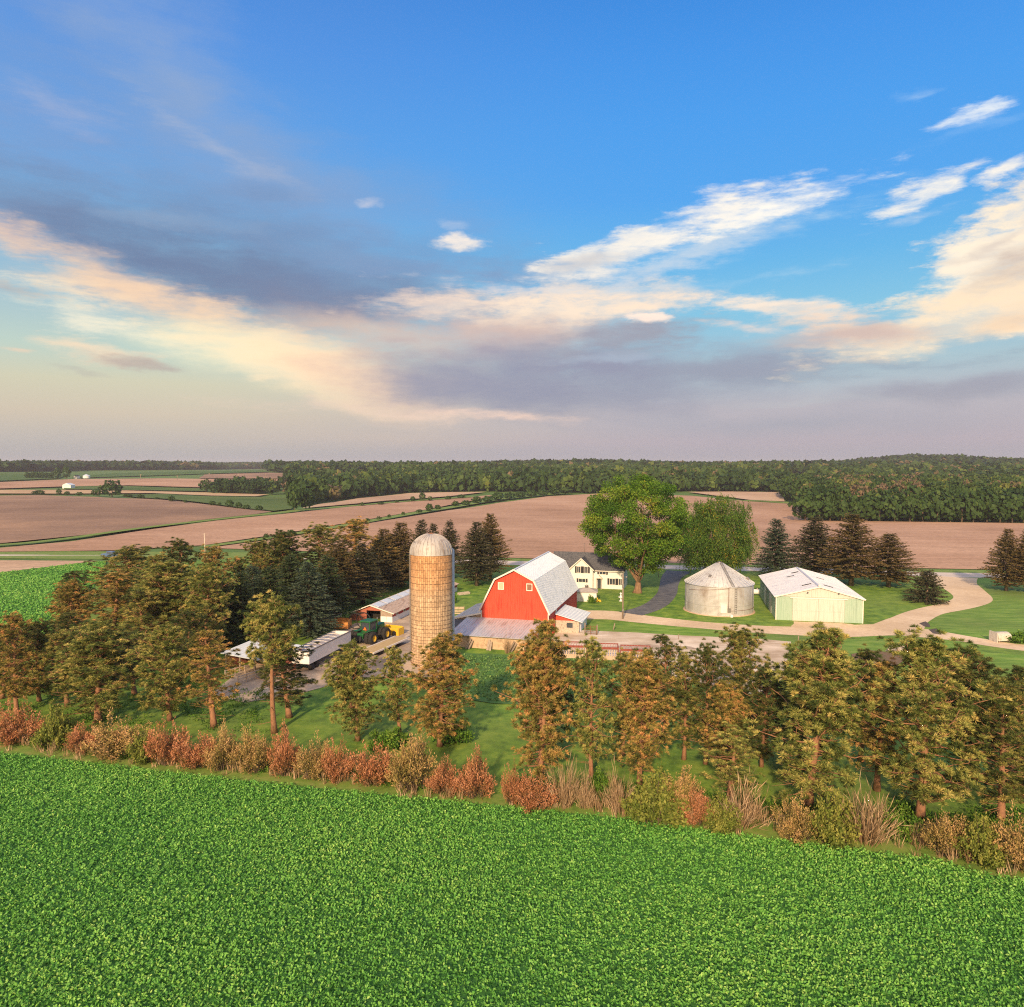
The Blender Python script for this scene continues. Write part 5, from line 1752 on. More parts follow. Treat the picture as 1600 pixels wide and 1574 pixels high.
# ------------------------------------------------------------------ machine shed
mx0, my0 = G(1348, 975)
t = thing('machine_shed', 'cream and mint green metal machine shed with wide low gable', 'machine shed', (mx0, my0, 0), R(-12.5))
MWd, ML, me_, mp_ = 14.6, 25.0, 4.4, 6.3
MB().prism([(-MWd, 0), (0, 0), (0, me_), (-MWd / 2, mp_), (-MWd, me_)], 0, ML).build('wall', M_MINT, t)
gf = MB()
gf.prism([(-MWd, me_ + .02), (0, me_ + .02), (-MWd / 2, mp_ - .03)], -.05, -.004)
x = -MWd + .4
while x < -.3:
    gf.box(x - .02, x + .02, -.075, -.05, me_ + .03, me_ + .03 + (mp_ - me_ - .1) * (1 - abs(x + MWd / 2) / (MWd / 2)))
    x += .35
gf.build('gable_siding', M_CREAM, t)
for nm, x0, x1, m_, yy in (('door', -11.75, -7.45, M_CREAM, -.14), ('door', -7.42, -3.1, M_CREAM, -.15), ('side_panel', -14.45, -11.78, M_MINT, -.05), ('side_panel', -3.07, -.12, M_MINT, -.05)):
    mb = MB()
    mb.box(x0, x1, yy, -.004, .08, me_ - .28)
    xx = x0 + .12
    while xx < x1 - .05:
        mb.box(xx - .02, xx + .02, yy - .025, yy, .1, me_ - .3)
        xx += .35
    if nm == 'door':
        mb.box(x0 + .02, x1 - .02, yy - .04, yy - .026, 1.9, 2.0)
    mb.build(nm, m_, t)
MB().box(-12.2, -2.6, -.24, -.05, me_ - .27, me_ - .07).build('door_track', M_TRIM, t)
ct = MB()
ct.box(-.11, .05, -.1, .05, 0, me_)
ct.box(-MWd - .05, -MWd + .11, -.1, .05, 0, me_)
ct.bar((.3, -.36, me_ - .1), (-MWd / 2, -.36, mp_ + .02), .06, .2)
ct.bar((-MWd / 2, -.36, mp_ + .02), (-MWd - .3, -.36, me_ - .1), .06, .2)
ct.build('trim', M_TRIM, t)
sdl = MB()
yy = .3
while yy < ML:
    sdl.box(-MWd - .03, -MWd - .003, yy, yy + .05, .1, me_ - .1)
    sdl.box(.003, .03, yy, yy + .05, .1, me_ - .1)
    yy += .4
sdl.build('wall_ribs', M_MINT, t)
for y0 in (6, 14):
    MB().box(-MWd - .10, -MWd - .031, y0, y0 + 3.2, .1, 3.6).build('side_door', M_CREAM, t)
slope = (mp_ - me_) / (MWd / 2)
rr1 = ribbed([(.4, -.35, me_ - .02), (.4, ML + .35, me_ - .02), (-MWd / 2, ML + .35, mp_ + .1), (-MWd / 2, -.35, mp_ + .1)], .08, .75, .05, .035)
rr1.build('roof', M_ROOFSHED, t)
rr2 = ribbed([(-MWd - .4, ML + .35, me_ - .02), (-MWd - .4, -.35, me_ - .02), (-MWd / 2 - .003, -.35, mp_ + .1), (-MWd / 2 - .003, ML + .35, mp_ + .1)], .08, .75, .05, .035)
rr2.build('roof', M_ROOFSHED, t)
MB().bar((-MWd / 2, -.4, mp_ + .13), (-MWd / 2, ML + .4, mp_ + .13), .4, .05).build('ridge_cap', M_ROOFSHED, t)
MB().lathe([(.22, 0), (.28, .18), (0, .34)], (-MWd / 2, -.2, mp_ + .12), n=12).build('finial', M_TRIM, t)


def roofz(x):
    return me_ + .0 + (mp_ + .1 - me_) * (1 - abs(x + MWd / 2) / (MWd / 2 + .4)) + .02


for x0, x1, y0 in ((-9.6, -8.0, 3.6), (-10.6, -9.2, 15.5), (-9.2, -7.9, 19), (-5.8, -4.2, 3.8), (-5.2, -3.9, 14.0)):
    MB().slab([(x0, y0, roofz(x0) + .05), (x1, y0, roofz(x1) + .05), (x1, y0 + .7, roofz(x1) + .05), (x0, y0 + .7, roofz(x0) + .05)], .03).build('roof_strip', M_DARKROOF, t)
for x in (-9.3, -4.1):
    lm = MB()
    lm.bar((x, -.06, me_ + .95), (x, -.5, me_ + 1.0), .05)
    lm.lathe([(.05, .12), (.18, 0), (.0, .0)], (x, -.5, me_ + .86), n=10)
    lm.build('lamp', M_BLACK, t)

# ------------------------------------------------------------------ long cattle shed
cx0, cy0 = G(613, 974)
t = thing('cattle_shed', 'long low red cattle shed with rusty roof and pale skylight panels', 'shed', (cx0, cy0, 0), AX)
CL = 34.0
sh = [(-8.2, 0), (0, 0), (0, 1.9), (-4.2, 3.0), (-8.2, 1.4)]
fwall = MB()
fwall.prism([(-8.2, 0), (-5.0, 0), (-5.0, 2.7), (-8.2, 1.35)], 0, .18)
fwall.prism([(-5.0, 2.05), (-2.25, 2.05), (-2.25, 2.42), (-4.2, 2.92), (-5.0, 2.62)], 0, .18)
fwall.build('gable_boards', M_REDOLD, t)
fw2 = MB()
fw2.prism([(-2.25, 1.15), (-.01, 1.15), (-.01, 1.85), (-2.25, 2.40)], 0, .16)
fw2.build('gable_boards', M_WOOD, t)
fw3 = MB()
fw3.box(-2.25, -1.15, -.03, .16, 0, 1.12)
fw3.box(-1.12, 0, -.01, .16, 0, 1.13)
fw3.build('door', M_WHITEP, t)
MB().box(-5.0, -2.25, 2.5, 2.6, 0, 2.6).build('dark_backing', M_VOID, t)  # near-black panel, its colour standing in for the unlit inside of the shed
sw_ = MB()
sw_.box(-.15, 0, .2, CL, 0, 1.05)
sw_.build('side_wall', M_WHITEP, t)
sw2 = MB()
sw2.box(-.15, -.02, .2, CL, 1.05, 1.85)
sw2.box(-8.2, -8.05, .2, CL, 0, 1.3)
sw2.box(-8.0, -.2, CL - .2, CL, 0, 1.3)
sw2.build('side_boards', M_RED2, t)
for k in range(10):
    y0 = 1.6 + k * 3.2
    f_ = MB().box(-.019, .03, y0, y0 + .95, 1.1, 1.75).build('window', M_TRIM, t)
    MB().box(.03, .045, y0 + .1, y0 + .85, 1.18, 1.67).build('pane', M_GLASS, f_)
ribbed([(.5, -.4, 1.78), (.5, CL, 1.78), (-2.6, CL, 2.62), (-2.6, -.4, 2.62)], .07, .7, .04, .025).build('roof', M_ROOFOLD, t)
ribbed([(-2.61, -.4, 2.66), (-2.61, CL, 2.66), (-4.2, CL, 3.12), (-4.2, -.4, 3.12)], .07, .7, .04, .025).build('roof', M_ROOFG, t)
ribbed([(-8.6, CL, 1.28), (-8.6, -.4, 1.28), (-4.21, -.4, 3.10), (-4.21, CL, 3.10)], .07, .7, .04, .025).build('roof', M_ROOFOLD, t)
for k in range(9):
    y0 = .4 + k * 3.6
    MB().slab([(-2.75, y0, 2.75), (-2.75, y0 + 2.6, 2.75), (-4.05, y0 + 2.6, 3.13), (-4.05, y0, 3.13)], .03).build('skylight', M_ROOF, t)
fe = MB()
fe.bar((.5, -.45, 1.75), (-4.2, -.45, 3.06), .06, .16)
fe.bar((-4.2, -.45, 3.06), (-8.6, -.45, 1.26), .06, .16)
fe.build('fascia', M_TRIM, t)

# ------------------------------------------------------------------ white roofed open shed behind the left pines
wx, wy = G(420, 1058)
t = thing('open_shed', 'low open fronted shed with white metal roof half hidden by the left pines', 'shed', (wx, wy, 0), R(-30))
ribbed([(-8.5, -.8, 2.3), (.9, -.8, 2.3), (.9, 5.6, 3.1), (-8.5, 5.6, 3.1)], .1, .7, .05, .03).build('roof', M_ROOF, t)
mb = MB()
mb.box(-8.2, .6, 5.1, 5.3, 0, 2.9)
mb.box(-8.2, -8.0, 0, 5.1, 0, 2.25)
mb.box(.4, .6, 0, 5.1, 0, 2.25)
mb.build('wall', M_REDOLD, t)
mb = MB()
for x_ in (-8.1, -5.3, -2.4, .5):
    mb.box(x_ - .1, x_ + .1, -.3, -.1, 0, 2.25)
mb.build('posts', M_WOOD, t)
for k, (pa, pb) in enumerate((((352, 1062), (398, 1050)), ((372, 1072), (412, 1058)), ((438, 1058), (470, 1042)))):
    a_, b_ = G(*pa), G(*pb)
    mb = MB()
    for z in (.4, .8, 1.15):
        mb.bar((0, 0, z), (b_[0] - a_[0], b_[1] - a_[1], z), .05, .12)
    for f in np.linspace(0, 1, 4):
        mb.box((b_[0] - a_[0]) * f - .06, (b_[0] - a_[0]) * f + .06, (b_[1] - a_[1]) * f - .06, (b_[1] - a_[1]) * f + .06, 0, 1.25)
    o = mb.build('rail_fence', M_PALE)
    o.location = (a_[0], a_[1], 0)
    tag(o, ['pale plank rail fence on the left of the white roofed open shed', 'nearer pale rail fence below the white roofed open shed', 'short rail fence right of the white roofed open shed'][k], 'fence', 'plank fences by the open shed')

# ------------------------------------------------------------------ tractor
tx, ty = G(568, 1006)
t = thing('tractor', 'large green articulated tractor with dual wheels and yellow rims', 'tractor', (tx, ty, 0), R(-24))
WR = 1.0


def wheel(x, y, side):
    w = MB()
    w.lathe([(.50, -.30), (.86, -.33), (.97, -.26), (WR, -.2), (WR, .2), (.97, .26), (.86, .33), (.50, .30)], n=32, ax='x')
    for k in range(24):
        a = 6.283 * k / 24
        for sgn in (-1, 1):
            a2 = a + sgn * .06
            w.bar((sgn * .05, WR * math.cos(a), WR * math.sin(a)), (sgn * .32, .97 * math.cos(a2 + sgn * .12), .97 * math.sin(a2 + sgn * .12)), .07, .07)
    o = thing('wheel', '', '', (0, 0, 0))
    o.parent = t
    for k_ in ('label', 'category'):
        if k_ in o:
            del o[k_]
    o.location = (x, y, WR)
    w.build('tyre', M_TYRE, o)
    r = MB()
    r.lathe([(.0, .06), (.20, .08), (.24, .2), (.44, .14), (.51, .28), (.53, .28), (.53, -.28), (.44, -.14), (.2, -.1), (.0, -.06)], n=28, ax='x')
    ro = r.build('rim', M_YELLOW, o)
    return o


for yy in (0, 3.6):
    for s in (-1, 1):
        wheel(s * 1.05, yy, s)
        wheel(s * 1.78, yy, s)
    MB().lathe([(.22, -1.9), (.22, 1.9)], (0, yy, WR), n=12, ax='x').build('axle', M_TGREEN, t)
ch = MB()
ch.box(-.55, .55, -1.0, 1.5, .95, 1.5)
ch.prism([(-.62, 1.5), (.62, 1.5), (.55, 1.78), (-.55, 1.78)], -.9, .4)
ch.build('rear_frame', M_TGREEN, t, bevel=.05)
for s in (-1, 1):
    fd = MB()
    fd.box(s * .62 - .0 if s > 0 else -1.35, 1.35 if s > 0 else -.62, -.75, .95, 2.02, 2.1)
    fd.build('fender', M_TGREEN, t, bevel=.03)
hd = MB()
hd.prism([(-.58, 1.3), (.58, 1.3), (.55, 2.35), (.42, 2.5), (-.42, 2.5), (-.55, 2.35)], 2.55, 5.1)
hd.build('hood', M_TGREEN, t, bevel=.05)
MB().box(-.5, .5, 5.101, 5.16, 1.35, 2.3).build('grille', M_BLACK, t)
cb = MB()
for x in (-.82, .82):
    for y in (.55, 2.35):
        cb.box(x - .06, x + .06, y - .06, y + .06, 1.6, 3.25)
cb.box(-.88, .88, .49, 2.41, 1.5, 1.95)
cab = cb.build('cab', M_TGREEN, t)
MB().box(-.8, .8, .55, 2.35, 1.96, 3.24).build('glass', M_GLASS, cab)
MB().box(-1.0, 1.0, .35, 2.55, 3.26, 3.5).build('roof', M_TGREEN, cab, bevel=.07)
ex = MB()
ex.tube([(.72, 2.75, 2.3), (.72, 2.75, 3.75)], .07, 8)
ex.tube([(-.62, 2.75, 2.3), (-.62, 2.75, 3.2)], .1, 8)
ex.build('exhaust', M_STEEL, t)
tr = MB()
tr.prism([(-.32, 2.05), (.32, 2.05), (.0, 2.55)], .40, .44)
tr.build('warning_triangle', M_SIGN, t)
ht = MB()
ht.box(-.5, .5, -1.35, -1.0, .7, 1.4)
ht.bar((-.45, -1.0, .8), (-.55, -1.8, .75), .12)
ht.bar((.45, -1.0, .8), (.55, -1.8, .75), .12)
ht.build('hitch', M_BLACK, t)

bx, by = G(610, 993)
t = thing('scraper', 'yellow box scraper parked at the nose of the green tractor', 'implement', (bx, by, 0), R(-24))
mb = MB()
mb.box(-1.7, -1.6, -.2, 1.5, .1, 1.3)
mb.box(1.6, 1.7, -.2, 1.5, .1, 1.3)
mb.box(-1.6, 1.6, 1.2, 1.3, .1, 1.45)
mb.box(-1.6, 1.6, -.2, .0, .1, 1.2)
mb.bar((-1.6, .1, 1.15), (1.6, .1, 1.15), .18)
mb.build('box', M_YELLOW, t, bevel=.03)
for s in (-1, 1):
    w = MB()
    w.lathe([(0, -.12), (.40, -.13), (.44, -.08), (.44, .08), (.40, .13), (0, .12)], (s * 1.1, -.55, .44), n=20, ax='x')
    w.build('wheel', M_TYRE, t)

# ------------------------------------------------------------------ grain trailer
gx_, gy_ = G(548.5, 1016)
t = thing('grain_trailer', 'long white grain trailer with bowed open top parked in the yard', 'trailer', (gx_, gy_, 0), R(-13.5))
GL = 12.6
bd = MB()
for x0, x1, y0, y1 in ((-.06, 0, -GL, 0), (-2.6, -2.54, -GL, 0), (-2.54, -.06, -.06, 0), (-2.54, -.06, -GL, -GL + .06)):
    bd.box(x0, x1, y0, y1, 1.15, 2.85)
bd.box(-2.54, -.06, -GL + .06, -.06, 1.3, 1.36)
bd.build('body', M_WHITEP, t)
tp = MB()
tp.box(-.1, .05, -GL - .04, .04, 2.85, 2.97)
tp.box(-2.65, -2.5, -GL - .04, .04, 2.85, 2.97)
tp.box(-2.5, -.1, -.1, .04, 2.85, 2.95)
tp.box(-2.5, -.1, -GL - .04, -GL + .1, 2.85, 2.95)
tp.build('top_rail', M_STEEL, t)
MB().box(-2.5, -.1, -GL + .12, -.12, 2.35, 2.4).build('load', M_COVER, t)
bw = MB()
for k in range(8):
    y = -1.2 - k * 1.5
    bw.tube([(-2.55, y, 2.9), (-1.9, y, 3.05), (-.7, y, 3.05), (-.05, y, 2.9)], .035, 5)
bw.build('bows', M_TRIM, t)
lg = MB()
for x in (-.35, -2.25):
    lg.box(x - .07, x + .07, -2.6, -2.46, 0, 1.15)
    lg.bar((x, -2.53, .1), (x, -1.6, 1.15), .05)
lg.box(-2.25, -.35, -2.58, -2.5, .5, .58)
lg.build('landing_gear', M_BLACK, t)
MB().box(-1.9, -.7, -GL, 0, .95, 1.148).build('chassis', M_BLACK, t)
for y in (-GL + 1.2, -GL + 2.5):
    for x in (-.35, -2.25):
        w = MB()
        w.lathe([(0, -.25), (.45, -.26), (.51, -.2), (.51, .2), (.45, .26), (0, .25)], (x, y, .51), n=22, ax='x')
        w.build('wheel', M_TYRE, t)

# ------------------------------------------------------------------ flatbed wagon
fx, fy = G(600, 1017)
t = thing('flatbed_wagon', 'long flatbed wagon with yellowed plank deck below the tractor', 'wagon', (fx, fy, 0), R(-22))
MB().box(-1.2, 1.2, -4.6, 5.2, .82, .92).build('deck', M_DECK, t)
mb = MB()
mb.box(-1.36, -1.21, -5.0, 5.4, .78, 1.0)
mb.box(1.21, 1.36, -5.0, 5.4, .78, 1.0)
mb.build('side_rails', M_TRIM, t)
MB().box(-.5, .5, -4.4, 5.0, .55, .815).build('chassis', M_BLACK, t)
for x in (-.95, .95):
    for y in (-2.4, 2.6):
        w = MB()
        w.lathe([(0, -.11), (.36, -.12), (.4, -.08), (.4, .08), (.36, .12), (0, .11)], (x, y, .4), n=20, ax='x')
        w.build('wheel', M_TYRE, t)
for k, (pa, pb, lab) in enumerate((((560, 1046), (592, 1026), 'long pale pole lying on the dirt below the flatbed wagon'), ((628, 1003), (640, 996), 'short pale pole on the dirt left of the silo'))):
    a_, b_ = G(*pa), G(*pb)
    mb = MB()
    mb.tube([(0, 0, .12), (b_[0] - a_[0], b_[1] - a_[1], .12)], .12, 8)
    o = mb.build('pole', M_PALE)
    o.location = (a_[0], a_[1], 0)
    tag(o, lab, 'pole')

# ------------------------------------------------------------------ orange wagon box, hoop feeder, board fence
ox_, oy_ = G(516, 985)
t = thing('wagon_box', 'rusty orange wagon box with open top beside the board fence', 'wagon', (ox_, oy_, 0), R(-6))
mb = MB()
mb.box(0, 3.1, 0, .08, .35, 1.5)
mb.box(0, 3.1, 1.9, 1.98, .35, 1.75)
mb.box(0, .08, .08, 1.9, .35, 1.6)
mb.box(3.02, 3.1, .08, 1.9, .35, 1.75)
mb.box(.08, 3.02, .08, 1.9, .35, .45)
mb.box(-.06, 3.16, -.08, .0, 1.38, 1.54)
mb.box(-.06, 3.16, -.08, .0, .35, .5)
for x in (.1, 1.0, 2.0, 2.95):
    mb.box(x, x + .1, -.07, 0, .5, 1.38)
mb.build('box', M_ORANGE, t)
for x in (.6, 2.5):
    for y in (.25, 1.7):
        w = MB()
        w.lathe([(0, -.1), (.34, -.1), (.34, .1), (0, .1)], (x, y, .34), n=18, ax='x')
        w.build('wheel', M_TYRE, t)

fx, fy = G(556, 984)
t = thing('hoop_feeder', 'black hoop shaped feeder standing on edge in front of the cattle shed', 'feeder', (fx, fy, 0), R(-15))
for k, (y, dx) in enumerate(((0, 0), (1.1, .9))):
    mb = MB()
    mb.torus((dx, y, 1.42), 1.32, .10, 'y', 36)
    mb.build('hoop', M_BLACKP, t)
mb = MB()
for k in range(10):
    a = 6.283 * k / 10
    mb.bar((1.32 * math.cos(a), 0, 1.42 + 1.32 * math.sin(a)), (.9 + 1.32 * math.cos(a), 1.1, 1.42 + 1.32 * math.sin(a)), .05)
mb.build('bars', M_BLACKP, t)

for (pa, pb, h0, h1, m_, lab) in (((470, 993), (503, 980), 1.55, 1.7, M_WOOD, 'low weathered grey board fence behind the grain trailer'), ((500, 983), (533, 971), 2.2, 2.3, M_PALE, 'taller pale upright board fence behind the orange wagon box')):
    a_, b_ = G(*pa), G(*pb)
    d_ = b_ - a_
    Ln = np.linalg.norm(d_)
    t = thing('board_fence', lab, 'fence', (a_[0], a_[1], 0), math.atan2(d_[1], d_[0]))
    mb = MB()
    x = 0
    rq = random.Random(int(Ln * 100))
    while x < Ln:
        w = rq.uniform(.17, .26) if m_ is M_WOOD else rq.uniform(.24, .34)
        mb.box(x, x + w - .03, -.03 + rq.uniform(-.02, .02), .02, 0, (h0 + (h1 - h0) * x / Ln) + rq.uniform(-.14, .14))
        x += w + (0 if m_ is M_WOOD else rq.uniform(0, .12))
    mb.build('boards', m_, t)
    rl = MB()
    rl.box(0, Ln, .03, .09, .4, .52)
    rl.box(0, Ln, .03, .09, 1.2, 1.32)
    rl.build('rails', M_WOOD, t)

# ------------------------------------------------------------------ red feeders, gates and posts on the barnyard edge
for k, (pa, pb, lab) in enumerate((((872, 1030), (919, 1031), 'left red steel cattle feeder against the barn corner'), ((920, 1033), (968, 1034), 'middle red steel cattle feeder of the three'), ((969, 1036), (1018, 1038), 'right red steel cattle feeder of the three'))):
    a_, b_ = G(*pa), G(*pb)
    d_ = b_ - a_
    Ln = np.linalg.norm(d_) - .12
    t = thing('cattle_feeder', lab, 'feeder', (a_[0], a_[1], 0), math.atan2(d_[1], d_[0]), 'red cattle feeders in a row')
    fr = MB()
    fr.box(0, Ln, -.08, 0, 1.75, 2.05)
    fr.box(0, Ln, 1.3, 1.38, 2.15, 2.3)
    for x in (0, Ln - .12):
        fr.box(x, x + .12, -.02, .1, 0, 1.74)
        fr.box(x, x + .12, 1.28, 1.4, 0, 2.14)
        fr.bar((x + .06, -.02, 2.0), (x + .06, 1.34, 2.24), .1)
    fr.build('frame', M_FEED, t)
    br_ = MB()
    n = 11
    for i in range(1, n):
        x = Ln * i / n
        br_.bar((x - .12, -.02, 2.04), (x + .12, 1.32, 2.24), .06)
    br_.build('slant_bars', mat('pink_red_bars', (.46, .22, .18), (.55, .30, .26), 3), t)
    sl = MB()
    for i in range(12):
        x = .2 + (Ln - .5) * i / 11
        sl.bar((x - .06, .04, .1), (x + .06, .04, 1.74), .14, .05)
    sl.box(.12, Ln - .12, .07, .12, .1, .75)
    sl.build('slats', M_PALE, t)

gx_, gy_ = G(914, 992)
t = thing('tube_gate', 'brown tube gate standing by the stone milk house', 'gate', (gx_, gy_, 0), R(-20))
mb = MB()
for z in (.3, .6, .9, 1.2, 1.5):
    mb.tube([(0, 0, z), (1.9, 0, z)], .035, 5)
for x in (0, .95, 1.9):
    mb.tube([(x, 0, .1), (x, 0, 1.6)], .045, 5)
mb.build('panel', M_RUST, t)
mb = MB()
mb.tube([(0, 0, 0), (0, 0, 2.0)], .1, 6)
mb.tube([(2.0, .2, 0), (2.0, .2, 1.8)], .1, 6)
mb.build('posts', M_POLE, t)
gx_, gy_ = G(1272, 1015)
mb = MB()
for z in (.3, .6, .9, 1.2):
    mb.tube([(0, 0, z), (1.6, 0, z)], .03, 5)
for x in (0, .8, 1.6):
    mb.tube([(x, 0, 0), (x, 0, 1.35)], .04, 5)
o = mb.build('tube_gate', M_STEEL)
o.location = (gx_, gy_, 0)
tag(o, 'small grey tube gate on the grass behind the largest pine', 'gate')
for px, ba, to, r_, lab in ((958, 986, 974, .10, 'leaning dark post in the barnyard edge grass'), (1060, 1000, 991, .07, 'thin fence post behind the barnyard right of the feeders'), (1247, 1010, 994, .09, 'pale fence post at the end of the barnyard'), (1195, 1053, 1042, .08, 'low post at the near edge of the pale barnyard'), (1029, 903, 890, .08, 'short post beside the top of the asphalt drive')):
    x, y = G(px, ba)
    h = ZY(px, to, y)
    mb = MB()
    mb.tube([(0, 0, 0), (.04 if px != 958 else .28, 0, h)], [r_, r_ * .85], 7)
    if px == 1029:
        mb.lathe([(.13, 0), (.17, .2), (0, .3)], (.04, 0, h), n=10)
    o = mb.build('fence_post', M_POLE)
    o.location = (x, y, 0)
    tag(o, lab, 'post')

# ------------------------------------------------------------------ poles, tank, ornaments, small things
x, y = G(973, 968)
t = thing('utility_pole', 'weathered utility pole with a lamp in front of the farmhouse', 'utility pole', (x, y, 0))
h = ZY(973, 896, y)
MB().tube([(0, 0, 0), (0, 0, h)], [.16, .11], 9).build('pole', M_POLE, t)
mb = MB()
mb.tube([(0, 0, h - .9), (.35, -.7, h - .5), (.45, -1.0, h - .5)], .03, 5)
mb.lathe([(.05, .16), (.22, 0), (.1, -.12), (0, -.14)], (.45, -1.0, h - .55), n=10)
mb.build('lamp', M_STEEL, t)
mb = MB()
mb.box(-.16, .16, -.3, -.15, 1.5, 2.0)
mb.lathe([(.2, -.35), (.2, .35)], (0, -.3, h - 2.2), n=10)
mb.build('meter_box', M_STEEL, t)
x, y = G(321, 872)
h = ZY(320, 833, y)
t = thing('utility_pole', 'pale wooden utility pole rising above the left grove by the road', 'utility pole', (x, y, 0))
MB().tube([(0, 0, 0), (-.2, 0, h)], [.17, .12], 8).build('pole', mat('pale_pole', (.48, .40, .33), (.60, .52, .45), 4), t)
mb = MB()
mb.bar((-.2 - .7, 0, h - .35), (-.2 + .7, 0, h - .35), .1)
mb.build('crossarm', M_POLE, t)
for px, ba, to in ((220, 750, 741), (277, 750, 743), (327, 748.5, 739), (373, 749, 740), (415, 748, 740), (454, 749, 740)):
    x, y = G(px, ba)
    z = float(hgt(x, y))
    h = ZY(px, to, y) - z
    mb = MB()
    mb.tube([(0, 0, 0), (0, 0, h)], [.32, .26], 6)
    mb.bar((-1.2, 0, h - .8), (1.2, 0, h - .8), .25)
    o = mb.build('utility_pole', M_POLE)
    o.location = (x, y, z)
    tag(o, 'thin distant utility pole in the line across the far left fields', 'utility pole', 'utility poles far off in the fields')
x, y = G(406, 728)
z = float(hgt(x, y))
t = thing('radio_mast', 'tiny lattice radio mast on the left horizon', 'mast', (x, y, z))
h = ZY(406, 711.5, y) - z
MB().tube([(0, 0, 0), (0, 0, h)], [1.0, .7], 5).build('mast', M_STEEL, t)
MB().lathe([(1.6, -5), (1.6, 0)], (0, 0, h), n=8).build('antennas', M_STEEL, t)

x, y = G(1183, 931)
t = thing('propane_tank', 'white propane tank lying on the grass right of the grain bin', 'tank', (x, y, 0), R(-12))
mb = MB()
mb.lathe([(0, -2.05), (.35, -1.95), (.55, -1.6), (.55, 1.6), (.35, 1.95), (0, 2.05)], (0, 0, .85), n=24, ax='x')
mb.build('vessel', M_WHITEP, t)
mb = MB()
for s in (-1.1, 1.1):
    mb.box(s - .1, s + .1, -.4, .4, 0, .5)
mb.build('legs', M_CONC, t)
MB().lathe([(.2, 0), (.2, .25), (0, .32)], (0, 0, 1.38), n=12).build('valve_dome', M_STEEL, t)
x, y, h, r = place_px(1194, 932, 922, 4.5)
BUSH['dark'][0].put('shrub', 'little dark shrub at the end of the white propane tank', 'shrub', x, y, h, r, 0, None, 'shrubs')

x, y = G(1563, 1003)
t = thing('fuel_tank', 'pale boxy tank with round top on the right lawn', 'tank', (x, y, 0), R(5))
mb = MB()
pv = [(-1.0, .35), (1.0, .35)] + [(1.0 * math.cos(a), .95 + .65 * math.sin(a)) for a in np.linspace(0, math.pi, 14)]
vs = [(-1.1, p[0], p[1]) for p in pv] + [(1.1, p[0], p[1]) for p in pv]
n = len(pv)
mb.add(vs, [tuple(range(n)), tuple(range(2 * n - 1, n - 1, -1))] + [(i, (i + 1) % n, (i + 1) % n + n, i + n) for i in range(n)])
mb.build('vessel', M_PALE2, t)
mb = MB()
mb.box(-1.25, -1.12, -.9, .9, 0, 1.68)
mb.build('end_board', M_PALE2, t)
mb = MB()
for s in (-.8, .8):
    mb.box(s - .1, s + .1, -.8, .8, 0, .36)
mb.build('skids', M_POLE, t)

x, y = G(970, 940)
mb = MB()
mb.lathe([(.42, 0), (.40, .12), (.2, .2), (.16, .7), (.5, .85), (.55, .95), (.2, 1.0), (.12, 1.5), (.28, 1.62), (.1, 1.75), (0, 2.0)], n=20)
o = mb.build('fountain', M_WHITEP)
o.location = (x, y, 0)
tag(o, 'small white tiered garden fountain on the lawn beside the utility pole', 'fountain')
x, y = G(935, 941)
mb = MB()
mb.box(-.4, .4, -.3, .3, .25, .5)
mb.prism([(-.4, .5), (-.1, .5), (-.15, .9), (-.4, .9)], -.3, .3)
for a_, b_ in ((-.35, -.32), (.35, -.32), (-.35, .32), (.35, .32)):
    mb.lathe([(0, -.06), (.2, -.06), (.2, .06), (0, .06)], (a_, b_, .2), n=12, ax='y')
o = mb.build('lawn_mower', M_YELLOW)
o.location = (x, y, 0)
tag(o, 'tiny yellow mower beside the small white shed', 'mower')
x, y = G(718, 931)
mb = MB()
mb.box(0, 2.7, 0, .1, 0, .55)
mb.box(0, 2.7, .8, .9, 0, .55)
mb.box(0, .1, .1, .8, 0, .55)
mb.box(2.6, 2.7, .1, .8, 0, .55)
mb.box(.1, 2.6, .1, .8, .05, .35)
o = mb.build('trough', M_STONE)
o.location = (x, y, 0)
o.rotation_euler = (0, 0, R(35))
tag(o, 'grey stone trough on the grass between silo and barn', 'trough')
x, y = G(709, 961)
t = thing('slat_fence', 'short pale slatted fence panel between silo and barn', 'fence', (x, y, 0), R(0))
mb = MB()
for z in (.2, .5, .8, 1.1, 1.35):
    mb.box(0, 1.9, -.03, .02, z, z + .17)
mb.build('slats', M_PALE, t)
mb = MB()
mb.box(-.1, .0, -.06, .06, 0, 1.6)
mb.box(1.9, 2.0, -.06, .06, 0, 1.7)
mb.build('posts', M_POLE, t)
rq = random.Random(8)
x, y = G(1405, 1018)
bm = bmesh.new()
for k in range(26):
    s = rq.uniform(.25, .55)
    mm = Matrix.Translation((rq.gauss(0, 1.2), rq.gauss(0, .8), s * .5 + rq.uniform(0, .35))) @ Matrix.Rotation(rq.uniform(0, 6), 4, 'Z') @ Matrix.Diagonal((s * rq.uniform(.8, 1.4), s, s * .7, 1))
    r_ = bmesh.ops.create_icosphere(bm, subdivisions=1, radius=1, matrix=mm)
    for v in r_['verts']:
        v.co += Vector((rq.gauss(0, .05), rq.gauss(0, .05), rq.gauss(0, .05)))
me = bpy.data.meshes.new('rock_pile')
bm.to_mesh(me)
bm.free()
me.materials.append(M_STONE)
o = link('rock_pile', me)
o.location = (x, y, 0)
tag(o, 'pile of grey field stones on the grass below the gravel drive', 'rock pile')

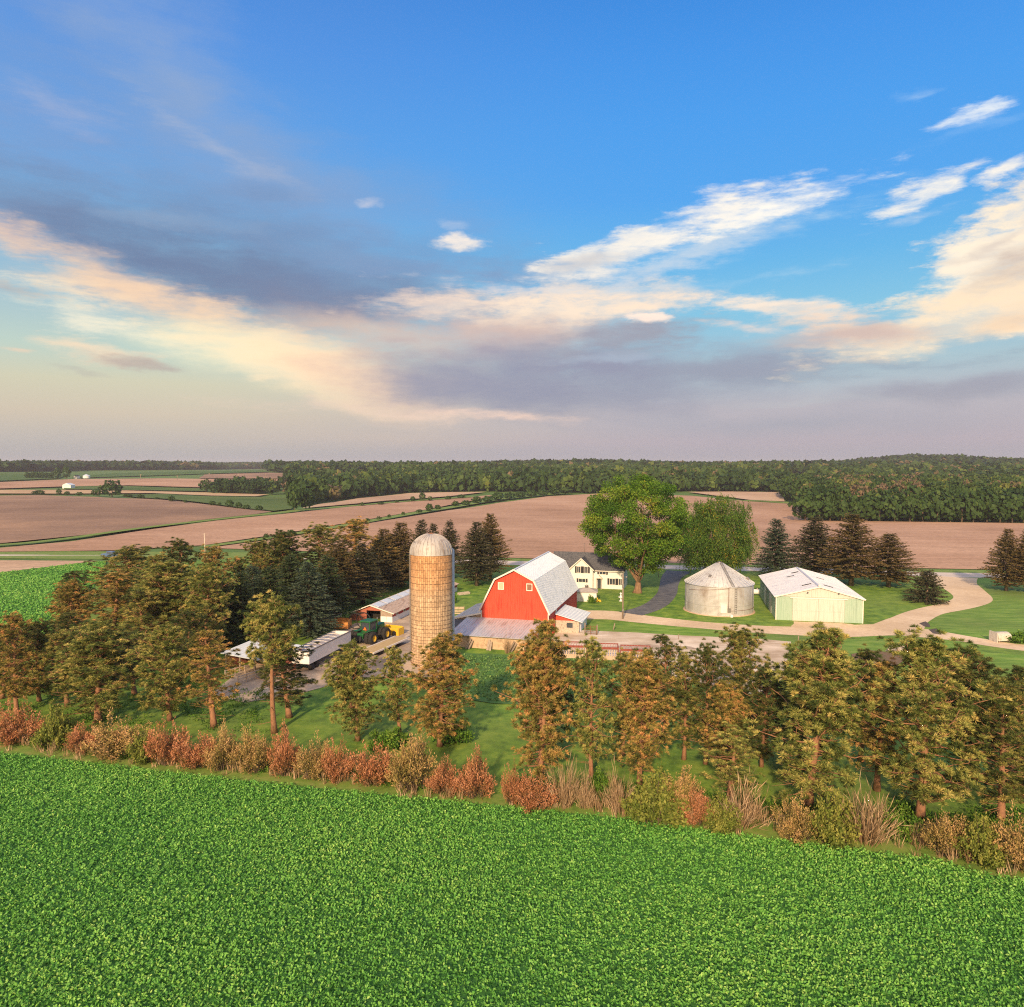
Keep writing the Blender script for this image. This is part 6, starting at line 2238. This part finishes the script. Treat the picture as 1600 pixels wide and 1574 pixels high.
# far buildings
x, y = G(135, 747.5)
z = float(hgt(x, y))
w = 5.2 * y / F
t = thing('grain_bin', 'tiny white grain bin at the far left farmstead', 'grain bin', (x, y, z))
MB().lathe([(w, 0), (w, 3.4)], n=24).build('wall', M_WHITEP, t)
MB().lathe([(w * 1.05, 3.35), (.3, 5.6), (0, 5.6)], n=24).build('roof', M_ROOF, t)
for px, ba, w_, h_, d_, lab in ((104, 763, 9, 3.0, 6, 'small white building far off in the left fields'), (500, 740, 14, 4, 8, 'tiny pale building far off under the ridge woods'), (118, 747.5, 6, 3, 5, 'tiny dark roofed building at the far left farmstead')):
    x, y = G(px, ba)
    z = float(hgt(x, y))
    t = thing('far_building', lab, 'building', (x, y, z), R(-8))
    MB().box(-w_ / 2, w_ / 2, 0, d_, -.3, h_).build('wall', M_WHITEP, t)
    MB().prism([(-w_ / 2 - .3, h_ + .003), (w_ / 2 + .3, h_ + .003), (0, h_ + w_ * .22)], -.3, d_ + .3).build('roof', M_ROOF if px != 118 else M_DARKROOF, t)

# vehicle on the road
x, y = G(174, 872)
t = thing('pickup_truck', 'blue pickup truck on the road half hidden by the round left pine', 'pickup truck', (x, y, .05), R(84))
BLUE = mat('blue_paint', (.06, .12, .28), (.08, .15, .33), 2, .3, spec=.5)
mb = MB()
mb.prism([(-.95, .5), (.95, .5), (.95, 1.15), (.9, 1.25), (-.9, 1.25), (-.95, 1.15)], -2.7, 2.7)
mb.build('body', BLUE, t, bevel=.06)
mb = MB()
mb.prism([(-.88, 1.24), (.88, 1.24), (.74, 1.95), (-.74, 1.95)], -.9, 1.1)
cb = mb.build('cab', BLUE, t, bevel=.08)
MB().prism([(-.895, 1.32), (.895, 1.32), (.78, 1.82), (-.78, 1.82)], -.7, .9).build('glass', M_GLASS, cb)
for yy in (-1.75, 1.75):
    for s in (-.85, .85):
        w = MB()
        w.lathe([(0, -.12), (.36, -.13), (.4, -.09), (.4, .09), (.36, .13), (0, .12)], (s, yy, .4), n=20, ax='x')
        w.build('wheel', M_TYRE, t)
for s in (-.7, .7):
    MB().box(s - .16, s + .16, 2.70, 2.74, .85, 1.05).build('headlight', M_WHITEP, t)
# ------------------------------------------------------------------ sky, light, air, camera
SUN_EL, SUN_AZ = 24.0, 13.0          # sun low behind the camera, over its left shoulder
sv = Vector((-math.sin(R(SUN_AZ)) * math.cos(R(SUN_EL)), -math.cos(R(SUN_AZ)) * math.cos(R(SUN_EL)), math.sin(R(SUN_EL))))
sl = bpy.data.lights.new('sun', 'SUN')
sl.energy = 4.4
sl.angle = R(2.5)
sl.color = (1.0, .71, .43)
so = bpy.data.objects.new('sun', sl)
COL.objects.link(so)
so.rotation_euler = (-sv).to_track_quat('-Z', 'Y').to_euler()
so.location = (0, 0, 60)

W_ = bpy.data.worlds.new('World')
SC.world = W_
W_.use_nodes = True
nt = W_.node_tree
nd, lk = nt.nodes, nt.links
nd.clear()
out = nd.new('ShaderNodeOutputWorld')


def math_(op, a, b=None, c=None, clamp=False):
    n = nd.new('ShaderNodeMath')
    n.operation = op
    n.use_clamp = clamp
    for i, v in enumerate((a, b, c)):
        if v is None:
            continue
        if isinstance(v, (int, float)):
            n.inputs[i].default_value = v
        else:
            lk.new(v, n.inputs[i])
    return n.outputs[0]


def vmath(op, a, b=None):
    n = nd.new('ShaderNodeVectorMath')
    n.operation = op
    for i, v in enumerate((a, b)):
        if v is None:
            continue
        if isinstance(v, tuple):
            n.inputs[i].default_value = v
        else:
            lk.new(v, n.inputs[i])
    return n.outputs['Value' if op == 'LENGTH' else 'Vector']


def mixc(f, a, b, mode='MIX'):
    n = nd.new('ShaderNodeMix')
    n.data_type = 'RGBA'
    n.blend_type = mode
    for i, v in ((0, f), (6, a), (7, b)):
        if isinstance(v, (int, float)):
            n.inputs[i].default_value = v
        elif isinstance(v, tuple):
            n.inputs[i].default_value = v
        else:
            lk.new(v, n.inputs[i])
    return n.outputs[2]


def mrange(v, a, b, c=0.0, d=1.0, smoothstep=True):
    n = nd.new('ShaderNodeMapRange')
    n.interpolation_type = 'SMOOTHSTEP' if smoothstep else 'LINEAR'
    lk.new(v, n.inputs[0])
    for i, q in enumerate((a, b, c, d)):
        n.inputs[i + 1].default_value = q
    return n.outputs[0]


def noise(vec, scale, detail=6, rough=.6, stretch=None, rot=0.0, off=(0, 0, 0)):
    if stretch or rot or off != (0, 0, 0):
        mp = nd.new('ShaderNodeMapping')
        mp.inputs['Scale'].default_value = stretch or (1, 1, 1)
        mp.inputs['Rotation'].default_value = (0, 0, rot)
        mp.inputs['Location'].default_value = off
        lk.new(vec, mp.inputs[0])
        vec = mp.outputs[0]
    n = nd.new('ShaderNodeTexNoise')
    n.inputs['Scale'].default_value = scale
    n.inputs['Detail'].default_value = detail
    n.inputs['Roughness'].default_value = rough
    lk.new(vec, n.inputs['Vector'])
    return n


tc = nd.new('ShaderNodeTexCoord')
sx = nd.new('ShaderNodeSeparateXYZ')
lk.new(tc.outputs['Generated'], sx.inputs[0])
az = math_('ARCTAN2', sx.outputs[0], sx.outputs[1])
el = math_('ARCSINE', math_('MINIMUM', math_('MAXIMUM', sx.outputs[2], -1.0), 1.0))
cb = nd.new('ShaderNodeCombineXYZ')
lk.new(az, cb.inputs[0])
lk.new(el, cb.inputs[1])
q0 = cb.outputs[0]                       # (azimuth, elevation) of the sky point


def sky_at(px, py):
    d = ray(px, py)
    d = d / np.linalg.norm(d)
    return math.atan2(d[0], d[1]), math.asin(d[2])


def eramp(rows):
    """clear-sky colours by elevation, from (photo row, rgb)"""
    top_ = R(62)
    cols = []
    for py, c in rows:
        e = sky_at(800, py)[1] if py is not None else top_
        cols.append((min(1, max(0, e / top_)), lin(*c)))
    cols.sort(key=lambda v: v[0])
    r = ramp(nd, cols)
    lk.new(math_('DIVIDE', el, top_, clamp=True), r.inputs[0])
    return r.outputs[0]


left = eramp([(727, (158, 160, 168)), (690, (182, 174, 170)), (655, (202, 186, 166)), (610, (205, 199, 170)), (565, (186, 204, 190)), (500, (160, 190, 200)), (400, (115, 173, 213)), (250, (91, 156, 223)), (100, (81, 143, 220)), (0, (73, 135, 214)), (None, (45, 98, 190))])
right = eramp([(727, (148, 152, 168)), (690, (170, 158, 172)), (640, (174, 166, 176)), (580, (162, 186, 195)), (500, (123, 189, 218)), (420, (93, 175, 226)), (320, (73, 159, 232)), (200, (67, 153, 232)), (100, (61, 145, 228)), (0, (53, 135, 220)), (None, (36, 92, 190))])
sky = mixc(mrange(az, R(-26), R(14)), left, right)
# thin purple-rose light low in the middle
nA = noise(q0, 5.0, 7, .62, (1, 2.2, 1))
nB = noise(q0, 9.0, 8, .68, (.55, 3.0, 1), R(8))
nC = noise(q0, 26.0, 7, .66, (.6, 1.9, 1))
nW = noise(q0, 4.2, 5, .6, (1, 1.8, 1), 0, (3.1, 1.7, 0))
nW2 = noise(q0, 17.0, 6, .62, (.8, 1.9, 1), 0, (5.1, 8.7, 0))
w1 = vmath('MULTIPLY', vmath('SUBTRACT', nW.outputs['Color'], (.5, .5, .5)), (.10, .05, 0.0))
w2 = vmath('MULTIPLY', vmath('SUBTRACT', nW2.outputs['Color'], (.5, .5, .5)), (.045, .018, 0.0))
q1 = vmath('ADD', vmath('ADD', q0, w1), w2)
fA = math_('SUBTRACT', nA.outputs['Fac'], .5)
fB = math_('SUBTRACT', nB.outputs['Fac'], .5)
fC = math_('SUBTRACT', nC.outputs['Fac'], .5)
fluff = math_('ADD', math_('MULTIPLY', fA, .9), math_('MULTIPLY', fC, 1.0))
wisp = math_('ADD', math_('MULTIPLY', fB, 1.5), math_('MULTIPLY', fC, .8))
soft_ = math_('ADD', math_('MULTIPLY', fA, 1.0), math_('MULTIPLY', fB, .7))
# streaks that thin the clouds: falling to the right on the left side, rising on the right
nL = noise(q1, 11.0, 9, .66, (.5, 2.6, 1), R(13), (2.3, 4.1, 0))
nR = noise(q1, 13.0, 9, .68, (.55, 2.2, 1), R(-11), (7.3, 1.1, 0))
TXT = [mrange(nL.outputs['Fac'], .34, .60, .46, 1.0), mrange(nR.outputs['Fac'], .33, .59, .48, 1.0),
       mrange(nL.outputs['Fac'], .30, .62, .74, 1.0), mrange(nR.outputs['Fac'], .30, .60, .74, 1.0)]
qc = q1
TEX = {'fluff': fluff, 'wisp': wisp, 'soft': soft_}


def cloud(px, py, rx, ry, rot, col, op=1.0, soft=.8, k=1.2, tex='fluff'):
    """one cloud: a ragged ellipse at a direction of the sky"""
    global sky, qc
    a, e = sky_at(px, py)
    a2, _ = sky_at(px + rx, py)
    a1, _ = sky_at(px - rx, py)
    _, e2 = sky_at(px, py - ry)
    _, e1 = sky_at(px, py + ry)
    mp = nd.new('ShaderNodeMapping')
    mp.vector_type = 'TEXTURE'
    mp.inputs['Location'].default_value = (a, e, 0)
    mp.inputs['Rotation'].default_value = (0, 0, R(rot))
    mp.inputs['Scale'].default_value = (abs(a2 - a1) / 2 * 1.12, abs(e2 - e1) / 2 * 1.12, 1)
    lk.new(qc, mp.inputs[0])
    r = vmath('LENGTH', mp.outputs[0])
    d = math_('SUBTRACT', math_('MULTIPLY_ADD', TEX[tex], k * 2, 1.0), r)
    f = mrange(d, 0.0, soft * 1.25, 0.0, op)
    f = math_('MULTIPLY', f, TXT[(0 if px < 760 else 1) + (2 if tex == 'soft' else 0)])
    c_ = lin(*col)
    g_ = 1.06 if col[0] > 225 else 1.0
    sky = mixc(f, sky, (c_[0] * g_, c_[1] * g_, c_[2] * g_, 1))
    # the next cloud is evaluated after this one (keeps the shader's working set small)
    n = nd.new('ShaderNodeVectorMath')
    n.operation = 'MULTIPLY_ADD'
    lk.new(f, n.inputs[0])
    n.inputs[1].default_value = (1e-8, 1e-8, 0)
    lk.new(q1, n.inputs[2])
    qc = n.outputs[0]


CLOUDS = [
    # high thin veil, upper left
    (60, 180, 500, 300, -10, (128, 152, 198), .9, 1.3, .5, 'soft'),
    (310, 140, 560, 150, -38, (144, 168, 206), 1.0, 1.2, .7, 'soft'),
    (440, 280, 540, 140, -14, (124, 156, 200), 1.0, 1.2, .6, 'soft'),
    (360, 235, 170, 30, -24, (176, 184, 204), .7, 1.0, .9, 'wisp'),
    (120, 205, 120, 26, -24, (160, 172, 206), .5, 1.0, .9, 'wisp'),
    (60, 150, 150, 50, -10, (158, 174, 208), .6, 1.0, .9, 'wisp'),
    # big grey-blue bank
    (60, 320, 360, 84, -8, (120, 138, 172), .9, 1.0, .6, 'soft'),
    (420, 370, 400, 92, -10, (112, 138, 176), .9, .95, .6, 'soft'),
    (250, 402, 340, 84, -16, (104, 122, 156), .95, .8, .5, 'soft'),
    (420, 455, 320, 72, -10, (104, 118, 150), .95, .8, .5, 'soft'),
    (590, 456, 300, 66, -8, (108, 126, 160), .9, .9, .5, 'soft'),
    (680, 400, 260, 50, -4, (110, 146, 190), .7, 1.0, .6, 'soft'),
    (290, 342, 190, 16, 0, (138, 162, 192), .6, .9, 1.0, 'wisp'),
    (560, 400, 200, 22, -6, (124, 154, 190), .5, .9, 1.0, 'wisp'),
    (760, 425, 260, 34, -3, (124, 146, 182), .8, .9, .7, 'wisp'),
    (520, 480, 200, 40, -6, (118, 122, 148), .9, .8, .6, 'soft'),
    (640, 330, 200, 40, -6, (108, 158, 212), .6, 1.1, .7, 'soft'),
    # warm lit edge under it
    (40, 375, 150, 34, -24, (222, 190, 172), .95, .9, .7, 'wisp'),
    (170, 420, 200, 32, -22, (214, 188, 172), .85, .9, .7, 'wisp'),
    (90, 420, 150, 40, -12, (214, 204, 190), .8, .9, 1.1, 'wisp'),
    (240, 462, 270, 46, -18, (236, 200, 166), .95, .9, .7, 'wisp'),
    (150, 486, 230, 38, -14, (240, 230, 202), .85, .9, 1.2, 'wisp'),
    (20, 445, 110, 16, -4, (176, 158, 152), .75, .8, 1.1, 'wisp'),
    (370, 515, 270, 50, -14, (242, 205, 166), .95, .8, .7, 'wisp'),
    (560, 515, 260, 34, -8, (222, 190, 164), .9, 1.0, .6, 'soft'),
    (430, 562, 220, 60, -12, (255, 240, 192), 1.0, .75, .5, 'soft'),
    (540, 590, 240, 60, -11, (250, 212, 172), 1.0, .7, .5, 'soft'),
    (640, 545, 200, 40, -6, (222, 190, 168), .8, 1.0, .6, 'soft'),
    (560, 600, 160, 24, -14, (240, 200, 166), .8, .9, .7, 'wisp'),
    # middle cloud: cream crest, rosy body, violet base
    (800, 515, 280, 60, 0, (200, 176, 168), .95, .7, .6, 'soft'),
    (690, 472, 190, 28, 4, (240, 212, 188), .9, .8, 1.0, 'wisp'),
    (830, 452, 220, 14, -4, (214, 210, 212), .8, .8, 1.2, 'wisp'),
    (920, 470, 210, 40, 2, (250, 222, 192), 1.0, .6, .8, 'fluff'),
    (870, 486, 180, 30, 2, (246, 222, 194), .95, .8, .8, 'wisp'),
    (780, 512, 220, 34, 2, (216, 184, 166), .9, 1.0, .8, 'soft'),
    (700, 595, 220, 62, -4, (178, 158, 160), .9, .9, .5, 'soft'),
    (760, 600, 170, 40, 0, (154, 146, 160), .9, .9, .5, 'soft'),
    (890, 590, 400, 80, 0, (138, 136, 158), 1.0, .6, .4, 'soft'),
    (1130, 580, 220, 34, 3, (142, 144, 162), .95, .6, .6, 'soft'),
    (970, 528, 170, 34, 6, (150, 146, 158), .9, .7, .7, 'wisp'),
    (960, 556, 120, 10, 0, (164, 178, 196), .6, .9, 1.0, 'wisp'),
    (1006, 497, 42, 9, -4, (255, 228, 206), .95, .5, .8, 'fluff'),
    # low bands
    (640, 640, 270, 17, -2, (228, 196, 176), .9, .9, .8, 'wisp'),
    (790, 648, 140, 10, -5, (232, 196, 178), .85, .9, .8, 'wisp'),
    (600, 655, 90, 8, -3, (190, 170, 164), .6, .9, .8, 'wisp'),
    (600, 680, 520, 26, 0, (198, 178, 166), .5, 1.2, .5, 'soft'),
    (1230, 665, 480, 36, 0, (150, 150, 167), .85, 1.0, .4, 'soft'),
    (1300, 628, 200, 8, 0, (176, 178, 184), .5, .9, .8, 'wisp'),
    (1500, 604, 240, 30, 4, (148, 144, 160), .9, .7, .7, 'soft'),
    (1480, 560, 300, 18, 4, (140, 152, 168), .8, .9, 1.0, 'wisp'),
    (1200, 545, 160, 12, 2, (150, 166, 182), .6, .9, 1.1, 'wisp'),
    # bright streaks on the right
    (1090, 388, 300, 34, 10, (170, 204, 230), .7, 1.0, 1.0, 'wisp'),
    (1060, 405, 180, 20, 12, (206, 214, 222), .6, .9, 1.2, 'wisp'),
    (950, 398, 150, 28, 12, (238, 228, 214), .95, .7, .9, 'wisp'),
    (1200, 325, 190, 27, 9, (252, 244, 230), 1.0, .7, .8, 'wisp'),
    (1060, 352, 200, 32, 12, (250, 240, 224), 1.0, .7, .9, 'wisp'),
    (960, 375, 110, 22, 18, (244, 234, 218), .9, .8, 1.0, 'wisp'),
    (920, 408, 80, 14, 6, (200, 194, 192), .8, .9, .9, 'soft'),
    (1120, 440, 300, 10, 2, (160, 200, 226), .5, .9, 1.2, 'wisp'),
    # right cumulus
    (1595, 398, 205, 110, 26, (253, 232, 200), 1.0, .35, .7, 'fluff'),
    (1510, 400, 80, 34, 10, (252, 234, 206), .95, .45, .9, 'fluff'),
    (1570, 432, 140, 46, 16, (202, 180, 164), 1.0, .8, .7, 'fluff'),
    (1545, 380, 60, 16, 24, (222, 204, 186), .8, .8, 1.1, 'fluff'),
    (1600, 350, 70, 20, 30, (228, 212, 194), .7, .8, 1.1, 'fluff'),
    (1480, 408, 50, 10, 0, (226, 208, 188), .8, .8, 1.1, 'fluff'),
    (1500, 488, 280, 52, 11, (250, 222, 184), 1.0, .6, .7, 'wisp'),
    (1590, 490, 170, 30, 12, (236, 198, 158), .85, .9, .6, 'soft'),
    (1250, 482, 120, 20, -10, (246, 224, 200), .95, .7, 1.0, 'wisp'),
    (1310, 505, 130, 26, -6, (240, 204, 172), .95, .7, .8, 'wisp'),
    (1330, 520, 190, 22, 0, (204, 176, 164), .9, .8, .6, 'soft'),
    (1180, 508, 90, 10, -8, (226, 206, 192), .8, .8, 1.0, 'wisp'),
    (1455, 304, 105, 22, 16, (246, 238, 224), 1.0, .7, 1.0, 'wisp'),
    (1440, 340, 90, 14, 6, (190, 208, 226), .7, .9, 1.1, 'wisp'),
    (1585, 272, 50, 14, 22, (250, 240, 224), .95, .6, .9, 'fluff'),
    (1550, 176, 95, 17, 10, (230, 234, 236), .95, .7, 1.1, 'wisp'),
    (1540, 205, 100, 14, 6, (130, 182, 236), .5, 1.0, 1.1, 'wisp'),
    (1425, 152, 45, 12, -6, (160, 196, 236), .6, .9, 1.2, 'wisp'),
    # small ones
    (722, 378, 56, 15, 0, (248, 232, 214), 1.0, .5, .7, 'fluff'),
    (567, 315, 30, 9, 3, (200, 202, 216), .8, .8, 1.0, 'fluff'),
    (705, 350, 32, 9, -5, (190, 202, 222), .7, .8, 1.0, 'wisp'),
    (165, 548, 100, 22, -10, (238, 212, 178), .95, .7, .9, 'wisp'),
    (225, 570, 95, 14, -10, (178, 160, 150), .9, .7, .8, 'wisp'),
    (130, 572, 60, 6, -12, (180, 172, 160), .6, .8, .8, 'wisp'),
    (405, 600, 34, 7, 4, (250, 222, 180), .9, .6, .8, 'fluff'),
    (38, 540, 30, 6, 0, (230, 200, 170), .7, .8, .8, 'wisp'),
]
for c in CLOUDS:
    cloud(*c)
# unseen bright grey patch overhead, added as neutral fill light
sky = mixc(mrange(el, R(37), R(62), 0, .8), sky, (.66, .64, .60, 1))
# below the horizon
sky = mixc(mrange(el, R(-3), R(-.5)), (.05, .07, .04, 1), sky)
# glow around the sun behind the camera, added out of view as warm fill
dn = nd.new('ShaderNodeVectorMath')
dn.operation = 'DOT_PRODUCT'
lk.new(tc.outputs['Generated'], dn.inputs[0])
dn.inputs[1].default_value = tuple(sv)
glow = mrange(dn.outputs['Value'], .2, 1.0)
glow = math_('MULTIPLY', glow, mrange(el, R(-1), R(4)))
sky = mixc(glow, sky, (1.2, .9, .65, 1))
nish = nd.new('ShaderNodeTexSky')
nish.sky_type = 'NISHITA'
nish.sun_disc = False
nish.sun_elevation = R(SUN_EL)
nish.sun_rotation = R(180 + SUN_AZ)
nish.air_density = 1.0
nish.dust_density = 1.0
bg1 = nd.new('ShaderNodeBackground')
bg1.inputs['Strength'].default_value = SKY_N
lk.new(nish.outputs[0], bg1.inputs['Color'])
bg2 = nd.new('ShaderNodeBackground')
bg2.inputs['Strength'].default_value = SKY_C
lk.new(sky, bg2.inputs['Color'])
ad = nd.new('ShaderNodeAddShader')
lk.new(bg1.outputs[0], ad.inputs[0])
lk.new(bg2.outputs[0], ad.inputs[1])
lk.new(ad.outputs[0], out.inputs['Surface'])

# the air
if HAZE > 0:
    hz = MB()
    hz.box(-5300, 5300, -5300, 5300, -6, 66)
    m = bpy.data.materials.new('air')
    nt2, n2, l2 = nodes(m)
    o2 = n2.new('ShaderNodeOutputMaterial')
    v2 = n2.new('ShaderNodeVolumePrincipled')
    v2.inputs['Color'].default_value = (.90, .88, .98, 1)
    v2.inputs['Density'].default_value = HAZE
    l2.new(v2.outputs[0], o2.inputs['Volume'])
    o = hz.build('haze', m)
    tag(o, 'thin evening haze over the countryside', 'haze', kind='stuff')

cam = bpy.data.cameras.new('camera')
cam.sensor_fit = 'HORIZONTAL'
cam.sensor_width = 36
cam.lens = 36 * F / 1600
cam.clip_start = .5
cam.clip_end = 12000
co = bpy.data.objects.new('camera', cam)
COL.objects.link(co)
co.location = (0, 0, CAMZ)
co.rotation_euler = (math.pi / 2 - PITCH, 0, 0)
SC.camera = co
SC.view_settings.view_transform = 'Standard'
SC.view_settings.look = 'None'
SC.view_settings.exposure = EXPO
SC.view_settings.gamma = 1
SC.render.engine = 'CYCLES'
SC.cycles.max_bounces = 6
SC.cycles.diffuse_bounces = 2
SC.cycles.transmission_bounces = 3
SC.cycles.volume_bounces = 0
SC.cycles.use_denoising = False
SC.cycles.filter_width = 1.15
